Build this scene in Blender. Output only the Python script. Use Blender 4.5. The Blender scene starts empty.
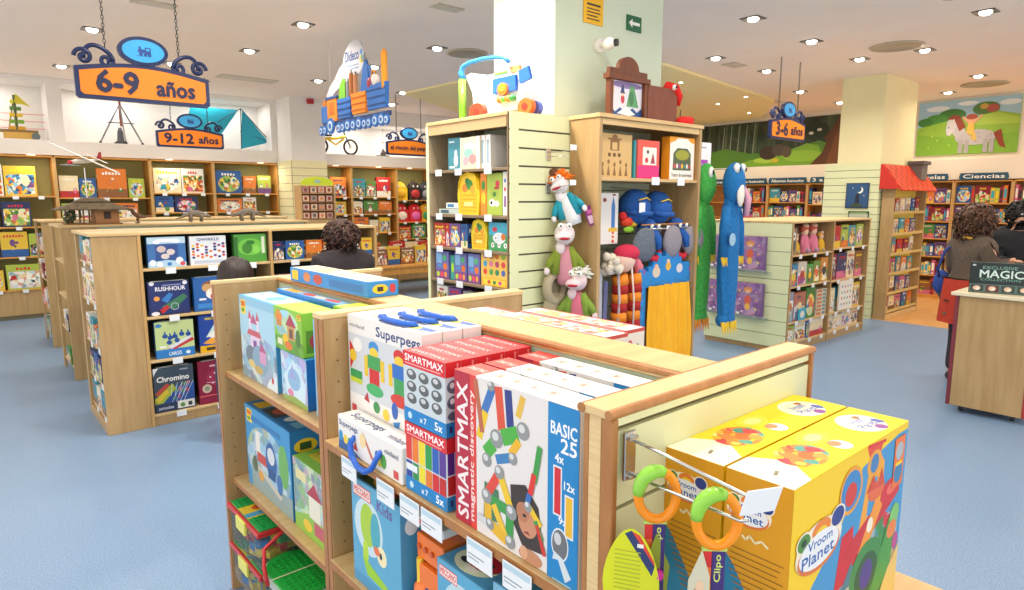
import bpy, bmesh, math, random
from mathutils import Vector, Matrix, noise
PI = math.pi
SC = bpy.context.scene
COL = SC.collection
V3 = Vector

# ------------------------------------------------------------------ materials
_mats = {}
def lin(h):
    h = h.lstrip('#')
    o = []
    for i in (0, 2, 4):
        c = int(h[i:i+2], 16) / 255
        o.append(c / 12.92 if c <= .04045 else ((c + .055) / 1.055) ** 2.4)
    return (o[0], o[1], o[2], 1)
def mat(h, rough=.5, metal=0, emit=0, trans=0, kind='plain', h2=None, scale=20, stretch=(1, 1, 1), bump=0):
    key = (h, rough, metal, emit, trans, kind, h2, scale, stretch, bump)
    if key in _mats: return _mats[key]
    m = bpy.data.materials.new('%s_%s' % (kind, h.strip('#')))
    m.use_nodes = True
    nt = m.node_tree; b = nt.nodes['Principled BSDF']
    b.inputs['Base Color'].default_value = lin(h)
    b.inputs['Roughness'].default_value = rough
    b.inputs['Metallic'].default_value = metal
    if trans: b.inputs['Transmission Weight'].default_value = trans; b.inputs['IOR'].default_value = 1.08
    if emit:
        b.inputs['Emission Color'].default_value = lin(h); b.inputs['Emission Strength'].default_value = emit
    if kind != 'plain':
        tc = nt.nodes.new('ShaderNodeTexCoord'); mp = nt.nodes.new('ShaderNodeMapping')
        mp.inputs['Scale'].default_value = stretch
        nz = nt.nodes.new('ShaderNodeTexNoise'); nz.inputs['Scale'].default_value = scale; nz.inputs['Detail'].default_value = 5
        rp = nt.nodes.new('ShaderNodeValToRGB')
        rp.color_ramp.elements[0].position = .35; rp.color_ramp.elements[1].position = .65
        rp.color_ramp.elements[0].color = lin(h); rp.color_ramp.elements[1].color = lin(h2 or h)
        L = nt.links.new
        L(tc.outputs['Object'], mp.inputs['Vector']); L(mp.outputs['Vector'], nz.inputs['Vector'])
        L(nz.outputs['Fac'], rp.inputs['Fac']); L(rp.outputs['Color'], b.inputs['Base Color'])
        if bump:
            bp = nt.nodes.new('ShaderNodeBump'); bp.inputs['Strength'].default_value = bump; bp.inputs['Distance'].default_value = .004
            L(nz.outputs['Fac'], bp.inputs['Height']); L(bp.outputs['Normal'], b.inputs['Normal'])
    _mats[key] = m
    return m
def C(h, r=.45): return prt(h) if h[0] == 'P' else mat(h, r)
def prt(h):
    """busy printed picture: 'P<scale>:hex,hex,...' - warped cells of the palette's colours"""
    if h in _mats: return _mats[h]
    sc, pal = h[1:].split(':'); pal = pal.split(',')
    m = bpy.data.materials.new('print_%d' % len(_mats)); m.use_nodes = True
    nt = m.node_tree; b = nt.nodes['Principled BSDF']; b.inputs['Roughness'].default_value = .4; L = nt.links.new
    tc = nt.nodes.new('ShaderNodeTexCoord'); nz = nt.nodes.new('ShaderNodeTexNoise'); nz.inputs['Scale'].default_value = float(sc)*.9; nz.inputs['Detail'].default_value = 3
    mx = nt.nodes.new('ShaderNodeVectorMath'); mx.operation = 'MULTIPLY_ADD'; mx.inputs[1].default_value = (1.3/float(sc),)*3
    vo = nt.nodes.new('ShaderNodeTexVoronoi'); vo.inputs['Scale'].default_value = float(sc)
    L(tc.outputs['Object'], nz.inputs['Vector']); L(nz.outputs['Color'], mx.inputs[0]); L(tc.outputs['Object'], mx.inputs[2]); L(mx.outputs[0], vo.inputs['Vector'])
    sp = nt.nodes.new('ShaderNodeSeparateColor'); L(vo.outputs['Color'], sp.inputs[0])
    rp = nt.nodes.new('ShaderNodeValToRGB'); rp.color_ramp.interpolation = 'CONSTANT'; n = len(pal)
    while len(rp.color_ramp.elements) < n: rp.color_ramp.elements.new(.5)
    for i, c in enumerate(pal): rp.color_ramp.elements[i].position = i/n
    for i, c in enumerate(pal): rp.color_ramp.elements[i].color = lin(c)
    L(sp.outputs[0], rp.inputs[0])
    mi = nt.nodes.new('ShaderNodeMix'); mi.data_type = 'RGBA'; mi.blend_type = 'SOFT_LIGHT'; mi.inputs[0].default_value = .7
    L(rp.outputs['Color'], mi.inputs[6]); L(nz.outputs['Color'], mi.inputs[7]); L(mi.outputs[2], b.inputs['Base Color'])
    _mats[h] = m; return m
WOOD = mat('#b9996a', .42, kind='wood', h2='#ac8b5b', scale=3, stretch=(9, 9, 1))
WOODH = mat('#d6b884', .42, kind='wood', h2='#caa872', scale=3, stretch=(1, 9, 9))
EDGE = mat('#b07a45', .4, kind='wood', h2='#a26c39', scale=5, stretch=(6, 6, 2))
PLY = mat('#e2c794', .4, kind='wood', h2='#d8ba85', scale=5, stretch=(2, 2, 30))
HONEY = mat('#d79c4c', .42, kind='wood', h2='#c8893c', scale=3, stretch=(9, 9, 1))
SLAT = mat('#dfe3b6', .4, kind='laminate', h2='#dadfb0', scale=3)
SLATG = mat('#c4d2b8', .45, kind='laminate', h2='#bfccb2', scale=3)
GROOVE = mat('#7a7258', .6)
DARKB = mat('#3e4a38', .6, kind='laminate', h2='#364132', scale=4)
STEEL = mat('#c9c9c6', .22, 1.0)
TAG = mat('#e9eef2', .35)
FLOOR = mat('#64809f', .36, kind='vinyl', h2='#86a2c2', scale=150, bump=.02)
FLOORW = mat('#d9a766', .4, kind='wood', h2='#cd9857', scale=4, stretch=(1, 9, 1))
CEIL = mat('#fdefe2', .8, kind='paint', h2='#fcecde', scale=2)
CEILY = mat('#fdf0b8', .8, kind='paint', h2='#fbecb0', scale=2)
WALL = mat('#e9e4de', .75, kind='paint', h2='#e5e0da', scale=2)
WALLC = mat('#efe3cf', .75, kind='paint', h2='#ebdfca', scale=2)
WALLG = mat('#cfdcc6', .7, kind='paint', h2='#cbd8c2', scale=2)
WALLY = mat('#ece3b2', .7, kind='paint', h2='#e8dfae', scale=2)

# ------------------------------------------------------------------ mesh builder
def xform(M, pts): return [M @ V3(p) for p in pts]
_txt = {}
def text_geo(s, off=0):
    key = (s, off)
    if key in _txt: return _txt[key]
    cu = bpy.data.curves.new('letters', 'FONT'); cu.body = s; cu.resolution_u = 2; cu.offset = off
    ob = bpy.data.objects.new('letters', cu)
    me = bpy.data.meshes.new_from_object(ob)
    vs = [v.co.copy() for v in me.vertices]; fs = [tuple(p.vertices) for p in me.polygons]
    bpy.data.objects.remove(ob); bpy.data.curves.remove(cu); bpy.data.meshes.remove(me)
    x0 = min(v.x for v in vs); x1 = max(v.x for v in vs); y0 = min(v.y for v in vs); y1 = max(v.y for v in vs)
    vs = [((v.x - x0) / (x1 - x0), (v.y - y0) / (y1 - y0)) for v in vs]
    _txt[key] = (vs, fs)
    return _txt[key]

class MB:
    def __init__(s): s.v = []; s.f = []; s.m = []; s.mats = []; s.sm = []
    def mi(s, m):
        if m not in s.mats: s.mats.append(m)
        return s.mats.index(m)
    def add(s, vs, fs, m, smooth=False):
        n = len(s.v); i = s.mi(m)
        s.v += [tuple(v) for v in vs]
        for f in fs: s.f.append(tuple(n + k for k in f)); s.m.append(i); s.sm.append(smooth)
        return s
    def box(s, x0, x1, y0, y1, z0, z1, m, M=None):
        c = min(.0022, (x1-x0)*.2, (y1-y0)*.2, (z1-z0)*.2)
        vs = []
        X = (x0, x1); Y = (y0, y1); Z = (z0, z1)
        idx = {}
        for a in (0, 1):
            for b in (0, 1):
                for d in (0, 1):
                    sx = c if a == 0 else -c; sy = c if b == 0 else -c; sz = c if d == 0 else -c
                    for k, p in enumerate(((X[a], Y[b]+sy, Z[d]+sz), (X[a]+sx, Y[b], Z[d]+sz), (X[a]+sx, Y[b]+sy, Z[d]))):
                        idx[(a, b, d, k)] = len(vs); vs.append(p)
        I = lambda a, b, d, k: idx[(a, b, d, k)]
        fs = []
        for a in (0, 1):
            q = [I(a,0,0,0), I(a,1,0,0), I(a,1,1,0), I(a,0,1,0)]; fs.append(q if a else q[::-1])
            q = [I(0,a,0,1), I(0,a,1,1), I(1,a,1,1), I(1,a,0,1)]; fs.append(q if a else q[::-1])
            q = [I(0,0,a,2), I(1,0,a,2), I(1,1,a,2), I(0,1,a,2)]; fs.append(q if a else q[::-1])
        for a in (0, 1):
            for b in (0, 1):
                fs.append([I(a,b,0,0), I(a,b,1,0), I(a,b,1,1), I(a,b,0,1)] if a != b else [I(a,b,0,1), I(a,b,1,1), I(a,b,1,0), I(a,b,0,0)])
                fs.append([I(a,0,b,0), I(a,1,b,0), I(a,1,b,2), I(a,0,b,2)] if a == b else [I(a,0,b,2), I(a,1,b,2), I(a,1,b,0), I(a,0,b,0)])
                fs.append([I(0,a,b,1), I(1,a,b,1), I(1,a,b,2), I(0,a,b,2)] if a != b else [I(0,a,b,2), I(1,a,b,2), I(1,a,b,1), I(0,a,b,1)])
                for d in (0, 1):
                    t = [I(a,b,d,0), I(a,b,d,1), I(a,b,d,2)]
                    fs.append(t if (a+b+d) % 2 == 1 else t[::-1])
        if M is not None: vs = xform(M, vs)
        return s.add(vs, fs, m)
    def lathe(s, prof, m, c=(0, 0, 0), n=20, M=None, smooth=True):
        vs = []; fs = []
        for r, z in prof:
            for i in range(n):
                a = 2*PI*i/n; vs.append((c[0]+r*math.cos(a), c[1]+r*math.sin(a), c[2]+z))
        for j in range(len(prof)-1):
            for i in range(n):
                k = (i+1) % n; fs.append((j*n+i, j*n+k, (j+1)*n+k, (j+1)*n+i))
        fs.append(tuple(range(n))[::-1]); fs.append(tuple((len(prof)-1)*n+i for i in range(n)))
        if M is not None: vs = xform(M, vs)
        return s.add(vs, fs, m, smooth)
    def cyl(s, p0, p1, r, m, r1=None, n=14):
        p0 = V3(p0); p1 = V3(p1); d = p1-p0; q = d.to_track_quat('Z', 'Y').to_matrix().to_4x4()
        return s.lathe([(r, 0), (r if r1 is None else r1, d.length)], m, n=n, M=Matrix.Translation(p0) @ q, smooth=False)
    def ell(s, c, r, m, n=14, M=None, bump=0, seed=0):
        if not hasattr(r, '__len__'): r = (r, r, r)
        prof = []; h = max(6, n//2); vs = []; fs = []
        for j in range(h+1):
            t = PI*j/h
            for i in range(n):
                a = 2*PI*i/n; d = V3((math.sin(t)*math.cos(a), math.sin(t)*math.sin(a), -math.cos(t)))
                k = 1 + (bump*noise.noise(d*3.1+V3((seed, seed*.7, 0))) if bump else 0)
                vs.append((c[0]+r[0]*d.x*k, c[1]+r[1]*d.y*k, c[2]+r[2]*d.z*k))
        for j in range(h):
            for i in range(n):
                k = (i+1) % n; fs.append((j*n+i, j*n+k, (j+1)*n+k, (j+1)*n+i))
        if M is not None: vs = xform(M, vs)
        return s.add(vs, fs, m, True)
    def tube(s, pts, r, m, n=8, closed=False):
        pts = [V3(p) for p in pts]; N = len(pts); vs = []; fs = []
        up = None
        for i, p in enumerate(pts):
            if closed: t = pts[(i+1) % N]-pts[i-1]
            else: t = pts[min(i+1, N-1)]-pts[max(i-1, 0)]
            t.normalize()
            if up is None:
                up = t.orthogonal().normalized()
            up = (up - t*up.dot(t)).normalized(); w = t.cross(up)
            rr = r[i] if hasattr(r, '__len__') else r
            for k in range(n):
                a = 2*PI*k/n; vs.append(p + up*math.cos(a)*rr + w*math.sin(a)*rr)
        for i in range(N if closed else N-1):
            j = (i+1) % N
            for k in range(n):
                l = (k+1) % n; fs.append((i*n+k, i*n+l, j*n+l, j*n+k))
        if not closed: fs.append(tuple(range(n))[::-1]); fs.append(tuple((N-1)*n+k for k in range(n)))
        return s.add(vs, fs, m, True)
    def prism(s, outline, O, U, V, t, m, back=None):
        """outline (2D) in the plane O,U,V extruded by t against the normal U x V"""
        O = V3(O); U = V3(U); V = V3(V); N = U.cross(V).normalized(); n = len(outline)
        ar = sum(outline[i][0]*outline[(i+1) % n][1]-outline[(i+1) % n][0]*outline[i][1] for i in range(n))
        if ar < 0: outline = outline[::-1]
        A = [O+U*x+V*y for x, y in outline]; B = [p-N*t for p in A]
        fs = [tuple(range(n)), tuple(range(2*n-1, n-1, -1))]
        for i in range(n):
            j = (i+1) % n; fs.append((i, n+i, n+j, j))
        return s.add(A+B, fs, m)
    def sheet(s, fn, nu, nv, m, smooth=True):
        vs = [fn(i/nu, j/nv) for j in range(nv+1) for i in range(nu+1)]
        fs = [(j*(nu+1)+i, j*(nu+1)+i+1, (j+1)*(nu+1)+i+1, (j+1)*(nu+1)+i) for j in range(nv) for i in range(nu)]
        return s.add(vs, fs, m, smooth)
    def art(s, O, U, V, w, h, items, eps=.00004):
        O = V3(O); U = V3(U).normalized(); V = V3(V).normalized(); N = U.cross(V)
        P = lambda x, y, k: O + U*(x*w) + V*(y*h) + N*(eps*(k+1)+.0001)
        def clip(pts):
            for ax, lim, sg in ((0, .001, 1), (0, .999, -1), (1, .001, 1), (1, .999, -1)):
                out = []
                for i in range(len(pts)):
                    a = pts[i-1]; c = pts[i]; ia = (a[ax]-lim)*sg >= 0; ic = (c[ax]-lim)*sg >= 0
                    if ia != ic:
                        t_ = (lim-a[ax])/(c[ax]-a[ax]); out.append((a[0]+(c[0]-a[0])*t_, a[1]+(c[1]-a[1])*t_))
                    if ic: out.append(c)
                pts = out
                if len(pts) < 3: return []
            return pts
        def poly(pts, k, c):
            pts = clip(pts)
            if pts: s.add([P(x, y, k) for x, y in pts], [tuple(range(len(pts)))], C(c))
        for k, it in enumerate(items):
            t = it[0]
            if t == 'r':
                _, x0, y0, x1, y1, c = it
                poly([(x0, y0), (x1, y0), (x1, y1), (x0, y1)], k, c)
            elif t == 'e':
                _, cx, cy, rx, ry, c = it
                poly([(cx+rx*math.cos(a*PI/11), cy+ry*math.sin(a*PI/11)) for a in range(22)], k, c)
            elif t == 'o':
                _, cx, cy, rx, ry, th, c = it; n = 22
                vs = [P(cx+rx*math.cos(a*2*PI/n), cy+ry*math.sin(a*2*PI/n), k) for a in range(n)]
                vs += [P(cx+rx*(1-th)*math.cos(a*2*PI/n), cy+ry*(1-th)*math.sin(a*2*PI/n), k) for a in range(n)]
                s.add(vs, [(a, (a+1) % n, n+(a+1) % n, n+a) for a in range(n)], C(c))
            elif t == 'p':
                _, pts, c = it
                ar = sum(pts[i][0]*pts[(i+1) % len(pts)][1]-pts[(i+1) % len(pts)][0]*pts[i][1] for i in range(len(pts)))
                if ar < 0: pts = pts[::-1]
                poly(pts, k, c)
            elif t == 'l':
                _, pts, wd, c = it
                for (xa, ya), (xb, yb) in zip(pts[:-1], pts[1:]):
                    dx = (xb-xa)*w; dy = (yb-ya)*h; l = math.hypot(dx, dy) or 1
                    ox = -dy/l*wd/2; oy = dx/l*wd/2
                    poly([(xa-ox/w, ya-oy/h), (xb-ox/w, yb-oy/h), (xb+ox/w, yb+oy/h), (xa+ox/w, ya+oy/h)], k, c)
            elif t == 't':
                _, txt, x0, y0, x1, y1, c = it[:7]; rot = it[7] if len(it) > 7 else 0
                vs, fs = text_geo(txt)
                if rot == 90: q = [(x0+(x1-x0)*(1-b), y0+(y1-y0)*a) for a, b in vs]
                elif rot: # slanted line: y climbs by rot over the width
                    q = [(x0+(x1-x0)*a, y0+(y1-y0)*b+rot*a) for a, b in vs]
                else: q = [(x0+(x1-x0)*a, y0+(y1-y0)*b) for a, b in vs]
                dw = .022*((x1-x0)*w if rot == 90 else (y1-y0)*h)       # heavier strokes: the outline laid down four times, a hair apart
                for sx, sy in ((-1, -1), (1, -1), (-1, 1), (1, 1)):
                    s.add([P(x+sx*dw/w, y+sy*dw/h, k+.2*(sx+2*sy+3)/6) for x, y in q], fs, C(c))
        return s
    def build(s, name, parent=None, world=False):
        me = bpy.data.meshes.new(name)
        vs = s.v
        ob = bpy.data.objects.new(name, me); COL.objects.link(ob)
        if parent is not None:
            ob.parent = parent; RM[ob.name] = RM[parent.name]
            if world:
                I = RM[parent.name].inverted(); vs = [I @ V3(v) for v in vs]
        elif world:
            xs = [v[0] for v in vs]; ys = [v[1] for v in vs]; zs = [v[2] for v in vs]
            o = V3(((min(xs)+max(xs))/2, (min(ys)+max(ys))/2, min(zs)))
            ob.location = o; vs = [V3(v)-o for v in vs]; RM[ob.name] = Matrix.Translation(o)
        else: RM[ob.name] = Matrix.Identity(4)
        me.from_pydata([tuple(v) for v in vs], [], s.f)
        for m in s.mats: me.materials.append(m)
        me.polygons.foreach_set('material_index', s.m)
        me.polygons.foreach_set('use_smooth', s.sm)
        me.update()
        return ob
RM = {}
def tag(o, label, cat, group=None):
    o['label'] = label; o['category'] = cat
    if group: o['group'] = group
    return o
def thing(name, label, cat, loc=(0, 0, 0), rz=0, group=None):
    o = bpy.data.objects.new(name, None); COL.objects.link(o); o.empty_display_size = .1
    o.location = loc; o.rotation_euler = (0, 0, rz)
    RM[o.name] = Matrix.Translation(V3(loc)) @ Matrix.Rotation(rz, 4, 'Z')
    return tag(o, label, cat, group)
def struct(name, mb):
    o = mb.build(name, None, True); o['kind'] = 'structure'; return o
def kids(o): return [c for c in bpy.data.objects if c.parent == o]
def copy_tree(o, loc, rz, label, ks, group=None):
    r = o.copy(); COL.objects.link(r); r.location = loc; r.rotation_euler = (0, 0, rz); r['label'] = label
    if group: r['group'] = group
    RM[r.name] = Matrix.Translation(V3(loc)) @ Matrix.Rotation(rz, 4, 'Z')
    for ch, subs in ks:
        c = ch.copy(); COL.objects.link(c); c.parent = r
        for g in subs:
            d = g.copy(); COL.objects.link(d); d.parent = c
    return r
def tree_of(o): return [(c, kids(c)) for c in kids(o)]
ORD = ['first', 'second', 'third', 'fourth', 'fifth', 'sixth', 'seventh', 'eighth', 'ninth', 'tenth', 'eleventh', 'twelfth', 'thirteenth', 'fourteenth', 'fifteenth', 'sixteenth']

# ------------------------------------------------------------------ printed covers
PAL = dict(red='#b82c2a', blue='#2a5a9a', yellow='#dfba3a', green='#4c8a40', orange='#d9782c', pink='#cf6a8c', white='#e2e0d8', purple='#6f4a86',
           turquoise='#3a94a8', brown='#8a5a34', black='#24262c', cream='#ead9b0', grey='#8f9499', navy='#23305e', maroon='#8c1f38', lime='#a8bc48')
PRINTS = ['P9:#e8dcc0,#c9b08a,#5f8a4a,#a8442e,#e0a43a,#3a5a7a', 'P8:#a9cfe6,#e6eef2,#3f7fb4,#c9d8a0,#d8605a,#f0d070', 'P10:#f0dc8a,#e6a83a,#c9502a,#f4ecc8,#5a8a3a,#8a4a2a', 'P8:#8fb85a,#d8e6b0,#3f7a34,#e8c84a,#c96a3a,#e8e4d0',
          'P9:#e6b9c4,#c04a7a,#f2e2e0,#8a5aa0,#f0c84a,#6aa0c8', 'P9:#31415e,#6a7f9e,#c9d2da,#b0483a,#d8b04a,#20283a', 'P8:#d8d0c0,#8f8a80,#f0ece0,#6a5a4a,#b8543a,#3f6a7a', 'P9:#3a86b4,#8fc8dc,#e8e4d0,#e07a2a,#2a4a7a,#f0c83a', 'P8:#e8e6de,#c9d6dc,#e8d0a8,#8aa8b4,#d8a08a,#f4f0e6']
def cover(rng, color, style=0):
    cs = [PAL[k] for k in ('red', 'blue', 'yellow', 'green', 'orange', 'pink', 'white', 'turquoise', 'purple', 'cream', 'brown') if k != color]
    it = []
    light = rng.choice(PRINTS)
    if style == 0:
        it.append(('r', .06, .06, .94, .72, light))
    elif style == 1:
        it.append(('p', [(.04, .04), (.96, .04), (.96, .45), (.5, .66), (.04, .5)], light))
    elif style == 2:
        it.append(('e', .5, .42, .42, .36, light))
    elif style == 3:
        it.append(('r', 0, 0, 1, .3, rng.choice(cs)))
    for k in range(rng.randint(3, 5)):
        c = rng.choice(cs); x = rng.uniform(.16, .84); y = rng.uniform(.16, .6); r = rng.uniform(.05, .14)
        q = rng.random()
        if q < .5: it.append(('e', x, y, r, r*rng.uniform(.6, 1.4), c))
        elif q < .8:
            it.append(('p', [(x-r, y-r*.8), (x+r, y-r*.6), (x+r*.4, y+r), (x-r*.6, y+r*.7)], c))
        else: it.append(('l', [(x-r, y-r), (x, y+r*.5), (x+r, y-r*.4)], .012, c))
        if k % 3 == 0: it.append(('e', x, y+r*.5, r*.4, r*.4, rng.choice(['#f3d9b8', '#ffffff', '#2b2b33'])))
    tcol = rng.choice([c for c in ('#f5f3ea', '#f4d21f', '#23305e', '#cf2a2a') if c != PAL[color]])
    n = rng.randint(4, 7); x = .5-n*.055
    for k in range(n):                      # a headline too small to read: a row of stubby bars
        hgt = rng.uniform(.07, .1); it.append(('r', x+k*.11, .79, x+k*.11+.075, .79+hgt, tcol))
    return it
_pm = {}
def product_mesh(kind, color, k):
    key = (kind, color, k)
    if key in _pm: return _pm[key]
    rng = random.Random(hash_(kind)*31+hash_(color)*7+k)
    mb = MB(); base = C(PAL[color])
    if kind == 'box':
        mb.box(-.5, .5, -.5, .5, 0, 1, base)
        mb.art((-.5, -.5, 0), (1, 0, 0), (0, 0, 1), 1, 1, cover(rng, color, k % 4), .003)
        c2 = rng.choice(list(PAL.values()))
        for O, U in (((-.5, .5, 0), (0, -1, 0)), ((.5, -.5, 0), (0, 1, 0))):
            mb.art(O, U, (0, 0, 1), 1, 1, [('r', .1, .2, .9, .5, c2), ('r', .2, .65, .8, .8, '#f2efe4')], .003)
        mb.art((-.5, -.5, 1), (1, 0, 0), (0, 1, 0), 1, 1, [('r', .1, .3, .6, .6, '#f2efe4'), ('e', .78, .5, .1, .2, c2)], .003)
    elif kind == 'book':                     # spine towards -y
        mb.box(-.5, -.4, -.5, .5, 0, 1, base); mb.box(.4, .5, -.5, .5, 0, 1, base); mb.box(-.42, .42, -.5, -.42, 0, 1, base)
        mb.box(-.4, .4, -.42, .47, .02, .98, C('#efe9da', .8))
        c2 = rng.choice(['#f2efe4', '#f0cc2a', '#2b2b33', '#cf2a2a', '#36a3b8'])
        mb.art((-.5, -.5, 0), (1, 0, 0), (0, 0, 1), 1, 1, [('r', .15, .3, .85, .8, c2), ('r', .2, .08, .8, .16, c2)], .003)
    elif kind == 'face':                     # a picture book shown cover first
        mb.box(-.5, .5, -.5, -.36, 0, 1, base); mb.box(-.5, .5, .36, .5, 0, 1, base); mb.box(-.5, -.44, -.4, .4, 0, 1, base)
        mb.box(-.45, .47, -.37, .37, .02, .98, C('#efe9da', .8))
        mb.art((-.5, -.5, 0), (1, 0, 0), (0, 0, 1), 1, 1, cover(rng, color, k % 4), .02)
    _pm[key] = mb
    o = mb.build('x'); me = o.data; bpy.data.objects.remove(o)
    _pm[key] = me
    return me
def hash_(s): return sum((i+3)*ord(c) for i, c in enumerate(s))
def put(kind, name, color, k, M, x, y, z, w, d, h, label, cat, group, rz=0, tilt=0):
    """one product, local spot x,y,z on a unit whose matrix is M"""
    o = bpy.data.objects.new(name, product_mesh(kind, color, k)); COL.objects.link(o)
    p = M @ V3((x, y, z)); base = M.to_euler().z
    o.location = p; o.rotation_euler = (tilt, 0, base+rz); o.scale = (w, d, h)
    RM[o.name] = Matrix.Translation(p)
    return tag(o, label, cat, group)
BOXC = ['red', 'blue', 'yellow', 'green', 'orange', 'pink', 'white', 'purple', 'turquoise', 'lime', 'cream', 'navy']
CNT = {}
def fill(M, x0, x1, z, hmax, where, rng, wr=(.16, .3), dr=(.06, .12), colors=BOXC, kind='box', name='boxed_game', noun='boxed game', cat='game box',
         group=None, y=.02, gap=.015, hr=(.7, .92), keep=1.0):
    """fill a shelf from its left end; every product is an object of its own. where: words naming the shelf"""
    x = x0+.01; i = 0; last = None
    while True:
        w = rng.uniform(*wr)
        if x+w > x1-.004: break
        c = rng.choice([q for q in colors if q != last] or colors); last = c
        h = hmax*rng.uniform(*hr); d = rng.uniform(*dr)
        if kind == 'box': h = min(h, w*1.35)
        if rng.random() <= keep:
            put(kind, name, c, rng.randint(0, 3), M, x+w/2, y+d/2, z+.0015, w, d, h, '%s %s, %s from left, %s' % (c, noun, ORD[min(i, 15)], where), cat, group or noun+'s, '+where)
            i += 1
        x += w+gap*rng.uniform(.6, 1.6)

# ------------------------------------------------------------------ shelving
def slats(mb, O, U, w, z0, z1, t, m, pitch=.103, groove=GROOVE, gap=.007):
    """slat wall: boards with open grooves between them on a dark core; O,U on the ground, normal U x Z"""
    O = V3(O); U = V3(U); N = U.cross(V3((0, 0, 1)))
    def b(za, zb, d0, d1, mm):
        pts = [(0, za), (w, za), (w, zb), (0, zb)]
        mb.prism(pts, O-N*d0, U, V3((0, 0, 1)), d1-d0, mm)
    b(z0, z1, t*.45, t, groove)
    z = z1
    while z > z0+.005:
        za = max(z0, z-pitch+gap); b(za, z, 0, t*.46, m); z -= pitch
def tags(mb, x, y, z, n=None):
    mb.box(x-.035, x+.035, y-.004, y-.001, z-.042, z+.004, TAG)
def shelf_unit(name, label, loc, rz, bays, depth, height, levels, side=WOOD, shelf=WOODH, back=SLATG, top=True, plinth=.08, t=.022, cat='shelving',
               side_h=None, shelf_depth=None, ends=(True, True), topmat=None, tagx=None, back_panel=True, overhang=.012):
    """local: front faces -y at y=0, width along +x. bays: list of x of panel centres. levels: per bay list of shelf top heights"""
    u = thing(name, label, cat, loc, rz)
    W = bays[-1]; sd = shelf_depth or depth
    for i, x in enumerate(bays):
        if (i == 0 and not ends[0]) or (i == len(bays)-1 and not ends[1]): continue
        p = MB(); p.box(x-t/2, x+t/2, 0, depth, 0, height-(.022 if top else 0), side)
        p.box(x-t/2-.0006, x+t/2+.0006, -.004, .002, 0, height-(.022 if top else 0), mat('#c09a62', .4))
        p.build('side_panel', u)
    if back_panel:
        p = MB(); p.box(bays[0]+t/2, W-t/2, depth-.015, depth, 0, height-.023, back); p.build('back_panel', u)
    if top:
        p = MB(); p.box(bays[0]-t/2-overhang, W+t/2+overhang, -overhang, depth+overhang, height-.022, height, topmat or shelf); p.build('top_board', u)
    for b in range(len(bays)-1):
        xa, xb = bays[b]+t/2, bays[b+1]-t/2
        for z in levels[b]:
            p = MB(); p.box(xa, xb, .004, sd-.016, z-.02, z, shelf); s = p.build('shelf', u)
            if tagx:
                for fx in tagx:
                    q = MB(); tags(q, xa+(xb-xa)*fx, .004, z-.004); q.build('price_tag', s)
        if plinth:
            p = MB(); p.box(xa, xb, .01, .03, 0, min(levels[b])-.021, side); p.build('plinth', u)
    return u
def gbox(name, label, cat, loc, rz, w, d, h, base, faces, group=None, side=None):
    """a printed carton with its own art; origin at the bottom centre, front to -y"""
    mb = MB(); mb.box(-w/2, w/2, -d/2, d/2, 0, h, C(base))
    fr = {'F': ((-w/2, -d/2, 0), (1, 0, 0), (0, 0, 1), w, h), 'L': ((-w/2, d/2, 0), (0, -1, 0), (0, 0, 1), d, h),
          'R': ((w/2, -d/2, 0), (0, 1, 0), (0, 0, 1), d, h), 'T': ((-w/2, -d/2, h), (1, 0, 0), (0, 1, 0), w, d), 'B': ((w/2, d/2, 0), (-1, 0, 0), (0, 0, 1), w, h)}
    for k, items in faces.items(): mb.art(*fr[k], items)
    o = mb.build(name); o.location = loc; o.rotation_euler = (0, 0, rz)
    RM[o.name] = Matrix.Translation(V3(loc)) @ Matrix.Rotation(rz, 4, 'Z')
    return tag(o, label, cat, group)
# ================================================================== camera, light
cam = bpy.data.cameras.new('camera'); co = bpy.data.objects.new('camera', cam); COL.objects.link(co)
cam.sensor_width = 36; cam.lens = 36*650/1024; cam.clip_start = .05; cam.clip_end = 100
yaw = math.radians(49.2); pit = math.radians(8.4)
co.location = (0, 0, 1.7)
co.rotation_euler = (PI/2-pit, 0, yaw-PI/2)
SC.camera = co
w = bpy.data.worlds.new('world'); SC.world = w; w.use_nodes = True
w.node_tree.nodes['Background'].inputs[0].default_value = (1, .955, .91, 1)
w.node_tree.nodes['Background'].inputs[1].default_value = 1.6
SC.view_settings.view_transform = 'Standard'; SC.view_settings.look = 'None'
SC.view_settings.exposure = EXPO = 0.15; SC.view_settings.gamma = 1; SC.view_settings.use_curve_mapping = False
SC.cycles.use_denoising = True
SC.cycles.max_bounces = 8; SC.cycles.diffuse_bounces = 4; SC.cycles.sample_clamp_indirect = 6
CZ = 3.4

# ================================================================== shell
m = MB(); m.box(-3, 9.9, -3, 12.1, -.1, 0, FLOOR); struct('floor', m)
m = MB(); m.box(9.9, 13.2, -3, 12.1, -.1, 0, FLOORW)
for k in range(24):
    y = -1+k*.2; m.box(9.9, 13.2, y, y+.004, -.002, .0006, C('#b98a4c'))
struct('floor_wood', m)
m = MB(); m.box(-3, 13.2, -3, 12.1, CZ, CZ+.1, CEIL); struct('ceiling', m)
m = MB()
pl = [(5.75, 9.35), (5.8, 7.73), (7.02, 5.2), (11.0, 5.8), (13.1, 7.2), (13.1, 10.3), (9, 11.4)]
m.prism(pl, (0, 0, CZ-.03), (1, 0, 0), (0, 1, 0), -.029, CEILY); struct('ceiling_panel', m)
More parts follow.
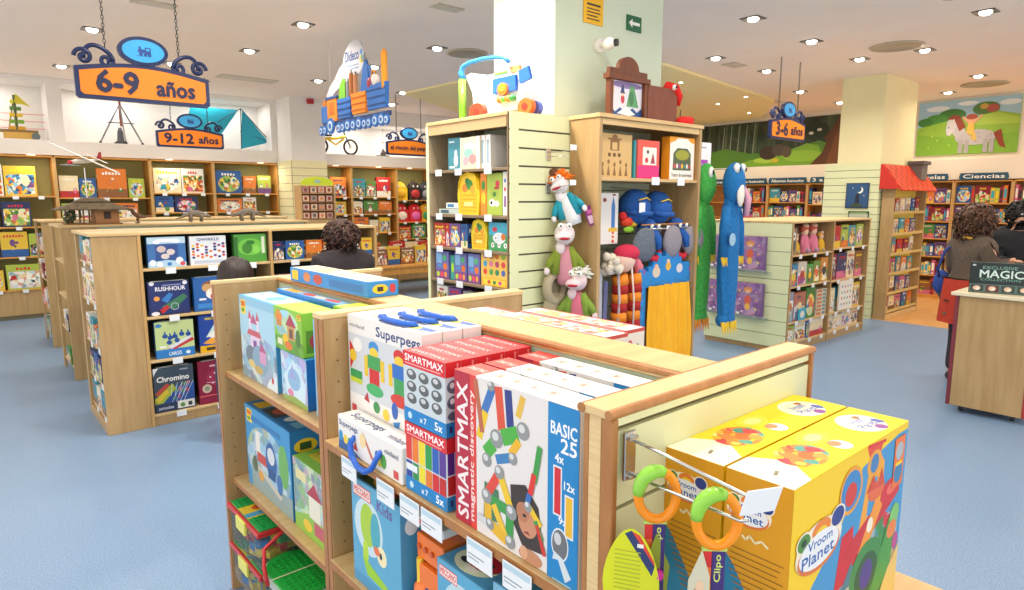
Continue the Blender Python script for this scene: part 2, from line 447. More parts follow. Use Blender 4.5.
# back wall with its two display niches above the shelving
m = MB()
m.box(-3, 13.2, 12.1, 12.2, 0, CZ, WALL)
m.box(-3, 4.52, 11.5, 12.1, 3.33, CZ-.001, WALL); m.box(-3, 13.0, 11.5, 12.1, 2.32, 2.53, WALL)
m.box(1.22, 1.40, 11.5, 12.1, 2.53, 3.33, WALL); m.box(4.40, 5.15, 11.5, 12.1, 2.53, 3.33, WALL)
m.box(4.52, 13.0, 11.5, 12.1, 3.12, CZ-.001, WALL); m.box(8.8, 13.0, 11.5, 12.1, 2.53, 3.12, WALL)
struct('wall_back', m)
# square pillar by the back wall: white above, slat cladding below
m = MB(); m.box(4.5, 5.11, 10.9, 11.5, 2.35, CZ, WALL); struct('wall_pillar', m)
t = thing('slat_cladding', 'pale yellow slat cladding round the foot of the white pillar at the back wall', 'slat wall', (4.8, 11.2, 0))
m = MB(); slats(m, (4.49, 10.885, 0), (1, 0, 0), .63, 0, 2.35, .03, WALLY, .13); m.build('front_slats', t, True)
m = MB(); slats(m, (4.47, 11.49, 0), (0, -1, 0), .6, 0, 2.35, .03, WALLY, .13); m.build('side_slats', t, True)
# right wall
m = MB(); m.box(13.15, 13.25, -3, 12.1, 0, CZ, WALLC)
m.box(12.8, 13.15, 2.0, 12.05, 2.02, 2.36, WALLC); struct('wall_right', m)
# centre pillar
m = MB(); m.box(3.025, 4.14, 3.09, 3.70, 0, CZ, WALLG); struct('wall_centre_pillar', m)
# column by the children's corner
m = MB(); m.box(9.88, 11.1, 3.62, 4.20, 0, CZ, WALLY); struct('wall_column', m)
t = thing('slat_cladding', 'pale green slat cladding on the column with the night picture', 'slat wall', (10.4, 3.95, 0))
m = MB(); slats(m, (9.849, 4.36, 0), (0, -1, 0), .76, 0, 2.2, .03, SLAT, .103); m.build('front_slats', t, True)
m = MB(); slats(m, (9.852, 3.598, 0), (1, 0, 0), 1.25, 0, 2.2, .02, SLAT, .103); m.build('side_slats', t, True)
m = MB(); m.box(9.83, 9.845, 3.72, 4.03, 1.57, 1.925, C('#1e3050'))
m.art((9.83, 4.03, 1.57), (0, -1, 0), (0, 0, 1), .31, .355, [('r', .04, .04, .96, .96, '#27517e'), ('e', .62, .72, .13, .13, '#f2f0dc'), ('e', .56, .76, .12, .12, '#27517e'),
  ('p', [(.2, .05), (.5, .3), (.8, .05)], '#3b4a2e'), ('p', [(.42, .2), (.62, .2), (.6, .55), (.52, .6), (.44, .5)], '#1a2436'), ('e', .3, .8, .02, .02, '#e8e8e0'), ('e', .8, .5, .02, .02, '#e8e8e0')], .0003)
tag(m.build('night_picture', None, True), 'dark blue picture of a crescent moon on the pale slat column', 'picture')
m = MB(); m.box(9.832, 9.846, 3.7, 3.98, 1.15, 1.53, C('#3f5a3a'))
m.art((9.832, 3.98, 1.15), (0, -1, 0), (0, 0, 1), .28, .38, [('r', .05, .05, .95, .9, '#b9bda6'), ('r', .1, .9, .9, .97, '#7d9a60'), ('r', .15, .3, .85, .33, '#8f9482'), ('r', .15, .5, .85, .53, '#8f9482'), ('r', .15, .7, .85, .73, '#8f9482')], .0003)
tag(m.build('poster', None, True), 'grey text poster hung below the moon picture on the slat column', 'poster')

# murals (printed panels on the right wall)
R = random.Random(5)
m = MB(); m.box(13.12, 13.148, 5.4, 9.4, 2.37, 3.31, C('#26351f'))
W_, H_ = 4.0, .94
it = [('r', 0, 0, 1, 1, 'P5:#2c3b25,#35452c,#243020,#2f3f28')]
for k in range(26):
    x = R.uniform(0, .95); it.append(('p', [(x, .25), (x+.012, .25), (x+.02, 1), (x+.004, 1)], R.choice(['#3f4d33', '#1c2919', '#4b5a3c'])))
for k in range(5): x = .33+k*.045; it.append(('l', [(x, .2), (x+.01, .95)], .02, '#8f9a80'))
it += [('p', [(0, 0), (1, 0), (1, .3), (.86, .5), (.7, .34), (.5, .3), (.35, .45), (.2, .32), (0, .4)], '#4f7d26'), ('p', [(.36, 0), (.9, 0), (.86, .4), (.8, .46), (.7, .3), (.5, .16)], '#76a62e'),
       ('e', .78, .2, .1, .12, '#8cb838'), ('e', .58, .14, .06, .06, '#a3c644'), ('p', [(.82, 0), (1, 0), (1, 1), (.955, 1), (.92, .7), (.86, .58), (.9, .5), (.88, .25)], '#5a3319'), ('p', [(.9, .0), (.95, .0), (.98, .95), (.94, .6)], '#6f431f'),
       ('e', .6, .3, .05, .15, '#3a2a20'), ('e', .66, .35, .04, .13, '#4c4238'), ('e', .7, .3, .025, .12, '#5a4a38'), ('e', .64, .13, .02, .05, '#c9b42c'), ('e', .84, .7, .07, .18, '#22321c'), ('e', .82, .66, .012, .03, '#d8dccb'), ('e', .86, .72, .012, .03, '#d8dccb')]
m.art((13.12, 9.4, 2.37), (0, -1, 0), (0, 0, 1), W_, H_, it, .0003)
tag(m.build('forest_mural', None, True), 'dark forest mural with a sunlit green clearing above the picture book shelves', 'mural')
m = MB(); m.box(13.12, 13.148, 2.78, 4.24, 2.45, 3.36, C('#8fb53c'))
it = [('r', 0, 0, 1, 1, '#9fc6d8'), ('e', .2, .86, .12, .05, '#dfe9ea'), ('e', .5, .92, .1, .04, '#dfe9ea'), ('e', .9, .88, .1, .05, '#dfe9ea'),
      ('e', .35, .72, .14, .12, '#3f7f34'), ('e', .2, .66, .12, .1, '#4c9139'), ('e', .08, .62, .08, .08, '#3f7f34'), ('e', .68, .8, .13, .12, '#4b7a30'), ('e', .74, .8, .06, .07, '#b3564a'), ('e', .66, .84, .04, .05, '#c9a048'),
      ('p', [(0, 0), (1, 0), (1, .66), (.8, .74), (.55, .66), (.3, .62), (0, .52)], '#8fb83a'), ('p', [(0, 0), (1, 0), (1, .35), (.5, .28), (0, .4)], '#7fae33'), ('p', [(.5, .66), (.8, .72), (1, .6), (1, .5), (.6, .52)], '#a9c849')]
for k in range(22): it.append(('e', R.uniform(.02, .98), R.uniform(.04, .5), .006, .012, R.choice(['#5c8f28', '#e8e36a', '#6d9a2e'])))
it += [('e', .6, .3, .2, .14, '#b9b2b0'), ('p', [(.42, .3), (.5, .42), (.44, .62), (.36, .68), (.3, .5), (.36, .4)], '#c0bab8'), ('p', [(.3, .44), (.38, .4), (.42, .6), (.36, .68), (.31, .62)], '#cdc7c4'), ('e', .335, .42, .03, .07, '#d4cecb'),
       ('p', [(.44, .42), (.5, .5), (.43, .7), (.36, .72), (.38, .64)], '#8e3b22'), ('p', [(.3, .66), (.38, .74), (.42, .68), (.36, .64)], '#8e3b22')]
for x in (.44, .5, .68, .74): it.append(('r', x, .02, x+.045, .26, '#aaa3a1'))
it += [('p', [(.77, .36), (.84, .42), (.87, .2), (.9, .08), (.84, .12), (.8, .25)], '#8e3b22'), ('p', [(.52, .38), (.6, .38), (.62, .24), (.58, .24)], '#d9b45c'), ('p', [(.51, .38), (.59, .38), (.58, .58), (.52, .58)], '#e0b64a'), ('e', .55, .62, .05, .07, '#e0a47a'), ('e', .55, .67, .055, .05, '#a8401c'),
       ('l', [(.53, .56), (.46, .68)], .03, '#e0a47a'), ('l', [(.58, .56), (.65, .7)], .03, '#e0a47a'), ('e', .33, .5, .006, .012, '#2b2b2b')]
for k in range(9): it.append(('e', R.uniform(.5, .76), R.uniform(.22, .4), .008, .01, '#8f8886'))
m.art((13.12, 4.24, 2.45), (0, -1, 0), (0, 0, 1), 1.46, .91, it, .0003)
tag(m.build('meadow_mural', None, True), 'green meadow mural with a grey horse and small rider above the science shelves', 'mural')

# ================================================================== ceiling fittings
LP = [(1.29, 7.99), (2.83, 6.42), (2.83, 7.93), (2.34, 9.3), (4.40, 6.40), (4.38, 7.81), (4.26, 9.23), (5.75, 9.35), (6.28, 10.6), (5.98, 3.42), (7.30, 3.47), (7.26, 4.62), (8.24, 5.80), (8.49, 4.62),
      (10.2, 5.89), (10.55, 6.63), (10.49, 5.12), (12.19, 5.21), (7.38, 1.91), (8.65, 3.50), (8.71, 2.81), (11.05, 2.87), (12.39, 3.61),
      (1.25, 4.9), (1.25, 3.4), (2.75, 4.9), (1.0, 1.55), (1.45, .45), (4.4, 4.9), (5.9, 1.9), (4.4, 1.7), (2.9, 1.9), (2.35, 3.3), (2.05, 3.3), (-.4, 1.9), (-.5, 5), (-.5, 8), (1.3, 10.4), (3.0, 10.4), (-.3, 10.4), (7.4, 9.6), (9, 8), (12.1, 6.9), (12.2, 8.3), (11.9, 1.6), (9.9, 1.6), (4.6, .3), (5.9, 6.5), (7.2, 7.2)]
def lights():
    proto = None
    AN = ((1.2, 5.5, 'largest hanging sign'), (8, 4.1, 'three-to-six sign'), (3.2, 6, 'toy train sign'), (3.5, 3.3, 'centre pillar'), (10.5, 3.9, 'slat column'), (6.3, 1.3, 'counter'), (1.2, 1.5, 'front gondola'), (2.5, 10.5, 'back wall niches'), (12.6, 8, 'forest mural'), (12.6, 3, 'meadow mural'))
    nr = [min((math.hypot(x-a, y-c), n) for a, c, n in AN) for x, y in LP]
    for i, (x, y) in enumerate(LP):
        d_, near = nr[i]; k = sorted(q[0] for q in nr if q[1] == near).index(d_)
        lab = 'recessed ceiling spotlight by the %s, %s nearest to it' % (near, ORD[k])
        if proto is None:
            t = thing('ceiling_light', lab, 'ceiling light', (x, y, CZ), 0, 'recessed ceiling spotlights')
            b = MB(); F_ = C('#6a6158', .35)
            for q in (-1, 1): b.box(-.088, .088, q*.08-.012, q*.08+.012, -.010, -.0005, F_); b.box(q*.08-.012, q*.08+.012, -.068, .068, -.010, -.0005, F_)
            b.box(-.07, .07, -.07, .07, -.004, -.0006, C('#4a433c', .4)); b.build('square_trim', t)
            b = MB(); b.lathe([(.0, -.034), (.03, -.03), (.047, -.02), (.053, -.0045)], mat('#fff8ea', .4, emit=14), n=24); b.build('lens', t)
            proto = t; ks = tree_of(t)
        else: copy_tree(proto, (x, y, CZ), 0, lab, ks)
        ld = bpy.data.lights.new('spot', 'AREA'); ld.shape = 'DISK'; ld.size = .1; ld.energy = 10.5 if y < 9.9 else 10
        ld.color = (1, .87, .72) if x > 9 or y > 8.5 else (1, .93, .84)
        if hasattr(ld, 'spread'): ld.spread = math.radians(150)
        lo = bpy.data.objects.new('spot', ld); COL.objects.link(lo); lo.location = (x, y, CZ-.04)
        if (x, y) in ((2.35, 3.3), (2.05, 3.3)): ld.energy = 27
        if (x, y) in ((1.0, 1.55), (1.45, .45)): ld.energy = 16
lights()
# small downlights under the bulkhead over the wall shelving
for i, x in enumerate((.98, 2.76, 4.2, 5.6, 6.5, 7.2)):
    b = MB(); b.lathe([(.05, 0), (.05, -.006), (.035, -.008)][::-1], mat('#fff2d8', .4, emit=3), (x, 11.54, 2.32), n=16)
    wl = ('left end of the back wall', 'middle of the left back shelving', 'pillar on its left side', 'pillar on its right side', 'bicycle niche', 'right end of the back shelving')[i]
    tag(b.build('bulkhead_light', None, True), 'small round light under the bulkhead ledge near the '+wl, 'ceiling light', 'bulkhead lights')
    ld = bpy.data.lights.new('spot', 'AREA'); ld.shape = 'DISK'; ld.size = .08; ld.energy = 2.5; ld.color = (1, .88, .7)
    lo = bpy.data.objects.new('spot', ld); COL.objects.link(lo); lo.location = (x, 11.36, 2.29)
# lamps inside the niches
for x in (.3, 2.1, 3.7, 5.9, 7.3):
    ld = bpy.data.lights.new('niche_strip', 'AREA'); ld.shape = 'RECTANGLE'; ld.size = 1.0; ld.size_y = .05; ld.energy = 7; ld.color = (1, .97, .93)
    lo = bpy.data.objects.new('niche_strip', ld); COL.objects.link(lo); lo.location = (x, 11.75, 3.1 if x > 5 else 3.31)
def vent_round(x, y, r, lab):
    b = MB(); b.lathe([(r, 0), (r*1.02, -.012), (r*.85, -.02), (r*.8, -.008), (r*.6, -.022), (r*.55, -.01), (r*.35, -.024), (r*.3, -.012), (.02, -.025)][::-1], C('#b9ab94', .4), (x, y, CZ), n=32)
    tag(b.build('round_vent', None, True), lab, 'air vent')
vent_round(4.81, 6.38, .24, 'round ceiling air diffuser left of the tall white pillar')
vent_round(8.25, 2.95, .27, 'large round ceiling air diffuser near the slat column, closest to the counter')
vent_round(11.9, 3.0, .3, 'round ceiling air diffuser before the meadow mural')
vent_round(4.3, 4.27, .18, 'round ceiling fitting at the top edge beside the white pillar')
vent_round(6.6, 1.95, .1, 'small round ceiling fitting at the top edge above the counter')
def vent_rect(x, y, w, d, lab):
    b = MB(); b.box(x-w/2, x+w/2, y-d/2, y+d/2, CZ-.012, CZ-.001, C('#c9bfae'))
    n = 5
    for k in range(n): b.box(x-w/2+.02, x+w/2-.02, y-d/2+.02+(d-.04)*k/n, y-d/2+.02+(d-.04)*(k+.6)/n, CZ-.018, CZ-.011, C('#d8cfc0'))
    tag(b.build('ceiling_grille', None, True), lab, 'air vent')
vent_rect(3.43, 9.75, .8, .3, 'rectangular ceiling grille in front of the kite niche')
vent_rect(3.57, 5.03, .3, .14, 'small pale ceiling fitting above the toy train sign')
vent_rect(10.9, 6.0, .9, .35, 'rectangular ceiling grille beside the three-to-six sign')
vent_rect(1.55, 6.6, .35, .16, 'small pale ceiling plate above the largest age sign')
vent_rect(7.8, 4.69, .3, .2, 'faint ceiling hatch right of the centre pillar')
# alarm, pillar signs, camera
b = MB(); b.box(4.8, 4.91, 10.84, 10.898, 3.3, 3.38, C('#b3202c')); tag(b.build('alarm_sounder', None, True), 'small red fire alarm box high on the white back pillar', 'alarm')
b = MB(); b.box(3.28, 3.47, 3.08, 3.0885, 2.85, 3.12, C('#e9b41f'))
b.art((3.28, 3.08, 2.85), (1, 0, 0), (0, 0, 1), .19, .27, [('e', .55, .72, .2, .1, '#20201c'), ('p', [(.2, .6), (.5, .56), (.8, .66), (.7, .74), (.3, .7)], '#20201c'), ('r', .15, .42, .85, .47, '#3a3420'), ('r', .15, .33, .8, .36, '#3a3420'), ('r', .15, .25, .85, .28, '#3a3420'), ('r', .15, .17, .7, .2, '#3a3420'), ('r', .15, .09, .8, .12, '#3a3420')])
tag(b.build('notice_sign', None, True), 'yellow camera surveillance notice with small print on the centre pillar', 'sign')
b = MB(); b.box(3.72, 3.88, 3.08, 3.0885, 2.87, 2.975, C('#14633c'))
b.art((3.72, 3.08, 2.87), (1, 0, 0), (0, 0, 1), .16, .105, [('p', [(.12, .5), (.36, .78), (.36, .6), (.88, .6), (.88, .4), (.36, .4), (.36, .22)], '#e8f0e8')])
tag(b.build('exit_sign', None, True), 'green sign with a white arrow pointing left on the centre pillar', 'sign')
t = thing('security_camera', 'white dome security camera on a bracket on the centre pillar', 'camera', (3.43, 3.08, 2.72))
b = MB(); b.cyl((0, .008, 0), (0, -.02, 0), .045, C('#eceae4', .3)); b.cyl((0, -.02, 0), (0, -.06, 0), .018, C('#eceae4', .3)); b.build('wall_bracket', t)
b = MB(); b.ell((0, -.09, 0), (.04, .05, .04), C('#f2f0ea', .25), 18); b.build('housing', t)
b = MB(); b.cyl((.01, -.125, 0), (.02, -.15, 0), .024, C('#202226', .15)); b.build('lens', t)

# ================================================================== hanging age signs
NAVY = C('#142452', .35); ORAN = C('#ee8212', .4)
def spiral(cx, cz, r0, turns, a0, sgn, n=22):
    return [(cx+sgn*r0*(1-.8*k/n)*math.cos(a0+turns*2*PI*k/n), 0, cz+r0*(1-.8*k/n)*math.sin(a0+turns*2*PI*k/n)) for k in range(n+1)]
def age_sign(x, y, z, text, tx, lab, W=.88):
    t = thing('hanging_sign', lab, 'sign', (x+W/2, y, z), 0, 'hanging age signs')
    h = W/2
    def outline(g):
        p = [(-h+g, g+.02), (-h+g+.02, g), (h-g-.02, g), (h-g, g+.02), (h-g, .215-g)]
        for k in range(1, 12): a = k/12; p.append((h-g-(W-2*g)*a, .215-g+.055*math.sin(PI*a)))
        return p+[(-h+g, .215-g)]
    b = MB(); b.prism(outline(0), (0, -.02, 0), (1, 0, 0), (0, 0, 1), .04, NAVY); b.build('frame_board', t)
    b = MB(); b.prism(outline(.028), (0, -.024, 0), (1, 0, 0), (0, 0, 1), .006, ORAN)
    b.prism(outline(.028), (0, .024, 0), (-1, 0, 0), (0, 0, 1), .006, ORAN); b.build('orange_panel', t)
    for s, x0, x1, z0, z1 in tx:
        b = MB(); vs, fs = text_geo(s); dw = .05*(z1-z0) if len(s) < 6 else .03*(z1-z0)
        for n_, (sx, sy) in enumerate(((-1, 0), (1, 0), (0, -1), (0, 1), (0, 0))): b.add([(x0+(x1-x0)*a+sx*dw, -.0285-.0004*n_, z0+(z1-z0)*c+sy*dw) for a, c in vs], fs, C('#1b2146'))
        b.build('lettering', t)
    b = MB(); b.lathe([(1, -.02), (1, .02)], NAVY, M=Matrix.Translation((0, 0, .366)) @ Matrix.Diagonal((.165, 1, .102, 1)) @ Matrix.Rotation(PI/2, 4, 'X'), n=30, smooth=False)
    b.lathe([(1, -.024), (1, .024)], C('#3aa0dc', .35), M=Matrix.Translation((0, 0, .366)) @ Matrix.Diagonal((.138, 1, .078, 1)) @ Matrix.Rotation(PI/2, 4, 'X'), n=30, smooth=False)
    b.art((-.06, -.0245, .326), (1, 0, 0), (0, 0, 1), .12, .08, [('e', .4, .5, .22, .18, '#1d3f86'), ('r', .25, .6, .36, .9, '#1d3f86'), ('r', .58, .3, .9, .85, '#1d3f86'), ('r', .65, .55, .82, .75, '#3aa0dc'), ('e', .35, .22, .1, .14, '#1d3f86'), ('e', .6, .22, .1, .14, '#1d3f86'), ('e', .82, .22, .1, .14, '#1d3f86'), ('r', .1, .05, .95, .09, '#1d3f86')])
    b.build('oval_badge', t)
    for s in (-1, 1):
        b = MB()
        pts = spiral(s*.375, .285, .058, 1.25, 0, s, 30)[::-1]
        arc = [(s*(.40-.17*k/8)+0, 0, .235+.115*math.sin(PI*.5*k/8)) for k in range(9)]
        b.tube(pts, .015, NAVY); b.tube([(s*(.285+.09*math.cos(a)), 0, .275+.092*math.sin(a)+.012*math.sin(2*a)) for a in [PI*q/16 for q in range(17)]], .015, NAVY)
        b.tube(spiral(s*.238, .275, .045, 1.2, PI, s, 30)[::-1], .014, NAVY)
        b.build('scroll', t)
        b = MB(); zz = .365; L = CZ-z; k = 0
        while zz < L-.005:
            c = (s*.24, 0, zz+.014); r = [(c[0]+(.008*math.cos(a) if k % 2 else 0), (0 if k % 2 else .008*math.cos(a)), c[2]+.017*math.sin(a)) for a in [q*PI/4 for q in range(8)]]
            b.tube(r, .0028, C('#33302e', .4), 5, True); zz += .027; k += 1
        b.build('chain', t)
    return t
age_sign(.76, 5.53, 2.40, '', [('6-9', -.31, -.05, .055, .205), ('años', .07, .33, .06, .165)], 'largest orange sign reading 6-9 años hung on chains at the upper left')
age_sign(2.26, 10.05, 2.41, '', [('9-12', -.34, .03, .06, .19), ('años', .1, .36, .07, .16)], 'orange sign reading 9-12 años in front of the back niche')
age_sign(7.62, 4.07, 2.43, '', [('3-6', -.32, -.03, .05, .205), ('años', .05, .36, .07, .17)], 'orange sign reading 3-6 años in front of the forest mural')
age_sign(5.56, 9.6, 2.42, '', [('el rincón del peque', -.37, .37, .075, .16)], 'orange sign reading el rincón del peque beside the bicycle niche')
# ================================================================== front gondola (nearest the camera)
g = thing('display_gondola', 'wooden two-bay display gondola full of boxed toys in the foreground', 'shelving', (1.17, 1.75, 0))
def gp(name, x0, x1, y0, y1, z0, z1, mt, parent=None, edge=True):
    b = MB(); b.box(x0, x1, y0, y1, z0, z1, mt); return b.build(name, parent or g, True)
def end_panel(y0, y1, holes=None):
    b = MB(); b.box(.80, 1.575, y0, y1, 0, 1.352, WOOD)
    b.box(.797, .80, y0+.001, y1-.001, 0, 1.352, EDGE); b.box(1.575, 1.578, y0+.001, y1-.001, 0, 1.352, EDGE)
    b.box(.793, 1.582, y0-.001, y1+.001, 1.352, 1.368, PLY)
    if holes is not None:
        z = .2
        while z < 1.3:
            for x in (.84, 1.0):
                b.cyl((x, holes, z), (x, holes-.002 if holes < (y0+y1)/2 else holes+.002, z), .003, C('#6b5334'), n=8)
            z += .064
    return b.build('end_panel', g, True)
end_panel(2.795, 2.822, 2.795)
end_panel(1.80, 1.827, 1.827); end_panel(1.769, 1.797, 1.769)
# near end panel: slat board framed in brown-edged wood
b = MB(); b.box(.775, 1.47, .672, .708, 0, 1.35, WOOD); b.box(.772, .775, .673, .699, 0, 1.35, PLY); b.box(.7715, .7755, .6995, .710, 0, 1.35, EDGE); b.build('end_panel', g, True)
b = MB(); slats(b, (.785, .652, .0), (1, 0, 0), .672, .25, 1.3265, .02, SLAT, .1365, C('#6b5a30'), .008); b.box(.785, 1.457, .652, .661, 1.3345, 1.351, SLAT); b.box(.785, 1.457, .6612, .6715, 1.3, 1.351, C('#6b5a30')); b.build('slat_board', g, True)
for x0, x1 in ((.770, .784), (1.458, 1.470)):
    b = MB(); b.box(x0, x1, .645, .6715, .02, 1.351, EDGE); b.build('edge_post', g, True)
b = MB(); b.box(.765, 1.468, .652, .708, 1.351, 1.368, PLY)
b.cyl((.763, .650, 1.3595), (1.470, .650, 1.3595), .0085, EDGE, n=12); b.cyl((.763, .710, 1.3595), (1.475, .710, 1.3595), .0085, EDGE, n=12)
b.build('cap_rail', g, True)
# spines: hollow centre walls with a flat top
for y0, y1 in ((1.83, 2.793), (.71, 1.767)):
    b = MB(); b.box(1.068, 1.082, y0, y1, .08, 1.34, SLATG); b.box(1.165, 1.18, y0, y1, .08, 1.34, SLATG)
    b.box(1.064, 1.184, y0, y1, 1.34, 1.366, WOODH); b.cyl((1.066, y0, 1.354), (1.066, y1, 1.354), .008, EDGE, n=10)
    b.build('centre_wall', g, True)
def gshelf(x0, x1, y0, y1, z, tg=()):
    s = gp('shelf', x0, x1, y0, y1, z-.022, z, WOODH)
    q = MB(); q.box(x0-.002 if x0 < 1 else x1, x0 if x0 < 1 else x1+.002, y0+.002, y1-.002, z-.021, z-.001, EDGE); q.build('edge_strip', s, True)
    for y in tg:
        q = MB(); q.box(x0-.0085, x0-.006, y-.043, y+.043, z-.064, z-.006, TAG)
        q.art((x0-.0085, y+.043, z-.064), (0, -1, 0), (0, 0, 1), .086, .058, [('r', .04, .72, .96, .94, '#b9d3e2'), ('r', .06, .38, .7, .43, '#8b97a2'), ('r', .06, .24, .5, .28, '#8b97a2')])
        q.build('price_tag', s, True)
for z in (.10, .515, .985): gshelf(.825, 1.066, 1.828, 2.794, z)
for z, tg in ((.10, ()), (.607, ()), (.990, (1.60, 1.40, 1.285, 1.19, 1.01, .89))): gshelf(.788, 1.066, .709, 1.768, z, tg)
for y0, y1 in ((.709, 1.768), (1.828, 2.794)):
    for z in (.10, .55, .96): gshelf(1.182, 1.56, y0, y1, z)
    gp('plinth', .86, 1.52, y0, y1, 0, .075, WOOD)

# ---- far bay of the front gondola, left side. faces look to -x  (rz = -90 deg)
LX = -PI/2
def lbox(name, label, cat, x0, x1, y0, y1, z0, z1, base, faces, group=None):
    """carton facing -x: F is the -x face (reads left to right = high y to low y), R is the -y face"""
    return gbox(name, label, cat, ((x0+x1)/2, (y0+y1)/2, z0+.001), LX, y1-y0, x1-x0, z1-z0-.001, base, faces, group)
logo = lambda x0, y0, x1, y1: [('r', x0, y0, x1, y1, '#f5d32a'), ('r', x0+.1*(x1-x0), y0+.55*(y1-y0), x1-.1*(x1-x0), y1-.1*(y1-y0), '#d96a1e'), ('r', x0+.15*(x1-x0), y0+.15*(y1-y0), x1-.3*(x1-x0), y0+.4*(y1-y0), '#4c9a3c')]
castle = [('r', 0, 0, 1, 1, '#8fc3de'), ('r', 0, 0, 1, .62, 'P26:#8fb9cf,#a9c9d8,#7f93a4,#c9d6dc,#9ab0c8'), ('p', [(0, .5), (.5, .6), (1, .5), (1, .9), (0, .9)], '#a9d3e6')] + logo(.05, .78, .2, .95) + [
    ('p', [(.2, .55), (.62, .55), (.58, .62), (.26, .62)], '#c65a6a'), ('r', .28, .62, .34, .75, '#e9d9ea'), ('r', .5, .62, .56, .75, '#e9d9ea'), ('p', [(.26, .75), (.31, .86), (.36, .75)], '#cf5668'), ('p', [(.48, .75), (.53, .86), (.58, .75)], '#cf5668'), ('p', [(.32, .7), (.41, .82), (.52, .7)], '#b75a86'),
    ('r', .3, .4, .56, .55, '#e2cfe6'), ('r', .38, .4, .48, .5, '#7a4a92'), ('e', .3, .3, .16, .12, '#6f7f8e'), ('e', .55, .28, .22, .18, '#86a6bb'), ('r', .55, .26, .72, .4, '#d99ac0'), ('p', [(.53, .4), (.63, .5), (.74, .4)], '#b75a86'),
    ('e', .3, .2, .1, .05, '#d9c27a'), ('e', .5, .16, .12, .05, '#c4a85a'), ('p', [(.7, 0), (1, 0), (1, .2), (.8, .12)], '#d9e9f0'), ('e', .88, .12, .03, .04, '#c03a44')]
lbox('toy_castle_box', 'tall blue toy castle carton at the far end of the upper shelf', 'toy box', .865, 1.0, 2.325, 2.70, .985, 1.318, '#4aa0cf', {'F': castle, 'T': [('r', .05, .1, .95, .9, '#a9d9ee'), ('e', .3, .5, .1, .3, '#e9d9ea'), ('e', .6, .5, .12, .3, '#5cb1d8'), ('r', .75, .2, .9, .8, '#f4f0e2')]})
farm = [('r', 0, 0, 1, 1, '#8ec63f'), ('e', .45, .62, .42, .34, 'P30:#a8d8e8,#b9dcb0,#8fc0c8,#c9e0a0'), ('p', [(0, 0), (1, 0), (1, .3), (.6, .42), (0, .3)], 'P30:#6aa832,#7fb83a,#5f9a2e'), ('r', .06, .7, .3, .8, '#e9822a'), ('p', [(.03, .8), (.17, .95), (.33, .8)], '#d9952e'), ('r', .08, .55, .28, .7, '#c9863a'),
        ('p', [(.42, .62), (.6, .9), (.8, .62)], '#b03a4a'), ('r', .48, .3, .74, .62, '#c79a5a'), ('r', .55, .35, .67, .56, '#6e4a2a'), ('e', .4, .3, .1, .12, '#f0c42a'), ('e', .5, .16, .14, .1, '#e27a2a'), ('r', .1, .12, .28, .26, '#e9e2c8'), ('e', .85, .4, .08, .2, '#4c7a2a')] + logo(.84, .82, .97, .95)
lbox('toy_farm_box', 'bright green toy farmhouse carton lying on top of a light blue one', 'toy box', .863, .985, 2.075, 2.32, 1.166, 1.322, '#8cc63e', {'F': farm, 'R': [('r', .1, .1, .9, .6, '#5f8f2e'), ('e', .5, .35, .3, .2, '#b03a4a')], 'T': [('r', .05, .08, .95, .92, '#e2de4a'), ('e', .3, .5, .14, .2, '#e8a832'), ('e', .6, .5, .12, .2, '#d9c04a')]})
lbox('toy_ice_palace_box', 'light blue toy carton with a deep blue end beneath the green farmhouse box', 'toy box', .863, .975, 2.055, 2.275, .985, 1.165, '#3d9bd2', {'F': [('r', 0, 0, 1, 1, 'P30:#a9d3ea,#c9dcec,#8fb0d4,#b9b0d8'), ('p', [(.1, .5), (.5, .9), (.95, .5), (.9, .1), (.2, .1)], '#cfe6f2'), ('e', .5, .5, .25, .22, '#8fb9dc'), ('p', [(.3, .5), (.45, .8), (.6, .5)], '#9aa8d8'), ('e', .35, .2, .12, .08, '#d88ab0'), ('p', [(0, 0), (1, 0), (1, .1), (.5, .16), (0, .08)], '#8fae5a')],
     'R': [('r', 0, 0, 1, 1, '#1e6fc0'), ('e', .5, .8, .25, .09, '#2b2f3a'), ('e', .5, .8, .18, .06, '#e9d24a'), ('r', .3, .2, .7, .6, '#174f94'), ('e', .5, .4, .12, .08, '#a9c9e6')]})
lbox('toy_palace_box', 'thin pale blue toy carton standing against the double panel of the front gondola', 'toy box', .866, .95, 1.85, 1.995, .985, 1.315, '#7fbbe0', {'F': [('r', .1, .55, .5, .9, '#f2ead2'), ('r', .15, .1, .9, .5, '#e8a8c0'), ('e', .5, .3, .25, .12, '#c0607a'), ('e', .5, .7, .2, .1, '#f0cc2a')]})
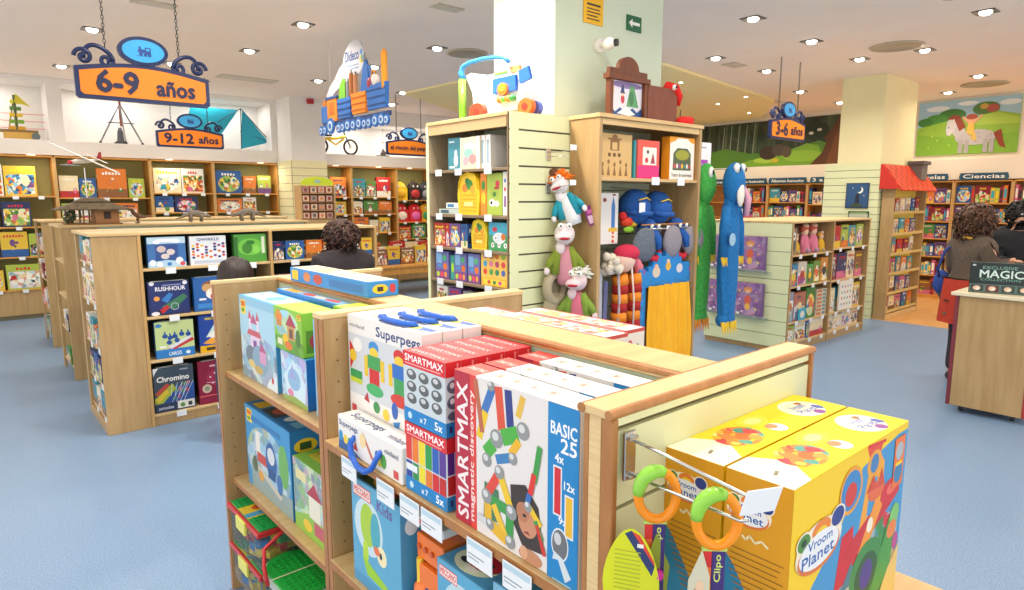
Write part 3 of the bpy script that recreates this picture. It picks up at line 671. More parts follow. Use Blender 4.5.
# cartons lying behind the castle box, tops showing
lbox('toy_village_box', 'blue toy carton with red figures on its lid behind the castle box', 'toy box', 1.003, 1.055, 2.07, 2.65, .985, 1.335, '#2f7fc4', {'T': [('r', .04, .1, .96, .9, '#8cc4e6'), ('r', .08, .15, .3, .85, '#efb03a'), ('e', .45, .5, .09, .3, '#cf4a4a'), ('e', .62, .5, .08, .3, '#e6d8c8'), ('e', .8, .5, .1, .3, '#d0606a')]})
lbox('toy_garden_box', 'small lime and yellow carton beside the blue village box on the front gondola', 'toy box', .955, 1.058, 1.86, 2.03, .985, 1.345, '#86b82e', {'T': [('r', .04, .06, .96, .94, '#dede4c'), ('e', .4, .5, .2, .25, '#c9c23a'), ('r', .7, .2, .88, .8, '#efe98a')], 'R': [('r', .1, .5, .9, .9, '#e9d24a')]})
o = gbox('toy_train_track_box', 'long blue carton with a beige lid lying on the centre wall top', 'toy box', (1.115, 2.30, 1.3665), LX, .66, .12, .055, '#2f86cc', {
    'F': [('r', .03, .15, .12, .85, '#f0c42a'), ('e', .25, .5, .05, .35, '#d9824a'), ('e', .4, .5, .06, .35, '#c04a3a'), ('r', .55, .2, .95, .7, '#2a6fb4')], 'R': [('e', .4, .5, .25, .3, '#e9c42a'), ('r', .3, .35, .5, .65, '#2a2f3a'), ('e', .8, .5, .1, .3, '#c03a44')],
    'T': [('r', .02, .04, .98, .96, '#e2c79a'), ('e', .35, .5, .08, .3, '#c9a27a'), ('e', .5, .55, .1, .3, '#bfc7b0'), ('r', .7, .1, .85, .9, '#c9d8e0')]})
# middle shelf of the far bay
train = [('r', 0, 0, 1, 1, '#3f93c9'), ('e', .5, .42, .48, .42, 'P24:#9cc6dc,#b9cfd6,#8aa4ac,#a8b89a,#7fa8c4'), ('p', [(.1, 0), (1, 0), (1, .25), (.55, .2), (.1, .35)], '#8fa3a0')] + logo(.04, .8, .17, .96) + [
    ('r', .24, .45, .34, .75, '#e9e4da'), ('r', .26, .38, .5, .5, '#c64a3c'), ('e', .58, .5, .12, .22, '#2f5f9e'), ('e', .58, .56, .08, .1, '#d5d8da'), ('r', .5, .28, .66, .4, '#2a4f86'), ('p', [(.2, .3), (.75, .12), (.8, .17), (.22, .36)], '#c9c2b0'), ('e', .2, .32, .06, .1, '#5a6a4a'), ('e', .85, .55, .1, .25, '#6fae5a'), ('e', .33, .22, .06, .06, '#d99a3a'), ('e', .75, .3, .06, .12, '#3d6ea8'), ('r', .15, .84, .8, .9, '#2a78b4')]
lbox('toy_train_box', 'large dark blue train set carton on the middle shelf of the front gondola', 'toy box', .863, 1.05, 2.235, 2.705, .515, .862, '#2577b4', {'F': train, 'R': [('e', .32, .82, .24, .08, '#e9c42a'), ('r', .2, .78, .44, .86, '#33502a'), ('r', .15, .25, .8, .7, '#1d5f96'), ('e', .48, .5, .16, .12, '#2a3550'), ('e', .48, .52, .09, .06, '#dfe3e6')],
     'T': [('r', .08, .1, .26, .6, '#d9b32a'), ('r', .1, .65, .4, .9, '#3a3f46'), ('r', .3, .1, .6, .9, '#39424a'), ('e', .45, .5, .1, .3, '#b9574a'), ('e', .7, .4, .06, .2, '#e2e6ea'), ('r', .8, .2, .95, .8, '#6fb4dc')]})
lbox('toy_village_carton', 'light green village playset carton right of the train set carton', 'toy box', .863, 1.0, 1.85, 2.215, .515, .785, '#7fb84a', {'F': [('r', 0, 0, 1, 1, 'P28:#a9cfc0,#8fb88a,#c9d8b0,#7f9aa0,#b9a8b0'), ('r', .06, .72, .3, .86, '#e2d8a0'), ('p', [(0, 0), (1, 0), (1, .25), (.4, .35), (0, .2)], '#8fbe4a'), ('r', .35, .3, .6, .6, '#e6e2d0'), ('p', [(.3, .6), (.48, .8), (.65, .6)], '#b03a4a'), ('e', .75, .45, .12, .25, '#c9d8e0'), ('r', .45, .1, .7, .28, '#c05a6a'), ('e', .3, .15, .1, .08, '#e8c43a'), ('e', .8, .14, .1, .1, '#dfa04a')],
     'T': [('r', .1, .3, .5, .9, '#c9c23a'), ('r', .12, .55, .45, .8, '#c9622a'), ('r', .55, .1, .9, .6, '#4c8a2a')]})
# brick tubs on the bottom
def tub(z, label, dy=0):
    t = thing('brick_tub', label, 'toy tub', (.895, 2.555+dy, z), 0, 'stacked toy brick tubs')
    W, D, H_ = .24, .36, .155
    m_ = mat('#cfe0e4', .04, trans=.92)
    b = MB(); b.box(-W/2+.012, W/2-.012, -D/2+.012, D/2-.012, .0005, H_-.012, m_); b.build('bin', t)
    b = MB(); q = random.Random(int(z*100)+3)
    for k in range(52):
        x = q.uniform(-.072, .065); y = q.uniform(-.12, .115); zz = q.uniform(.006, .105); c = q.choice(['#e2b81f', '#c8362e', '#2a6fb4', '#2f8f4a', '#e2b81f'])
        M = Matrix.Translation((x, y, zz)) @ Matrix.Rotation(q.uniform(-.5, .5), 4, 'Z')
        b.box(-.024, .024, -.024 if k % 2 else -.045, .024 if k % 2 else .045, 0, .03, C(c), M)
    b.build('toy_bricks', t)
    b = MB(); b.box(-W/2, W/2, -D/2, D/2, H_-.012, H_+.008, C('#c22a30', .35)); b.build('lid_rim', t)
    b = MB(); b.box(-W/2+.012, W/2-.012, -D/2+.012, D/2-.012, H_+.008, H_+.014, C('#17a04c', .4))
    for i in range(9):
        for j in range(14):
            if 4 < j < 10: continue
            b.cyl((-W/2+.032+i*.022, -D/2+.035+j*.0225, H_+.014), (-W/2+.032+i*.022, -D/2+.035+j*.0225, H_+.019), .007, C('#17a04c', .4), n=8)
    b.art((-W/2+.012, .075, H_+.0142), (0, -1, 0), (1, 0, 0), .12, W-.024, [('r', 0, 0, 1, 1, '#e8c93a'), ('r', .6, 0, .9, 1, '#4aa3cf'), ('e', .3, .3, .18, .1, '#d9622a'), ('e', .4, .6, .16, .1, '#b3503a'), ('e', .7, .7, .12, .1, '#e6d9b0'), ('r', .05, .75, .5, .95, '#c8362e')])
    b.build('lid', t)
    b = MB(); b.box(-W/2-.008, -W/2+.004, -.05, .05, H_-.05, H_+.004, C('#e2e06a', .4)); b.build('clasp', t)
    return t
tub(.1012, 'lower of the two stacked rectangular brick tubs with green lids'); tub(.1012+.1755, 'upper of the two stacked rectangular brick tubs with green lids')
t = thing('brick_bucket', 'round-ended brick bucket with a green lid and red carrying handle', 'toy tub', (.868, 2.215, .1012))
def stad(w_, d_, n=10): return [(w_*math.cos(a), (d_ if math.sin(a) > 0 else -d_)*1+w_*math.sin(a)) for a in [PI*2*(k+.5)/(2*n) for k in range(2*n)]]
b = MB(); b.prism(stad(.098, .06), (0, 0, .20), (1, 0, 0), (0, 1, 0), .20, mat('#cfe0e4', .04, trans=.92)); b.build('bin', t)
b = MB(); b.prism(stad(.108, .062), (0, 0, .222), (1, 0, 0), (0, 1, 0), .022, mat('#cfdcd6', .3, trans=.3)); b.build('lid_rim', t)
b = MB(); b.prism(stad(.098, .06), (0, 0, .232), (1, 0, 0), (0, 1, 0), .01, C('#1aa83f', .4))
for i in range(7):
    for j in range(12):
        x = -.066+i*.022; y = -.125+j*.0225
        if x*x+max(0, abs(y)-.06)**2 < .085**2: b.cyl((x, y, .232), (x, y, .2365), .007, C('#1aa83f', .4), n=8)
b.build('lid', t)
b = MB(); b.box(-.11, .11, -.006, -.001, .2365, .2375, C('#e6dfc0')); b.build('strap', t)
b = MB(); b.tube([(-.112, .02, .205), (-.112, .05, .26), (-.095, .09, .31), (0, .12, .35), (.095, .09, .31), (.112, .05, .26), (.112, .02, .205)], .008, C('#c22a30', .35)); b.build('handle', t)
b = MB(); q = random.Random(9)
for k in range(30):
    M = Matrix.Translation((q.uniform(-.06, .05), q.uniform(-.1, .1), q.uniform(.006, .16))) @ Matrix.Rotation(q.uniform(-1, 1), 4, 'Z')
    b.box(-.016, .016, -.03, .03, 0, .02, C(q.choice(['#e2b81f', '#c8362e', '#2a6fb4', '#2f8f4a'])), M)
b.build('toy_bricks', t)

# ---- near bay, upper ledge
Zl = .9905
W0 = '#eceae6'
caseF = [('r', 0, 0, 1, 1, '#cfd5da'), ('r', 0, .82, 1, 1, W0), ('r', 0, 0, 1, .22, W0), ('t', 'miniland', .03, .885, .25, .92, '#4a5a6a'), ('t', 'Superpegs', .42, .83, .98, .95, '#23407a'),
    ('e', .14, .72, .07, .07, '#f0efe9'), ('p', [(.02, .75), (.12, .62), (.02, .45)], '#cf2a2a'), ('e', .07, .6, .05, .06, '#e8c42a'), ('r', .02, .38, .2, .46, '#2f9a52'), ('r', .02, .33, .2, .38, '#c4d23a')]
for x, body, arm in ((.38, '#3f9f55', '#e8c42a'), (.72, '#2a6fc4', '#e8c42a')):
    caseF += [('e', x, .74, .07, .06, '#3a8fd0' if x < .5 else '#cf2a2a'), ('e', x, .69, .06, .05, '#f0cc3a'), ('r', x-.09, .53, x+.09, .66, body), ('r', x-.14, .44, x-.09, .64, arm), ('r', x+.09, .44, x+.14, .64, arm), ('r', x-.07, .36, x+.07, .53, '#cf2a2a' if x < .5 else '#3f9f55'), ('e', x, .33, .12, .06, '#46b06a' if x < .5 else '#cf3a2a')]
caseF += [('p', [(.22, .2), (.27, .28), (.3, .18)], '#c03a44'), ('e', .4, .17, .045, .055, '#2f8f4a'), ('e', .53, .14, .045, .055, '#f0cc3a'), ('e', .65, .22, .04, .08, '#2a5fb4'), ('p', [(.62, .1), (.72, .14), (.68, .02)], '#3a86c4'), ('e', .86, .12, .08, .08, '#e0463a'), ('r', .82, 0, .92, .08, '#2a3f7a'), ('r', .03, .03, .1, .1, '#d04a4a')]
for k, (x0, lab) in enumerate(((.868, 'front white peg game case with blue handle facing the aisle'), (.932, 'middle of the three white peg game cases with blue handles'), (.996, 'rearmost of the three white peg game cases, touching the centre wall'))):
    t = thing('peg_game_case', lab, 'game case', (x0+.031, 1.55, .991), LX, 'white peg game cases')
    w_, d_, h_ = .40, .062, .375
    b = MB(); b.box(-w_/2, w_/2, -d_/2, d_/2, 0, h_, C(W0))
    b.art((-w_/2, -d_/2, h_-.30), (1, 0, 0), (0, 0, 1), w_, .30, caseF)
    b.art((-w_/2, -d_/2, h_), (1, 0, 0), (0, 1, 0), w_, d_, [('e', .25, .7, .1, .22, '#d9dcb0'), ('p', [(.1, .5), (.25, .9), (.4, .6)], '#e8c27a'), ('e', .42, .5, .05, .3, '#8fb85a'), ('e', .62, .6, .05, .22, '#cf4a5a'), ('t', 'Superpegs', .5, .12, .78, .3, '#7a86a4'), ('p', [(.7, .9), (.98, .9), (.98, .5), (.8, .35)], '#3a62a8'), ('e', .78, .6, .06, .25, '#e8d83a')])
    b.build('case', t)
    b = MB(); b.tube([(q+.03, w2, h_+u2) for q, w2, u2 in ((-.078, .012, -.002), (-.077, .004, .008), (-.066, -.014, .010), (-.03, -.02, .010), (.03, -.02, .010), (.066, -.014, .010), (.077, .004, .008), (.078, .012, -.002))], .0085, C('#1f62c8', .3), 8); b.build('handle', t)
t = thing('peg_game_case', 'white peg game case lying flat at the ledge front, its blue handle hanging out', 'game case', (.83, 1.515, Zl+.001), LX, 'white peg game cases')
b = MB(); b.box(-.175, .175, -.034, .034, 0, .098, C(W0))
b.art((-.175, -.034, 0), (1, 0, 0), (0, 0, 1), .35, .098, [('p', [(0, .0), (.4, .0), (.02, .45)], '#2f5fa0'), ('t', 'Superpegs', .03, .68, .34, .88, '#23407a'), ('e', .05, .4, .035, .16, '#2f8fc4'), ('e', .13, .35, .035, .14, '#f0cc3a'), ('e', .2, .34, .03, .13, '#2f9a52'), ('p', [(.25, .2), (.3, .45), (.34, .2)], '#d9382e'),
   ('p', [(.42, .9), (.6, .2), (.55, .2), (.46, .6)], '#d07a5a'), ('e', .42, .6, .05, .2, '#f0d9a0'), ('e', .68, .3, .07, .14, '#e8d23a'), ('e', .74, .35, .04, .2, '#5aa84a'), ('e', .64, .4, .03, .16, '#3a6fb4'), ('t', 'miniland', .76, .62, .95, .76, '#6a7686'), ('r', .88, .08, .95, .3, '#d0504a')])
b.art((-.175, -.034, .098), (1, 0, 0), (0, 1, 0), .35, .068, [('t', 'Superpegs', .1, .2, .6, .7, '#23407a'), ('t', 'miniland', .72, .2, .95, .5, '#23407a')])
b.build('case', t)
b = MB(); b.tube([(-.075, -.032, .058), (-.075, -.047, .042), (-.06, -.053, .012), (-.02, -.056, -.008), (.02, -.056, -.008), (.055, -.053, .012), (.07, -.047, .042), (.07, -.032, .058)], .008, C('#1f62c8', .3), 8); b.build('handle', t)

# ---- small magnetic construction boxes, two high and six deep
def smart_small(x, z, top, lab):
    w_, d_, h_ = .176, .042, .174
    R_ = '#d8262c'; B_ = '#1a83c8'
    if top:
        mid = []
        for i in range(3):
            for j in range(3): mid += [('e', .2+.3*i, .35+.17*j, .12, .075, '#5c6062'), ('e', .18+.3*i, .37+.17*j, .06, .035, '#c9cdd0')]
        F = [('r', 0, .22, 1, .8, '#c9d6dc')]+mid
        Rf = [('r', 0, .22, 1, .8, '#c9d6dc'), ('e', .5, .67, .42, .09, '#5c6478'), ('e', .42, .69, .15, .04, '#dfe3e8'), ('e', .5, .46, .42, .09, '#5c6478'), ('e', .42, .48, .15, .04, '#dfe3e8'), ('e', .5, .28, .4, .06, '#5c6478')]
    else:
        cs = ['#d8382a', '#e87a22', '#e8d82a', '#2f9a48', '#2a5fb4', '#5a3a92']
        F = []
        for i, c in enumerate(cs): F += [('r', .02+i*.163, .46, .02+i*.163+.15, .8, c), ('r', .02+i*.163, .2, .02+i*.163+.15, .44, ['#2a3f9a', '#2f8f48', '#e8d82a', '#e07a22', '#cf2a2a', '#c02a2a'][i])]
        F += [('r', .02, .3, .3, .4, '#e6ecf0')]
        Rf = [('r', .05, .5, .5, .8, '#5a2a8a'), ('r', .55, .5, .95, .8, '#23409a'), ('r', .05, .22, .95, .48, '#c42a2a')]
    F += [('r', 0, .8, 1, 1, R_), ('r', 0, 0, 1, .2, B_), ('t', 'SMARTMAX', .05, .87, .95, .965, '#ffffff'), ('r', .05, .83, .9, .845, '#f0b0b0'), ('t', 'x 7', .4, .06, .55, .14, '#ffffff'), ('t', '5x', .75, .05, .92, .16, '#ffffff'), ('e', .15, .1, .05, .05, '#bfe0f2')]
    Rf += [('r', 0, .8, 1, 1, R_), ('r', 0, 0, 1, .2, B_), ('r', .72, .83, .84, .97, '#f08a8a'), ('t', '5x', .6, .05, .9, .16, '#ffffff'), ('r', .2, .06, .4, .15, '#23307a')]
    return lbox('magnetic_set_box', lab, 'toy box', x, x+d_, 1.152, 1.152+w_, z, z+h_+.001, '#cfdbe2', {'F': F, 'R': Rf, 'T': [('r', 0, 0, 1, 1, R_), ('t', 'SMARTMAX', .08, .3, .85, .62, '#f2b4b0'), ('r', .1, .14, .7, .18, '#f08a8a')], 'L': [('r', 0, .8, 1, 1, R_), ('r', 0, 0, 1, .2, B_)]}, 'small magnetic set boxes')
for k in range(6):
    pos = ('outermost', 'second from the aisle', 'third from the aisle', 'fourth from the aisle', 'fifth from the aisle', 'innermost by the centre wall')[k]
    x = .800+.0428*k
    smart_small(x, Zl, False, 'small lower magnetic set box showing coloured rods, %s' % pos)
    smart_small(x, Zl+.1765, True, 'small red-topped upper magnetic set box showing steel balls, %s' % pos)

# ---- large magnetic set boxes
def bar(x0, y0, x1, y1, c, wd=.017): return ('l', [(x0, y0), (x1, y1)], wd, c)
def ball(x, y, r=.045): return [('e', x, y, r, r*1.05, '#8f9494'), ('e', x-.01, y+.012, r*.5, r*.5, '#d3d7d6')]
bigF = [('r', 0, 0, 1, 1, '#e2dfdd'), ('r', 0, 0, .205, 1, '#b3243c'), ('r', .15, 0, .205, 1, '#d9433a'), ('t', 'SMARTMAX', .025, .04, .125, .93, '#f1e6e6', 90), ('t', 'magnetic discovery', .143, .05, .19, .9, '#f6e2dd', 90),
    bar(.27, .78, .36, .98, '#3f74b8', .022), bar(.43, .72, .40, .98, '#d95238', .024), bar(.5, .76, .48, .98, '#2f3f86', .022), bar(.23, .62, .29, .8, '#e8c42a', .02), bar(.2, .98, .26, .66, '#b96a4a', .015), bar(.43, .68, .56, .74, '#4fae43', .034), bar(.29, .54, .36, .62, '#4fae43', .03), bar(.38, .53, .5, .58, '#3f7fb8', .02), bar(.5, .6, .57, .7, '#e8b42a', .018),
    bar(.56, .84, .6, .97, '#e2b84a', .016)] + ball(.385, .66, .055) + ball(.6, .77, .05) + ball(.3, .5, .042) + ball(.52, .58, .036) + ball(.34, .97, .03) + [
    ('p', [(.5, .42), (.62, .46), (.72, .36), (.76, .1), (.6, .08), (.52, .2)], '#3d342f'), ('e', .64, .25, .075, .1, '#c98d6c'), ('e', .6, .29, .05, .06, '#b67b5c'), ('e', .615, .275, .014, .01, '#2b2320'), ('p', [(.6, .17), (.66, .17), (.64, .19)], '#8f3a38'), ('e', .66, .04, .09, .045, '#c18a68'), ('e', .61, .05, .03, .04, '#d9a683'),
    ('p', [(.27, .12), (.42, .14), (.4, .34), (.28, .36)], '#4a7a5a'),
    bar(.4, .44, .3, .28, '#d94a3c', .022), bar(.42, .44, .5, .28, '#e8c42a', .02), bar(.31, .27, .31, .11, '#e2b42a', .024), bar(.33, .26, .48, .25, '#3f9a48', .024), bar(.5, .24, .49, .08, '#3f9a48', .024), bar(.36, .24, .46, .08, '#e8c03a', .018), bar(.33, .1, .47, .06, '#e2b42a', .026)] + ball(.41, .46, .04) + ball(.3, .27, .045) + ball(.51, .25, .045) + ball(.5, .06, .04) + ball(.33, .1, .034) + [
    bar(.69, .5, .73, .72, '#3f9a48', .014), bar(.69, .55, .66, .42, '#d9382e', .014), bar(.655, .42, .64, .36, '#3a6fb8', .014), bar(.66, .34, .74, .26, '#e8c42a', .014), bar(.7, .28, .75, .18, '#3f9a48', .012), bar(.71, .26, .77, .1, '#c9382e', .01)] + ball(.645, .34, .03) + [
    ('r', .79, 0, 1, 1, '#1c84c6'), ('t', 'BASIC', .81, .83, .985, .9, '#f2f6f8'), ('t', '25', .88, .74, .985, .82, '#f2f6f8'), ('t', '4x', .84, .68, .9, .73, '#f2f6f8'), ('t', '12x', .905, .545, .975, .59, '#f2f6f8'), ('t', '9x', .87, .34, .93, .38, '#f2f6f8'),
    ('r', .83, .38, .89, .66, '#dfe8ee'), ('r', .838, .39, .882, .65, '#d02a34'), ('r', .91, .28, .97, .52, '#dfe8ee'), ('r', .918, .29, .962, .51, '#e8b82a'), ('e', .88, .22, .06, .095, '#dfe8ee'), ('e', .88, .22, .053, .085, '#6c7074'), ('e', .865, .25, .025, .035, '#c9cdd0'),
    ('p', [(.83, .12), (.87, .13), (.92, .02), (.96, .06), (.9, .15), (.84, .17)], '#cfdbe2'), ('r', .83, .0, .96, .012, '#8fc3e2'), ('r', .22, .08, .3, .13, '#cfd3d4')]
bigT = [('r', 0, 0, .2, 1, '#d8382f'), ('t', 'SMARTMAX', .03, .35, .18, .6, '#f0b0a8'), ('r', .85, .1, 1, .9, '#c9dff0')] + [('e', .3+.14*k, .5, .035, .22, ['#e0b9a8', '#e6c4b4', '#e8d0c4', '#e6bcb4'][k]) for k in range(4)]
bigT += [('e', .3+.14*k, .5, .012, .1, '#c98a7a') for k in range(4)]
for x0, x1, y0, lab in ((.802, .876, 0, 'frontmost large magnetic set box showing the word BASIC'), (.884, .958, .0, 'middle large magnetic set box just behind the front one'), (.984, 1.056, 0.0, 'rear large magnetic set box against the centre wall')):
    lbox('magnetic_set_box', lab, 'toy box', x0, x1, .746+y0, 1.121+y0, Zl, Zl+.345, '#e8e6e2', {'F': bigF, 'T': bigT, 'L': [('r', 0, 0, 1, 1, '#b3243c')]}, 'large magnetic set boxes')

# ---- near bay, shelf under the ledge
me_logo = [('r', .04, .84, .42, .95, '#e04038'), ('r', .05, .85, .41, .94, '#f0e0da'), ('t', 'MECCANO', .07, .865, .39, .925, '#d8302c')]
dino = [('r', 0, 0, 1, 1, '#5fa8cc'), ('e', .35, .6, .3, .26, '#c7dde6'), ('e', .34, .62, .16, .2, '#a8cc3a'), ('e', .5, .6, .1, .18, '#4fa8b8'), ('e', .28, .35, .06, .12, '#b8d83a'), ('e', .62, .42, .1, .09, '#f2e6b8'), ('e', .6, .42, .03, .03, '#2b2b33'), ('e', .52, .44, .06, .04, '#e8743a'), ('p', [(.2, .3), (.7, .18), (.9, .1), (.3, .14)], '#9ccc2e'), ('r', .0, .0, 1, .1, '#4f96c0'), ('t', 'Kids', .55, .82, .85, .92, '#6a5a9a')] + me_logo
lbox('construction_kit_box', 'blue construction kit box with a green dinosaur toy at the shelf start', 'toy box', .802, .87, 1.367, 1.632, .607, .924, '#4f9ac6', {'F': dino, 'T': [('r', .1, .1, .9, .9, '#3a5a2a'), ('e', .5, .5, .2, .3, '#c9a23a'), ('e', .75, .5, .1, .3, '#9a3a3a')], 'R': [('e', .5, .8, .3, .08, '#e9eef0')]})
t = thing('robot_toy_pack', 'orange robot toy in an open blue box beside the dinosaur kit', 'toy box', (.875, 1.28, .608), LX); t.scale = (.95, .95, .93)
b = MB(); b.box(-.075, .085, -.06, .06, 0, .09, C('#3f92c4')); b.box(-.075, .085, .045, .06, .09, .31, C('#3f92c4')); b.box(-.075, .085, -.06, .06, .31, .335, C('#dfe9ee'))
b.art((-.075, -.06, 0), (1, 0, 0), (0, 0, 1), .16, .09, [('e', .3, .5, .25, .4, '#e6e9ea'), ('e', .8, .5, .14, .3, '#8fc63a'), ('e', .3, .5, .12, .25, '#8a9098')])
b.art((-.075, -.06, .31), (1, 0, 0), (0, 0, 1), .16, .025, [('r', .2, .2, .4, .8, '#d8302c')]); b.build('carton', t)
b = MB()
OR = mat('#ee7a2e', .2); 
b.box(-.06, .065, -.045, .035, .2, .27, OR); b.box(-.05, .05, -.052, .02, .12, .19, OR); b.ell((-.035, -.048, .105), (.035, .016, .03), OR); b.cyl((-.045, -.045, .2), (-.045, -.045, .13), .01, C('#f0cc3a')); b.ell((.0, -.05, .115), (.018, .01, .018), C('#2a3f8a'))
for k in range(4): b.cyl((-.045+.03*k, -.046, .235), (-.045+.03*k, -.05, .235), .008, C('#c9581e'))
b.build('robot', t)
lady = [('r', 0, 0, 1, 1, '#5aa6cc'), ('e', .5, .48, .42, .4, '#b9d7e2'), ('e', .45, .45, .22, .26, '#c8283a'), ('e', .4, .55, .06, .07, '#26222a'), ('e', .5, .4, .06, .07, '#26222a'), ('e', .62, .28, .1, .1, '#26222a'), ('e', .5, .14, .25, .06, '#9ac83a')] + me_logo
lbox('construction_kit_box', 'blue construction kit box with a red ladybird toy printed on it', 'toy box', .802, .915, 1.01, 1.20, .607, .863, '#4f9ac6', {'F': lady, 'T': [('e', .45, .5, .36, .42, '#dfe9c8'), ('e', .5, .6, .3, .28, '#c8283a'), ('e', .4, .7, .06, .08, '#26222a'), ('e', .62, .6, .06, .08, '#26222a'), ('e', .3, .4, .1, .1, '#26222a'), ('e', .5, .25, .12, .08, '#f0ede4')]})
lbox('construction_kit_box', 'blue construction kit box with a printed maker name, nearest the slat end panel', 'toy box', .802, .905, .725, .99, .607, .90, '#4f9ac6', {'F': [('r', 0, 0, 1, 1, '#7fb8d6'), ('e', .75, .5, .3, .4, '#cfe2ea'), ('e', .75, .5, .16, .2, '#9ac83a'), ('r', .04, .8, .5, .94, '#e04038'), ('r', .05, .81, .49, .93, '#f0e0da'), ('t', 'MECCANO', .07, .83, .47, .91, '#d8302c')], 'T': [('p', [(.5, .1), (1, .1), (1, .9), (.6, .8)], '#9ac83a'), ('e', .8, .5, .1, .3, '#4a3a4a')]})
lbox('construction_kit_box', 'purple and yellow boxed kit deep on the shelf under the ledge', 'toy box', .985, 1.055, 1.10, 1.34, .607, .88, '#4a3a6a', {'F': [('e', .5, .5, .3, .3, '#e8c42a')]})
lbox('construction_kit_box', 'green boxed kit behind the dinosaur kit on the shelf under the ledge', 'toy box', .90, 1.05, 1.40, 1.75, .607, .905, '#2f6a34', {'T': [('e', .4, .5, .2, .3, '#c9b23a'), ('e', .7, .5, .12, .3, '#9a3a3a')]})

# ---- right hand side of the front gondola: boxes with red edged lids
for k, (x0, x1, y0, y1, z1, lab) in enumerate(((1.195, 1.29, 1.04, 1.45, 1.362, 'white and red boxed game nearest the centre wall, right side'), (1.298, 1.385, 1.06, 1.47, 1.362, 'white and red boxed game at the outer right edge of the front gondola'), (1.2, 1.36, 1.49, 1.70, 1.34, 'white and red boxed game farther along the right side'))):
    gbox('boxed_game', lab, 'game box', ((x0+x1)/2, (y0+y1)/2, .961), 0, x1-x0, y1-y0, z1-.961, '#e6e2dc', {'T': [('r', 0, 0, .1, 1, '#c8483f'), ('r', .9, 0, 1, 1, '#c8483f'), ('r', .15, .1, .85, .9, 'P45:#e6d8c8,#d8a890,#c9c86a,#e6e2dc,#b8746a')], 'F': [('r', 0, .975, 1, 1, '#c8483f'), ('o', .3, .88, .12, .05, .3, '#c03a44'), ('e', .65, .86, .1, .04, '#5a9a6a'), ('r', .08, .78, .6, .81, '#8f9aa4'), ('o', .3, .6, .15, .12, .3, '#c03a44'), ('e', .65, .5, .15, .12, '#5a9a6a'), ('r', .1, .2, .5, .35, '#8f9aa4')]})

# ================================================================== near end: bracket shelf, yellow cartons, hook with toys
t = thing('bracket_shelf', 'wooden bracket shelf on the slat end carrying two yellow cartons', 'shelf', (1.17, .5, .883))
b = MB(); b.box(-.29, .31, -.15, .14, 0, .022, WOODH); b.build('board', t)
for x in (-.25, .25):
    b = MB(); b.prism([(0, 0), (0, -.12), (-.01, -.12), (-.24, -.01), (-.24, 0)], (x, .14, 0), (0, 1, 0), (0, 0, 1), .004, STEEL); b.build('bracket', t)
YE = '#f3cd10'
def vp_logo(x, y, s, a=1):
    """rounded toy logo with two lines of letters; s = width, a = height factor"""
    h = s*a
    return [('e', x, y, s*.55, h*.42, '#f3e9cf'), ('e', x-s*.38, y+h*.22, s*.17, h*.17, '#f3e9cf'), ('e', x+s*.42, y+h*.28, s*.19, h*.19, '#f3e9cf'), ('e', x-s*.38, y+h*.22, s*.14, h*.14, '#4c8a3a'), ('e', x-s*.38, y+h*.22, s*.06, h*.06, '#26402a'), ('e', x+s*.42, y+h*.28, s*.16, h*.16, '#2a3f8a'),
            ('e', x+.02*s, y+h*.26, s*.22, h*.16, '#e8842a'), ('e', x+.02*s, y+h*.2, s*.14, h*.1, '#f3cd10'), ('e', x, y-h*.1, s*.5, h*.32, '#d9742e'), ('e', x, y-h*.06, s*.47, h*.29, '#e9eef2'),
            ('t', 'Vroom', x-s*.28, y+h*.0, x+s*.3, y+h*.15, '#2a62b0'), ('t', 'Planet', x-s*.4, y-h*.24, x+s*.36, y-h*.04, '#1f5fae')]
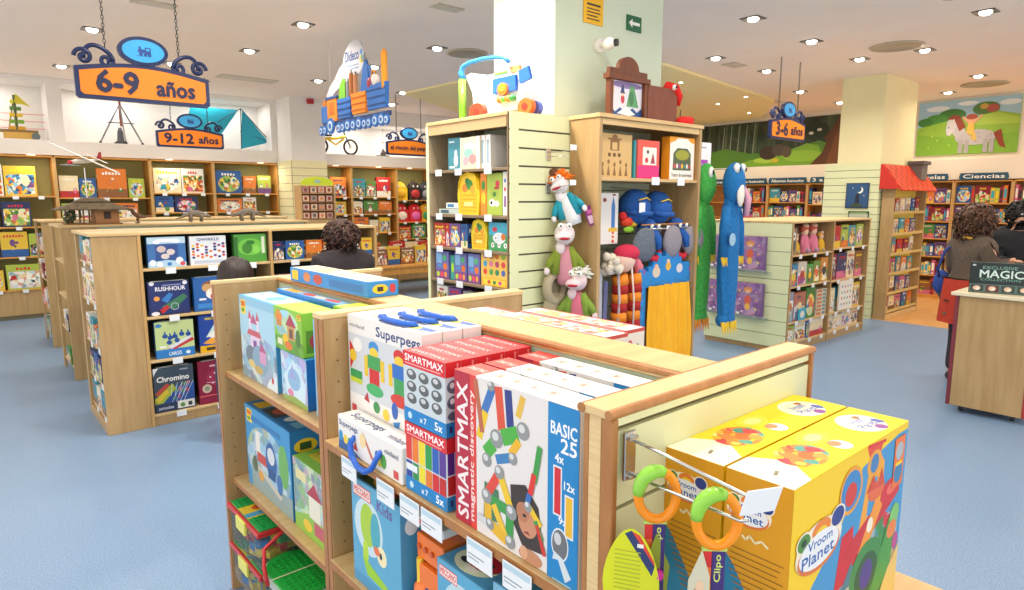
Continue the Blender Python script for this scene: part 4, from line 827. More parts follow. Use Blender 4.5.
frontF = [('r', 0, 0, 1, 1, YE), ('p', [(.0, 0), (1, 0), (1, .96), (.9, .96), (.55, .9), (.35, .62), (.12, .42), (0, .33)], '#3f95cc'), ('p', [(.3, 0), (.95, 0), (.97, .5), (.6, .62), (.35, .3)], 'P38:#8fb6c6,#4c8a9a,#3f8a42,#c9b070,#c8343a,#e8a040'),
    ('p', [(.55, .55), (.62, .9), (.7, .93), (.76, .86), (.78, .55), (.72, .55), (.7, .8), (.64, .8), (.61, .55)], '#eea52a'), ('p', [(.58, .98), (.74, .98), (.7, .9), (.62, .9)], '#e04a2a'), ('e', .66, .88, .07, .07, '#e9a02a'), ('e', .66, .88, .04, .05, '#3f7fb8'), ('l', [(.58, .99), (.76, .97)], .006, '#d8302c'),
    ('p', [(.36, .32), (.52, .35), (.5, .62), (.4, .6)], '#cf2430'), ('p', [(.4, .5), (.72, .64), (.95, .72), (.95, .62), (.7, .5), (.5, .42)], '#c8242c'), ('p', [(.52, .36), (.6, .36), (.78, .62), (.7, .68)], '#f09a2a'), ('e', .66, .55, .03, .04, '#f2e9d8'), ('e', .85, .66, .1, .07, '#d02a30'), ('e', .86, .67, .05, .03, '#ee6a5a'), ('e', .7, .72, .08, .05, '#e0683a'), ('p', [(.6, .74), (.66, .82), (.7, .74), (.74, .83), (.78, .73)], '#d04a30'),
    ('p', [(.42, .08), (.55, .04), (.62, .3), (.5, .42), (.42, .3)], '#4a7c8a'), ('e', .66, .3, .16, .17, '#3f8a42'), ('e', .66, .28, .11, .12, '#2b5a2e'), ('e', .66, .28, .06, .08, '#4a3a8a'), ('p', [(.7, .1), (.9, .14), (.96, .5), (.86, .5)], '#4c9a3c'), ('p', [(.76, 0), (1, 0), (1, .3), (.9, .2)], '#e6c36a'), ('e', .92, .5, .05, .06, '#7fc26a'), ('e', .9, .42, .05, .05, '#e8823a'), ('r', .42, .04, .5, .3, '#c9c2a0'), ('r', .44, .12, .48, .28, '#e8e0b0'), ('e', .95, .33, .03, .05, '#c04a8a'),
    ('e', .45, .82, .1, .12, '#e9a02a'), ('e', .45, .82, .085, .1, '#3a86c4'), ('e', .45, .8, .05, .06, '#cf3a30'), ('r', .86, .66, .97, .94, '#e8742a'), ('e', .915, .86, .04, .05, '#a9b4bc'), ('e', .915, .74, .045, .06, '#3a7fae'), ('r', .88, .78, .95, .8, '#f3cd10'),
    ('e', .15, .19, .14, .17, '#df5a34'), ('o', .12, .17, .07, .07, .25, '#f3d9c8'), ('t', 'x2', .19, .2, .27, .27, '#f6e0d0'), ('e', .34, .12, .05, .1, '#e6c24a'), ('o', .34, .24, .03, .05, .3, '#e09a3a'), ('p', [(.26, 0), (.44, 0), (.4, .14), (.3, .14)], '#dfb45a')] + vp_logo(.21, .66, .32, .9)
sideL = [('r', 0, 0, 1, 1, '#d99a0c'), ('p', [(0, 0), (1, 0), (.8, .22), (.45, .42), (.18, .56), (0, .62)], '#1f7fa8'), ('p', [(.55, 0), (1, 0), (1, .12), (.8, .1)], '#c9601a')] + vp_logo(.38, .83, .62, .28)
for i in range(13):
    y = .64-.028*i; x0 = .12+.035*max(0, i-4); sideL.append(('r', min(x0, .6), y, .93-.04*(i % 3), y+.006, '#9a6c10'))
sideL += [('l', [(.3, .715), (.36, .7), (.42, .725), (.5, .7), (.6, .72), (.7, .7)], .004, '#f3e2b0')]
topY = [('r', 0, 0, 1, 1, '#f6d512'), ('p', [(0, 0), (.12, 0), (.22, .5), (.14, 1), (0, 1)], '#fbf2d2'), ('e', .82, .5, .11, .4, '#f6efd8'), ('e', .82, .5, .09, .3, '#f2e6c4'), ('t', 'Vroom', .77, .5, .87, .68, '#5a7ac0'), ('t', 'Planet', .76, .3, .88, .48, '#4a6ab8'), ('e', .87, .68, .02, .06, '#b06a3a'), ('e', .84, .2, .03, .1, '#8a4a92'), ('e', .9, .36, .02, .12, '#4a62a8'),
        ('e', .5, .72, .09, .22, '#e9dc3a'), ('e', .5, .72, .05, .12, '#f5ee8a'), ('e', .3, .5, .12, .36, 'P55:#f2b52a,#e8843a,#df6a2a,#f6d512,#4a9a8a,#d03a40,#f5e07a'), ('e', .26, .6, .03, .12, '#e8843a'), ('e', .31, .42, .04, .14, '#df6a2a'), ('e', .36, .62, .03, .1, '#4a9a8a'), ('e', .38, .5, .025, .12, '#d03a40'), ('e', .34, .3, .03, .1, '#e89a3a'), ('e', .51, .3, .045, .18, '#cfdcec'), ('e', .5, .38, .03, .1, '#c98a5a'), ('l', [(.06, .4), (.1, .45)], .006, '#8a8272'), ('e', .22, .35, .02, .08, '#c9c04a')]
for y, lab in ((.4775, 'nearer of the two tall yellow playset cartons, its picture side in view'), (.5955, 'rear yellow playset carton between the nearer one and the slat panel')):
    gbox('playset_carton', lab, 'toy box', (1.16, y, .9055), 0, .475, .113, .362, YE, {'F': frontF, 'L': sideL, 'T': topY, 'R': [('r', 0, 0, 1, 1, '#e88a1e')]}, 'yellow playset cartons')
hk = thing('display_hook', 'chromed double-rail display hook with a blank price plate on the slat end', 'hook', (.806, .63, 1.285))
b = MB(); b.box(-.014, .014, .008, .014, -.04, .042, STEEL); b.box(-.011, .011, -.0005, .009, -.036, -.03, STEEL); b.box(-.011, .011, -.0005, .009, .03, .036, STEEL); b.build('back_plate', hk)
b = MB(); b.tube([(0, .01, .03), (0, -.05, .024), (0, -.2, .006), (.004, -.212, -.002)], .0028, STEEL); b.build('upper_rail', hk)
b = MB(); b.tube([(0, .01, -.03), (0, -.05, -.032), (0, -.19, -.034), (0, -.2, -.028)], .0028, STEEL); b.build('lower_rail', hk)
b = MB(); b.box(-.03, .034, -.002, .0, -.02, .02, TAG, Matrix.Translation((0, -.216, .006)) @ Matrix.Rotation(.25, 4, 'X') @ Matrix.Rotation(-.3, 4, 'Z')); b.build('price_plate', hk)
for i, (yy, lab) in enumerate(((.583, 'orange and green ring toy on the hook closest to the slat panel'), (.477, 'orange and green ring toy on the hook closest to the price plate'))):
    t = thing('teether_ring_toy', lab, 'baby toy', (.806, yy, 1.226), -.75, 'ring toys on the hook')
    b = MB(); n = 22
    ring = [(.030*math.cos(a), 0, .012+.040*math.sin(a)) for a in [PI*.95+k*(PI*1.45)/n for k in range(n+1)]]
    b.tube(ring, .0078, mat('#f0920f', .15), 10); b.build('ring', t)
    b = MB(); rg = [(.030*math.cos(a), 0, .012+.040*math.sin(a)) for a in [PI*.38+k*(PI*.62)/8 for k in range(9)]]
    b.tube(rg, [.008, .010, .0115, .012, .012, .0115, .011, .010, .0085], mat('#8fd048', .2), 10); b.build('green_grip', t)
    b = MB(); b.box(-.018, -.006, -.002, .002, -.19, -.035, C('#d8382f'))
    for k, c in enumerate(['#cf2a2a', '#e8742a', '#e8b42a', '#9ac83a', '#3a8ac4', '#e8742a']): b.box(-.018, -.006, -.0026, -.002, -.06-.025*k, -.036-.025*k, C(c))
    b.box(-.006, .014, -.003, .003, -.20, -.034, C('#3a2a72')); b.art((-.006, -.003, -.2), (1, 0, 0), (0, 0, 1), .02, .166, [('t', 'Clipo', .2, .7, .8, .96, '#c9d86a', 90), ('e', .4, .45, .35, .06, '#d99ab0')])
    b.box(-.02, .016, -.0035, .0035, -.036, -.03, C('#b8d86a')); b.build('strap', t)
    b = MB(); b.ell((.003, -.010, -.118), .0095, mat('#c91f9a', .2)); b.ell((.0, -.006, -.165), (.008, .006, .01), C('#e8842a')); b.build('bead', t)
    b = MB()
    if i == 0:
        lf = [(-.018+.044*math.cos(a)*(1-.25*math.sin(a)), -.075+.078*math.sin(a)) for a in [2*PI*q_/26 for q_ in range(26)]]
        Oo, Uu = (-.022, -.012, -.045), (1, -.3, 0)
        U_ = V3(Uu).normalized(); b.prism(lf, Oo, U_, (0, 0, 1), .0015, C('#cfd81a', .5))
        b.art(V3(Oo)-U_*.065-V3((0, 0, .155)), U_, (0, 0, 1), .1, .16, [('p', [(.36, .93), (.47, .97), (.84, .63), (.80, .52)], '#2a3a6a'), ('p', [(.47, .965), (.6, .93), (.83, .68), (.84, .63)], '#d8432e'), ('r', .56, .8, .66, .84, '#e8e8e0')]+[('r', .2, .74-.045*k, .62, .752-.045*k, '#a9b22a') for k in range(11)]+[('r', .18, .2, .32, .28, '#e8e8a8')])
        lf2 = [(0, 0), (-.02, -.05), (-.015, -.12), (.02, -.125), (.026, -.06)]; b.prism(lf2, (.0, -.006, -.05), V3((1, .4, 0)).normalized(), (0, 0, 1), .0015, C('#8a9a2a', .5))
    else:
        b.prism([(0, 0), (-.018, -.05), (-.02, -.14), (.012, -.14), (.012, -.04)], (-.022, -.010, -.03), V3((1, -.2, 0)).normalized(), (0, 0, 1), .0015, C('#c9c8b0', .4))
        b.art(V3((-.022, -.0102, -.03))-V3((1, -.2, 0)).normalized()*.018-V3((0, 0, .14)), V3((1, -.2, 0)), (0, 0, 1), .03, .14, [('e', .5, .4, .3, .2, '#b9683a'), ('e', .5, .15, .35, .12, '#6a7a4a'), ('e', .55, .58, .2, .08, '#e0c0a0')])
    b.build('card_tag', t)
# ================================================================== games gondola on the left (front faces -y)
lv = [.09, .505, .835, 1.195]
LG = shelf_unit('games_gondola', 'long wooden gondola of boxed family games left of the centre, farmhouse side panel first', (0, 5.32, 0), 0, [1.03, 1.985, 2.945], .36, 1.462, [lv, lv], back=DARKB, cat='shelving', tagx=(.2, .52, .84), topmat=WOODH, overhang=.0)
M0 = RM[LG.name]
b = MB(); b.box(.735, 1.018, 0, .02, 0, 1.44, WOOD); b.box(.735, .755, .02, .7, 0, .07, WOOD); b.build('blank_panel', LG)
b = MB(); b.box(.735, .76, .70, .76, 0, 1.44, WOOD); b.build('side_panel', LG)
b = MB(); b.box(.72, 2.96, .372, .775, 1.44, 1.462, WOODH); b.box(.72, 1.03, -.012, .372, 1.44, 1.462, WOODH); b.build('top_board', LG)
b = MB(); b.box(1.019, 2.93, .375, .76, 0, 1.439, DARKB); b.build('core', LG)
b = MB(); b.box(.995, 1.015, .021, .70, .01, 1.439, SLATG); b.build('back_panel', LG)
for z in (.10, .35, .62, .95, 1.24):
    b = MB(); b.box(.75, .994, .022, .698, z-.018, z, WOODH); s_ = b.build('shelf', LG)
    for y_ in (.1, .42):
        q = MB(); q.box(.744, .748, y_, y_+.07, z-.04, z+.002, TAG); q.build('price_tag', s_)
# hero games, row by row
def game(name, lab, xa, xb, z, h, base, F, d=.06, y=5.345):
    return gbox(name, lab, 'game box', ((xa+xb)/2, y+d/2, z+.0015), 0, xb-xa, d, h, base, {'F': F, 'R': [('r', .1, .1, .9, .9, '#2a3a6a')], 'T': [('r', .1, .1, .9, .9, '#dfe6ee')]}, 'family games')
NV = '#24407c'
game('board_game_box', 'snowy blue board game with ice floes, top row first from the left', 1.085, 1.345, 1.195, .225, '#2f6cb0', [('r', 0, 0, 1, 1, '#3a6fae'), ('r', .2, .2, .8, .75, '#2c4f8f'), ('r', 0, .78, 1, 1, '#bcd8ea'), ('e', .25, .84, .1, .07, '#e9f2f8'), ('e', .75, .86, .12, .07, '#e9f2f8'), ('r', .25, .84, .75, .93, '#f4f8fa'), ('e', .36, .6, .12, .11, '#c9b9b4'), ('e', .6, .5, .11, .1, '#d5c8c2'), ('e', .45, .36, .11, .09, '#d5c8c2'), ('p', [(0, 0), (1, 0), (1, .15), (.5, .24), (0, .18)], '#a9cfe8'), ('e', .12, .16, .08, .1, '#eef3f6'), ('e', .3, .1, .08, .08, '#eef3f6'), ('e', .82, .2, .1, .12, '#e3e9ee'), ('e', .9, .1, .07, .07, '#d05060'), ('e', .55, .1, .06, .06, '#2f78c0')])
dots = [('r', 0, 0, 1, 1, '#dfe3ea')]
rr = random.Random(3)
for i in range(8):
    for j in range(5): dots.append(('e', .09+.118*i, .27+.1*j+.05*(i % 2), .045, .042, rr.choice(['#cf3a4a', '#2a3f7a', '#e8c42a', '#e8e8ee', '#d8742a', '#7a3a7a', '#f0f0f4'])))
game('board_game_box', 'white board game covered with coloured dots, top row second from the left', 1.375, 1.64, 1.195, .222, '#cfd5de', dots+[('t', 'QWIRKLE', .2, .82, .8, .93, '#4a5a8a'), ('e', .5, .88, .1, .08, '#c9d2dd') if 0 else ('r', .1, .05, .9, .16, '#b9c6d6')])
game('board_game_box', 'green leafy board game at the right end of the top row', 1.70, 1.955, 1.195, .225, '#3f8a36', [('r', 0, 0, 1, 1, '#4f9a3a'), ('e', .5, .55, .4, .3, '#6fbc48'), ('e', .4, .5, .16, .2, '#3f8230'), ('e', .68, .45, .12, .16, '#7fca54'), ('r', .85, .3, .95, .9, '#d5dfc9'), ('r', 0, .05, .12, .9, '#2f6a2a'), ('e', .5, .7, .14, .08, '#2f7a2c')])
game('board_game_box', 'navy traffic jam game with a red car, second row first from the left', 1.065, 1.35, .835, .255, '#1e2c5c', [('r', .04, .06, .96, .96, '#27366e'), ('e', .1, .95, .06, .06, '#e4e6ee'), ('e', .9, .93, .06, .06, '#e4e6ee'), ('t', 'RUSHHOUR', .18, .72, .9, .84, '#eef0f6'), ('r', .35, .87, .8, .9, '#8f9ac4'), ('p', [(.3, .25), (.85, .6), (.95, .5), (.6, .15)], '#3f7a5a'), ('p', [(.3, .45), (.5, .66), (.6, .6), (.45, .35)], '#3a7ac0'), ('p', [(.2, .1), (.42, .3), (.5, .22), (.34, .06)], '#c03038'), ('e', .24, .1, .05, .05, '#1a1c24'), ('o', .62, .24, .1, .11, .2, '#a9b4bc'), ('e', .2, .5, .07, .07, '#e8a04a'), ('e', .15, .06, .1, .06, '#e4e6ee')])
game('board_game_box', 'blue board game with a red and white clown-like figure, second row beside the traffic game', 1.38, 1.63, .835, .265, '#245a9e', [('r', 0, 0, 1, 1, '#2a62a8'), ('e', .55, .75, .3, .14, '#8a5a34'), ('e', .4, .68, .16, .12, '#c9a06a'), ('e', .55, .5, .2, .16, '#f0ece4'), ('e', .6, .42, .12, .12, '#cf2f38'), ('e', .55, .6, .1, .08, '#f2d9c0'), ('r', .1, .08, .9, .22, '#3f86cc'), ('r', .15, .32, .35, .38, '#e9eef4')])
game('board_game_box', 'green and blue submarine pieces game, third row first from the left', 1.09, 1.36, .505, .28, '#2a6aae', [('r', .0, .22, 1, 1, '#c3d694'), ('r', 0, 0, 1, .24, '#2f7cc4'), ('e', .1, .9, .08, .05, '#3a86c4'), ('p', [(.3, .26), (.95, .5), (1, .42), (.5, .22)], '#c23a40'), ('p', [(.3, .3), (.9, .56), (.95, .5), (.4, .24)], '#d9dfe6')]+[e for x, y in ((.25, .6), (.38, .55), (.5, .58), (.68, .62), (.85, .6), (.35, .42), (.55, .46)) for e in (('e', x, y, .07, .06, '#274f9a'), ('r', x-.02, y, x+.02, y+.12, '#274f9a'))]+[('r', .1, .28, .26, .34, '#f0ece4'), ('t', 'CARGO', .32, .06, .65, .16, '#d9e9f6'), ('e', .82, .1, .06, .05, '#d9e9f6')])
game('board_game_box', 'yellow and white game with a blue base, third row beside the submarine game', 1.40, 1.63, .505, .30, '#1f3f86', [('r', 0, 0, 1, 1, '#2348a0'), ('p', [(.2, .4), (.5, .75), (.9, .8), (.7, .4)], '#c9e2d8'), ('p', [(.1, .25), (.6, .5), (.95, .35), (.4, .2)], '#f0a63a'), ('p', [(.25, .45), (.6, .62), (.8, .5), (.4, .36)], '#f0f0ea'), ('r', 0, 0, 1, .18, '#e8b41a'), ('t', 'ALIAS', .2, .04, .8, .14, '#2a3f8a') if 0 else ('r', .2, .05, .8, .13, '#4a3a1a'), ('t', 'TRIO', .2, .84, .7, .93, '#e8e8f2') if 0 else ('r', .2, .86, .7, .92, '#c9b45a')])
ch = [('r', 0, 0, 1, 1, '#3b4a58'), ('p', [(0, .2), (.35, .42), (1, .6), (1, .2)], '#2a4f96'), ('p', [(0, .32), (.45, .62), (.55, .5), (.2, .2), (0, .2)], '#a9b83a'), ('p', [(0, .42), (.3, .64), (.4, .58), (.1, .38)], '#c04a3a'), ('p', [(.02, .3), (.3, .5), (.36, .44), (.1, .22)], '#e2c63a')]
for i in range(4):
    for j in range(4): ch.append(('p', [(x+.5+.1*i+.02*j-.0, y) for x, y in ((0, .24+.085*j+.02*i), (.045, .285+.085*j+.02*i), (.0, .33+.085*j+.02*i), (-.045, .285+.085*j+.02*i))], ['#3f8a4a', '#c8323a', '#2a62b4', '#3a3f8a'][(i+j*2) % 4]))
for i in range(4): ch += [('l', [(.42+.1*i, .2), (.7+.1*i if i < 3 else .98, .62)], .003, '#dfe6ea'), ('l', [(.45+.13*i, .62), (.4+.1*i, .34)], .003, '#dfe6ea')]
ch += [('p', [(0, 1), (0, .82), (.06, .92), (.14, 1)], '#e8e8e8'), ('t', 'Chromino', .08, .68, .88, .8, '#f2f2ee'), ('r', 0, 0, 1, .18, '#2a3a5a'), ('r', .55, .03, .98, .2, '#dfe3dc'), ('e', .68, .1, .06, .05, '#5a8a4a'), ('r', .82, .06, .92, .15, '#3a3f4a'), ('t', 'asmodee', .08, .06, .45, .13, '#c9d2e2'), ('r', .66, .9, .86, .93, '#9aa4b0')]
game('board_game_box', 'dark board game of crossed coloured diamonds, bottom row first from the left', 1.055, 1.335, .09, .345, '#33424f', ch)
game('board_game_box', 'maroon science game with white atoms, bottom row second from the left', 1.37, 1.66, .09, .345, '#7c1630', [('r', .0, 0, 1, 1, '#86183a'), ('e', .5, .6, .3, .2, '#97284a')]+[('e', x, y, .022, .02, '#efe2e4') for x, y in ((.3, .62), (.42, .7), (.55, .66), (.62, .56), (.48, .54), (.72, .7), (.8, .5), (.36, .48))]+[('l', [(.2, .5), (.95, .45)], .004, '#dcc4ca'), ('l', [(.6, .4), (.9, .6)], .004, '#dcc4ca'), ('e', .2, .36, .12, .1, '#cbb7a0'), ('e', .2, .36, .07, .06, '#8a8f7a'), ('r', 0, .18, 1, .2, '#e06a6a'), ('r', .3, .86, .9, .9, '#d9b0b8')])
rg = random.Random(21)
for (z, hm, nm) in ((.835, .26, 'second'), (.505, .26, 'third'), (.09, .34, 'bottom')):
    fill(M0, 1.69, 1.96, z, hm, 'hidden side of the first gondola bay, %s row' % nm, rg, (.2, .26), colors=['purple', 'orange', 'turquoise'], group='hidden end of the game rows', y=.03)
for i, (x, w_, c, k) in enumerate(((2.02, .09, 'navy', 1), (2.125, .16, 'blue', 2), (2.305, .14, 'orange', 3), (2.455, .05, 'red', 0), (2.52, .06, 'pink', 0), (2.60, .07, 'yellow', 1), (2.70, .11, 'orange', 0), (2.825, .105, 'yellow', 3))):
    put('box', 'boxed_game', c, k, M0, x+w_/2-.01, .06, 1.1965, w_, .07, .155, '%s small boxed game, %s from the left in the right bay top row' % (c, ORD[i]), 'game box', 'small games in the right bay of the games gondola')
for (z, hm, nm) in ((.835, .3, 'second'), (.505, .26, 'third'), (.09, .34, 'bottom')):
    fill(M0, 2.0, 2.93, z, hm, 'second bay of the games gondola, %s row' % nm, rg, (.14, .24), colors=['grey', 'navy', 'white', 'pink', 'green', 'orange'], group='games in the second bay', y=.03)
# products of the left end, facing -x
ME = Matrix.Translation((.748, 6.01, 0)) @ Matrix.Rotation(-PI/2, 4, 'Z')
for z, hm, nm, cl in ((1.24, .19, 'top', ['turquoise', 'white', 'cream']), (.95, .26, 'second', ['white', 'cream', 'grey']), (.62, .28, 'third', ['white', 'turquoise', 'orange']), (.35, .22, 'fourth', ['white', 'navy', 'blue']), (.10, .2, 'bottom', ['white', 'turquoise'])):
    fill(ME, .02, .66, z, hm, '%s shelf of the games gondola end facing the aisle' % nm, rg, (.1, .17), colors=cl, group='boxes on the gondola end', hr=(.85, .98), y=.004)

# second and third gondolas behind
def back_gondola(y, x0, x1, word, D=.75):
    u = thing('games_gondola', 'wooden gondola with an open shelf end, %s' % word, 'shelving', (0, y, 0))
    b = MB(); b.box(x0, x0+.29, 0, .022, 0, 1.438, WOOD); b.build('blank_panel', u)
    b = MB(); b.box(x0, x0+.025, D-.06, D, 0, 1.438, WOOD); b.build('side_panel', u)
    b = MB(); b.box(x0+.26, x0+.28, .023, D-.001, .0, 1.438, SLATG); b.build('back_panel', u)
    b = MB(); b.box(x0-.012, x1+.012, -.012, D+.012, 1.438, 1.46, WOODH); b.build('top_board', u)
    b = MB(); b.box(x0+.281, x1-.03, .023, D-.001, 0, 1.437, SLATG); b.box(x1-.029, x1, 0, D, 0, 1.437, WOOD); b.build('core', u)
    for z in (.12, .45, .78, 1.12):
        b = MB(); b.box(x0+.01, x0+.259, .023, D-.061, z-.02, z, WOODH); b.build('shelf', u)
    Me = Matrix.Translation((x0+.012, y+D-.07, 0)) @ Matrix.Rotation(-PI/2, 4, 'Z')
    return Me
Me = back_gondola(7.2, .77, 3.12, 'second row back from the dark board games')
fill(Me, .3, .6, .12, .22, 'bottom end shelf of the second-row gondola', rg, (.12, .2), colors=['green', 'navy'], group='boxes on the second-row gondola end', dr=(.1, .18), y=-.012)
fill(Me, .3, .6, .45, .28, 'low end shelf of the second-row gondola', rg, (.1, .18), colors=['navy', 'white'], group='boxes on the second-row gondola end', dr=(.1, .18), y=-.012)
fill(Me, .42, .6, .78, .12, 'upper end shelf of the second-row gondola', rg, (.08, .1), colors=['black'], group='boxes on the second-row gondola end')
Me = back_gondola(9.0, .79, 3.6, 'third row back, close to the wall shelving')
for z, c in ((.12, 'green'), (.45, 'red'), (.78, 'maroon'), (1.12, 'maroon')):
    fill(Me, .05, .6, z, .24, 'end of the third-row gondola, shelf at %s height' % {.12: 'ankle', .45: 'knee', .78: 'hip', 1.12: 'chest'}[z], rg, (.1, .2), colors=[c, 'grey', 'white'], group='boxes on the third-row gondola end', y=-.012)
# hidden floor-side goods between

# ================================================================== wall shelving along the back
LWl = [[.426, .892, 1.311, 1.742], [.426, .9, 1.35, 1.72], [.426, .9, 1.49, 1.795], [.426, .9, 1.49, 1.795]]
def wall_units(name_word, x0s, levels, y=11.45):
    for i in range(len(x0s)-1):
        a, c = x0s[i], x0s[i+1]; w_ = c-a
        u = shelf_unit('tall_shelving', 'tall honey-coloured shelving bay, %s' % name_word[i], (a, y, 0), 0, [0.011, w_-.011], .4, 2.31, [levels[i]], side=HONEY, shelf=HONEY, back=mat('#a9a868', .6), plinth=0, tagx=(.18, .5, .82), overhang=-.011)
        b = MB(); b.box(.024, w_-.024, .02, .38, .06, .404, WOOD); b.box(w_/2-.002, w_/2+.002, .0185, .021, .08, .39, GROOVE); b.box(.024, w_-.024, .05, .38, 0, .06, GROOVE); b.build('base_cabinet', u)
        yield i, u, RM[u.name], w_, levels[i]
words = ['leftmost at the edge of the view', 'second from the left edge', 'third', 'next to the slat pillar', 'filling the wall left of the view']
rg = random.Random(77)
ROWN = ['bottom', 'lower', 'middle', 'top', 'upper']
for i, u, M_, w_, lvz in wall_units(['left of the photographed edge', 'under the ship niche', 'behind the toy farmhouse', 'under the tripod telescope', 'left of the pale slat pillar'], [-.65, .27, 1.23, 2.46, 3.39, 4.46], [LWl[0]]+LWl):
    zs = lvz+[2.27]
    for k in range(len(lvz)):
        hm = zs[k+1]-zs[k]-.05
        nmb = ('outside bay', 'ship-niche bay', 'farmhouse bay', 'telescope bay', 'pillar-side bay')[i]
        fill(M_, .03, w_-.03, lvz[k], hm, '%s shelf of the %s' % (ROWN[k], nmb), rg, (.2, .42), group='boxes in the '+nmb, y=.03, colors=['yellow', 'orange', 'blue', 'green', 'white', 'red', 'cream', 'navy', 'lime'], gap=.02, hr=(.85, .99))
CW = [.5, 1.044, 1.412, 1.739]
for i, u, M_, w_, lvz in wall_units(['right of the slat pillar', 'centre of the right run', 'right end by the central case', 'hidden behind the central pillar'], [5.12, 5.87, 6.85, 7.75, 8.7], [CW, CW, [.5, .9, 1.24, 1.68], CW]):
    zs = lvz+[2.27]; nmb = ('narrow bay beside the slat pillar', 'bay under the bicycle', 'backpack bay', 'bay behind the centre pillar')[i]
    for k in range(len(lvz)):
        if i == 2 and k >= 2:
            continue
        fill(M_, .03, w_-.03, lvz[k], min(.42, zs[k+1]-zs[k]-.05), '%s shelf of the %s' % (ROWN[k], nmb), rg, (.16, .34), group='boxes in the '+nmb, y=.03, colors=['orange', 'yellow', 'red', 'white', 'turquoise', 'cream', 'green'], gap=.02, hr=(.85, .99))
# backpacks
def backpack(x, z, c, c2, lab, s=1):
    t = thing('backpack', lab, 'backpack', (x, 11.58, z+.001), 0, 'children\'s backpacks')
    b = MB(); b.box(-.15*s, .15*s, -.07*s, .08*s, 0, .24*s, C(c, .7)); b.ell((0, .005, .24*s), (.15*s, .075*s, .13*s), C(c, .7), 18); b.build('bag', t)
    b = MB(); b.ell((0, -.07*s, .12*s), (.11*s, .04*s, .09*s), C(c2, .7), 16); b.build('front_pocket', t)
    b = MB(); b.tube([(-.04*s, .02, .36*s), (-.03*s, .02, .4*s), (.03*s, .02, .4*s), (.04*s, .02, .36*s)], .009, C('#3a2a20')); b.build('handle', t)
    b = MB()
    for q in (-1, 1): b.ell((q*.05*s, -.075*s, .27*s), (.018*s, .01, .02*s), C('#f4f0e4')); b.ell((q*.05*s, -.083*s, .27*s), (.008*s, .006, .009*s), C('#202020'))
    b.build('face_patch', t)
backpack(6.98, 1.68, '#e8c21e', '#d8a818', 'yellow rounded backpack, left on the top shelf near the hanging rincón sign')
backpack(7.32, 1.68, '#2a2022', '#b0302e', 'black backpack with a red pocket on the top shelf')
backpack(7.0, 1.24, '#cf2430', '#f0e6d8', 'red backpack with white pocket, left of the pair under the black one')
backpack(7.32, 1.24, '#d8202c', '#e86ab0', 'red backpack with pink pocket on the shelf below the black one')
backpack(7.6, 1.24, '#e8b02a', '#3a9a5a', 'orange-yellow backpack with green pocket, partly behind the central case')
backpack(7.6, 1.68, '#3a3f4a', '#8a9098', 'grey backpack partly hidden behind the central case')
# low display ledge in front of the right run
u = thing('display_bench', 'low honey wooden display bench in front of the back shelving', 'bench', (6.6, 10.2, 0))
b = MB(); b.box(-1.1, 1.0, -.3, .5, .5, .54, HONEY); b.build('bench_top', u)
for x in (-1.08, .96):
    b = MB(); b.box(x, x+.03, -.28, .48, 0, .5, HONEY); b.build('side_panel', u)
b = MB(); b.box(-1.05, .96, -.26, -.24, .38, .5, HONEY); b.build('apron', u)
rb = random.Random(8)
fill(Matrix.Translation((5.6, 10.1, 0)), 0, 1.9, .54, .4, 'front of the low bench by the back shelving', rb, (.18, .3), colors=['red', 'orange', 'white', 'brown', 'yellow'], group='boxes on the low bench')
fill(Matrix.Translation((5.6, 10.4, 0)), 0, 1.9, .54, .55, 'rear of the low bench by the back shelving', rb, (.2, .3), colors=['white', 'cream', 'red'], group='boxes at the back of the low bench', hr=(.8, .95))

# ================================================================== things in the niches
t = thing('model_ship', 'colourful construction-rod tower model with red streamers in the left niche', 'toy model', (.87, 11.75, 2.5305))
b = MB(); b.box(-.16, .2, -.1, .1, 0, .1, C('#c9a04a')); b.box(-.2, .24, -.06, .06, .1, .14, C('#8a6a3a')); b.cyl((.2, -.1, .05), (.2, -.14, .05), .05, C('#5a6a6a')); b.build('hull', t)
b = MB(); b.cyl((0, 0, .1), (0, 0, .62), .018, C('#4a5a2a')); b.cyl((-.1, 0, .1), (-.02, 0, .5), .008, C('#8a7a2a')); b.build('mast', t)
b = MB()
for k in range(5): b.box(-.09+.01*k, .1-.01*k, -.015, .015, .14+.09*k, .19+.09*k, C(['#d8a01e', '#7aa82e', '#e8c42a', '#5a8a3a', '#d8d02a'][k]))
b.prism([(0, 0), (.18, -.05), (.02, .12)], (0, -.02, .52), (1, 0, 0), (0, 0, 1), .01, C('#d8c82a')); b.build('sails', t)
b = MB()
for k in range(3):
    for s in (-1, 1): b.cyl((0, 0, .36-.1*k), (s*.34, 0, .37-.1*k), .005, C('#e88a8a'))
b.build('streamers', t)
t = thing('telescope_tripod', 'silver tripod with a dark telescope base standing in the niche behind the largest sign', 'tripod', (2.17, 11.75, 2.5305))
for x, y in ((-.3, .05), (.3, .05), (.02, -.14)):
    b = MB(); b.cyl((x, y, 0), (0, 0, .62), .012, mat('#8d8f92', .3, 1.0)); b.cyl((x, y, 0), (x*.93, y*.93, .04), .02, C('#202124')); b.build('leg', t)
b = MB(); b.cyl((0, 0, .28), (0, 0, .72), .018, C('#8a4a3a')); b.cyl((-.18, 0, .33), (.18, 0, .33), .008, C('#44484c')); b.build('centre_column', t)
b = MB(); b.lathe([(.1, .001), (.1, .03), (.05, .07), (.04, .2), (.02, .27)], C('#3a3c42'), (.0, .12, 0), n=16); b.build('mount', t)
t = thing('kite', 'turquoise fabric kite spread in the right part of the left niche', 'kite', (3.9, 11.72, 2.531))
b = MB(); KT = mat('#18a3bd', .5)
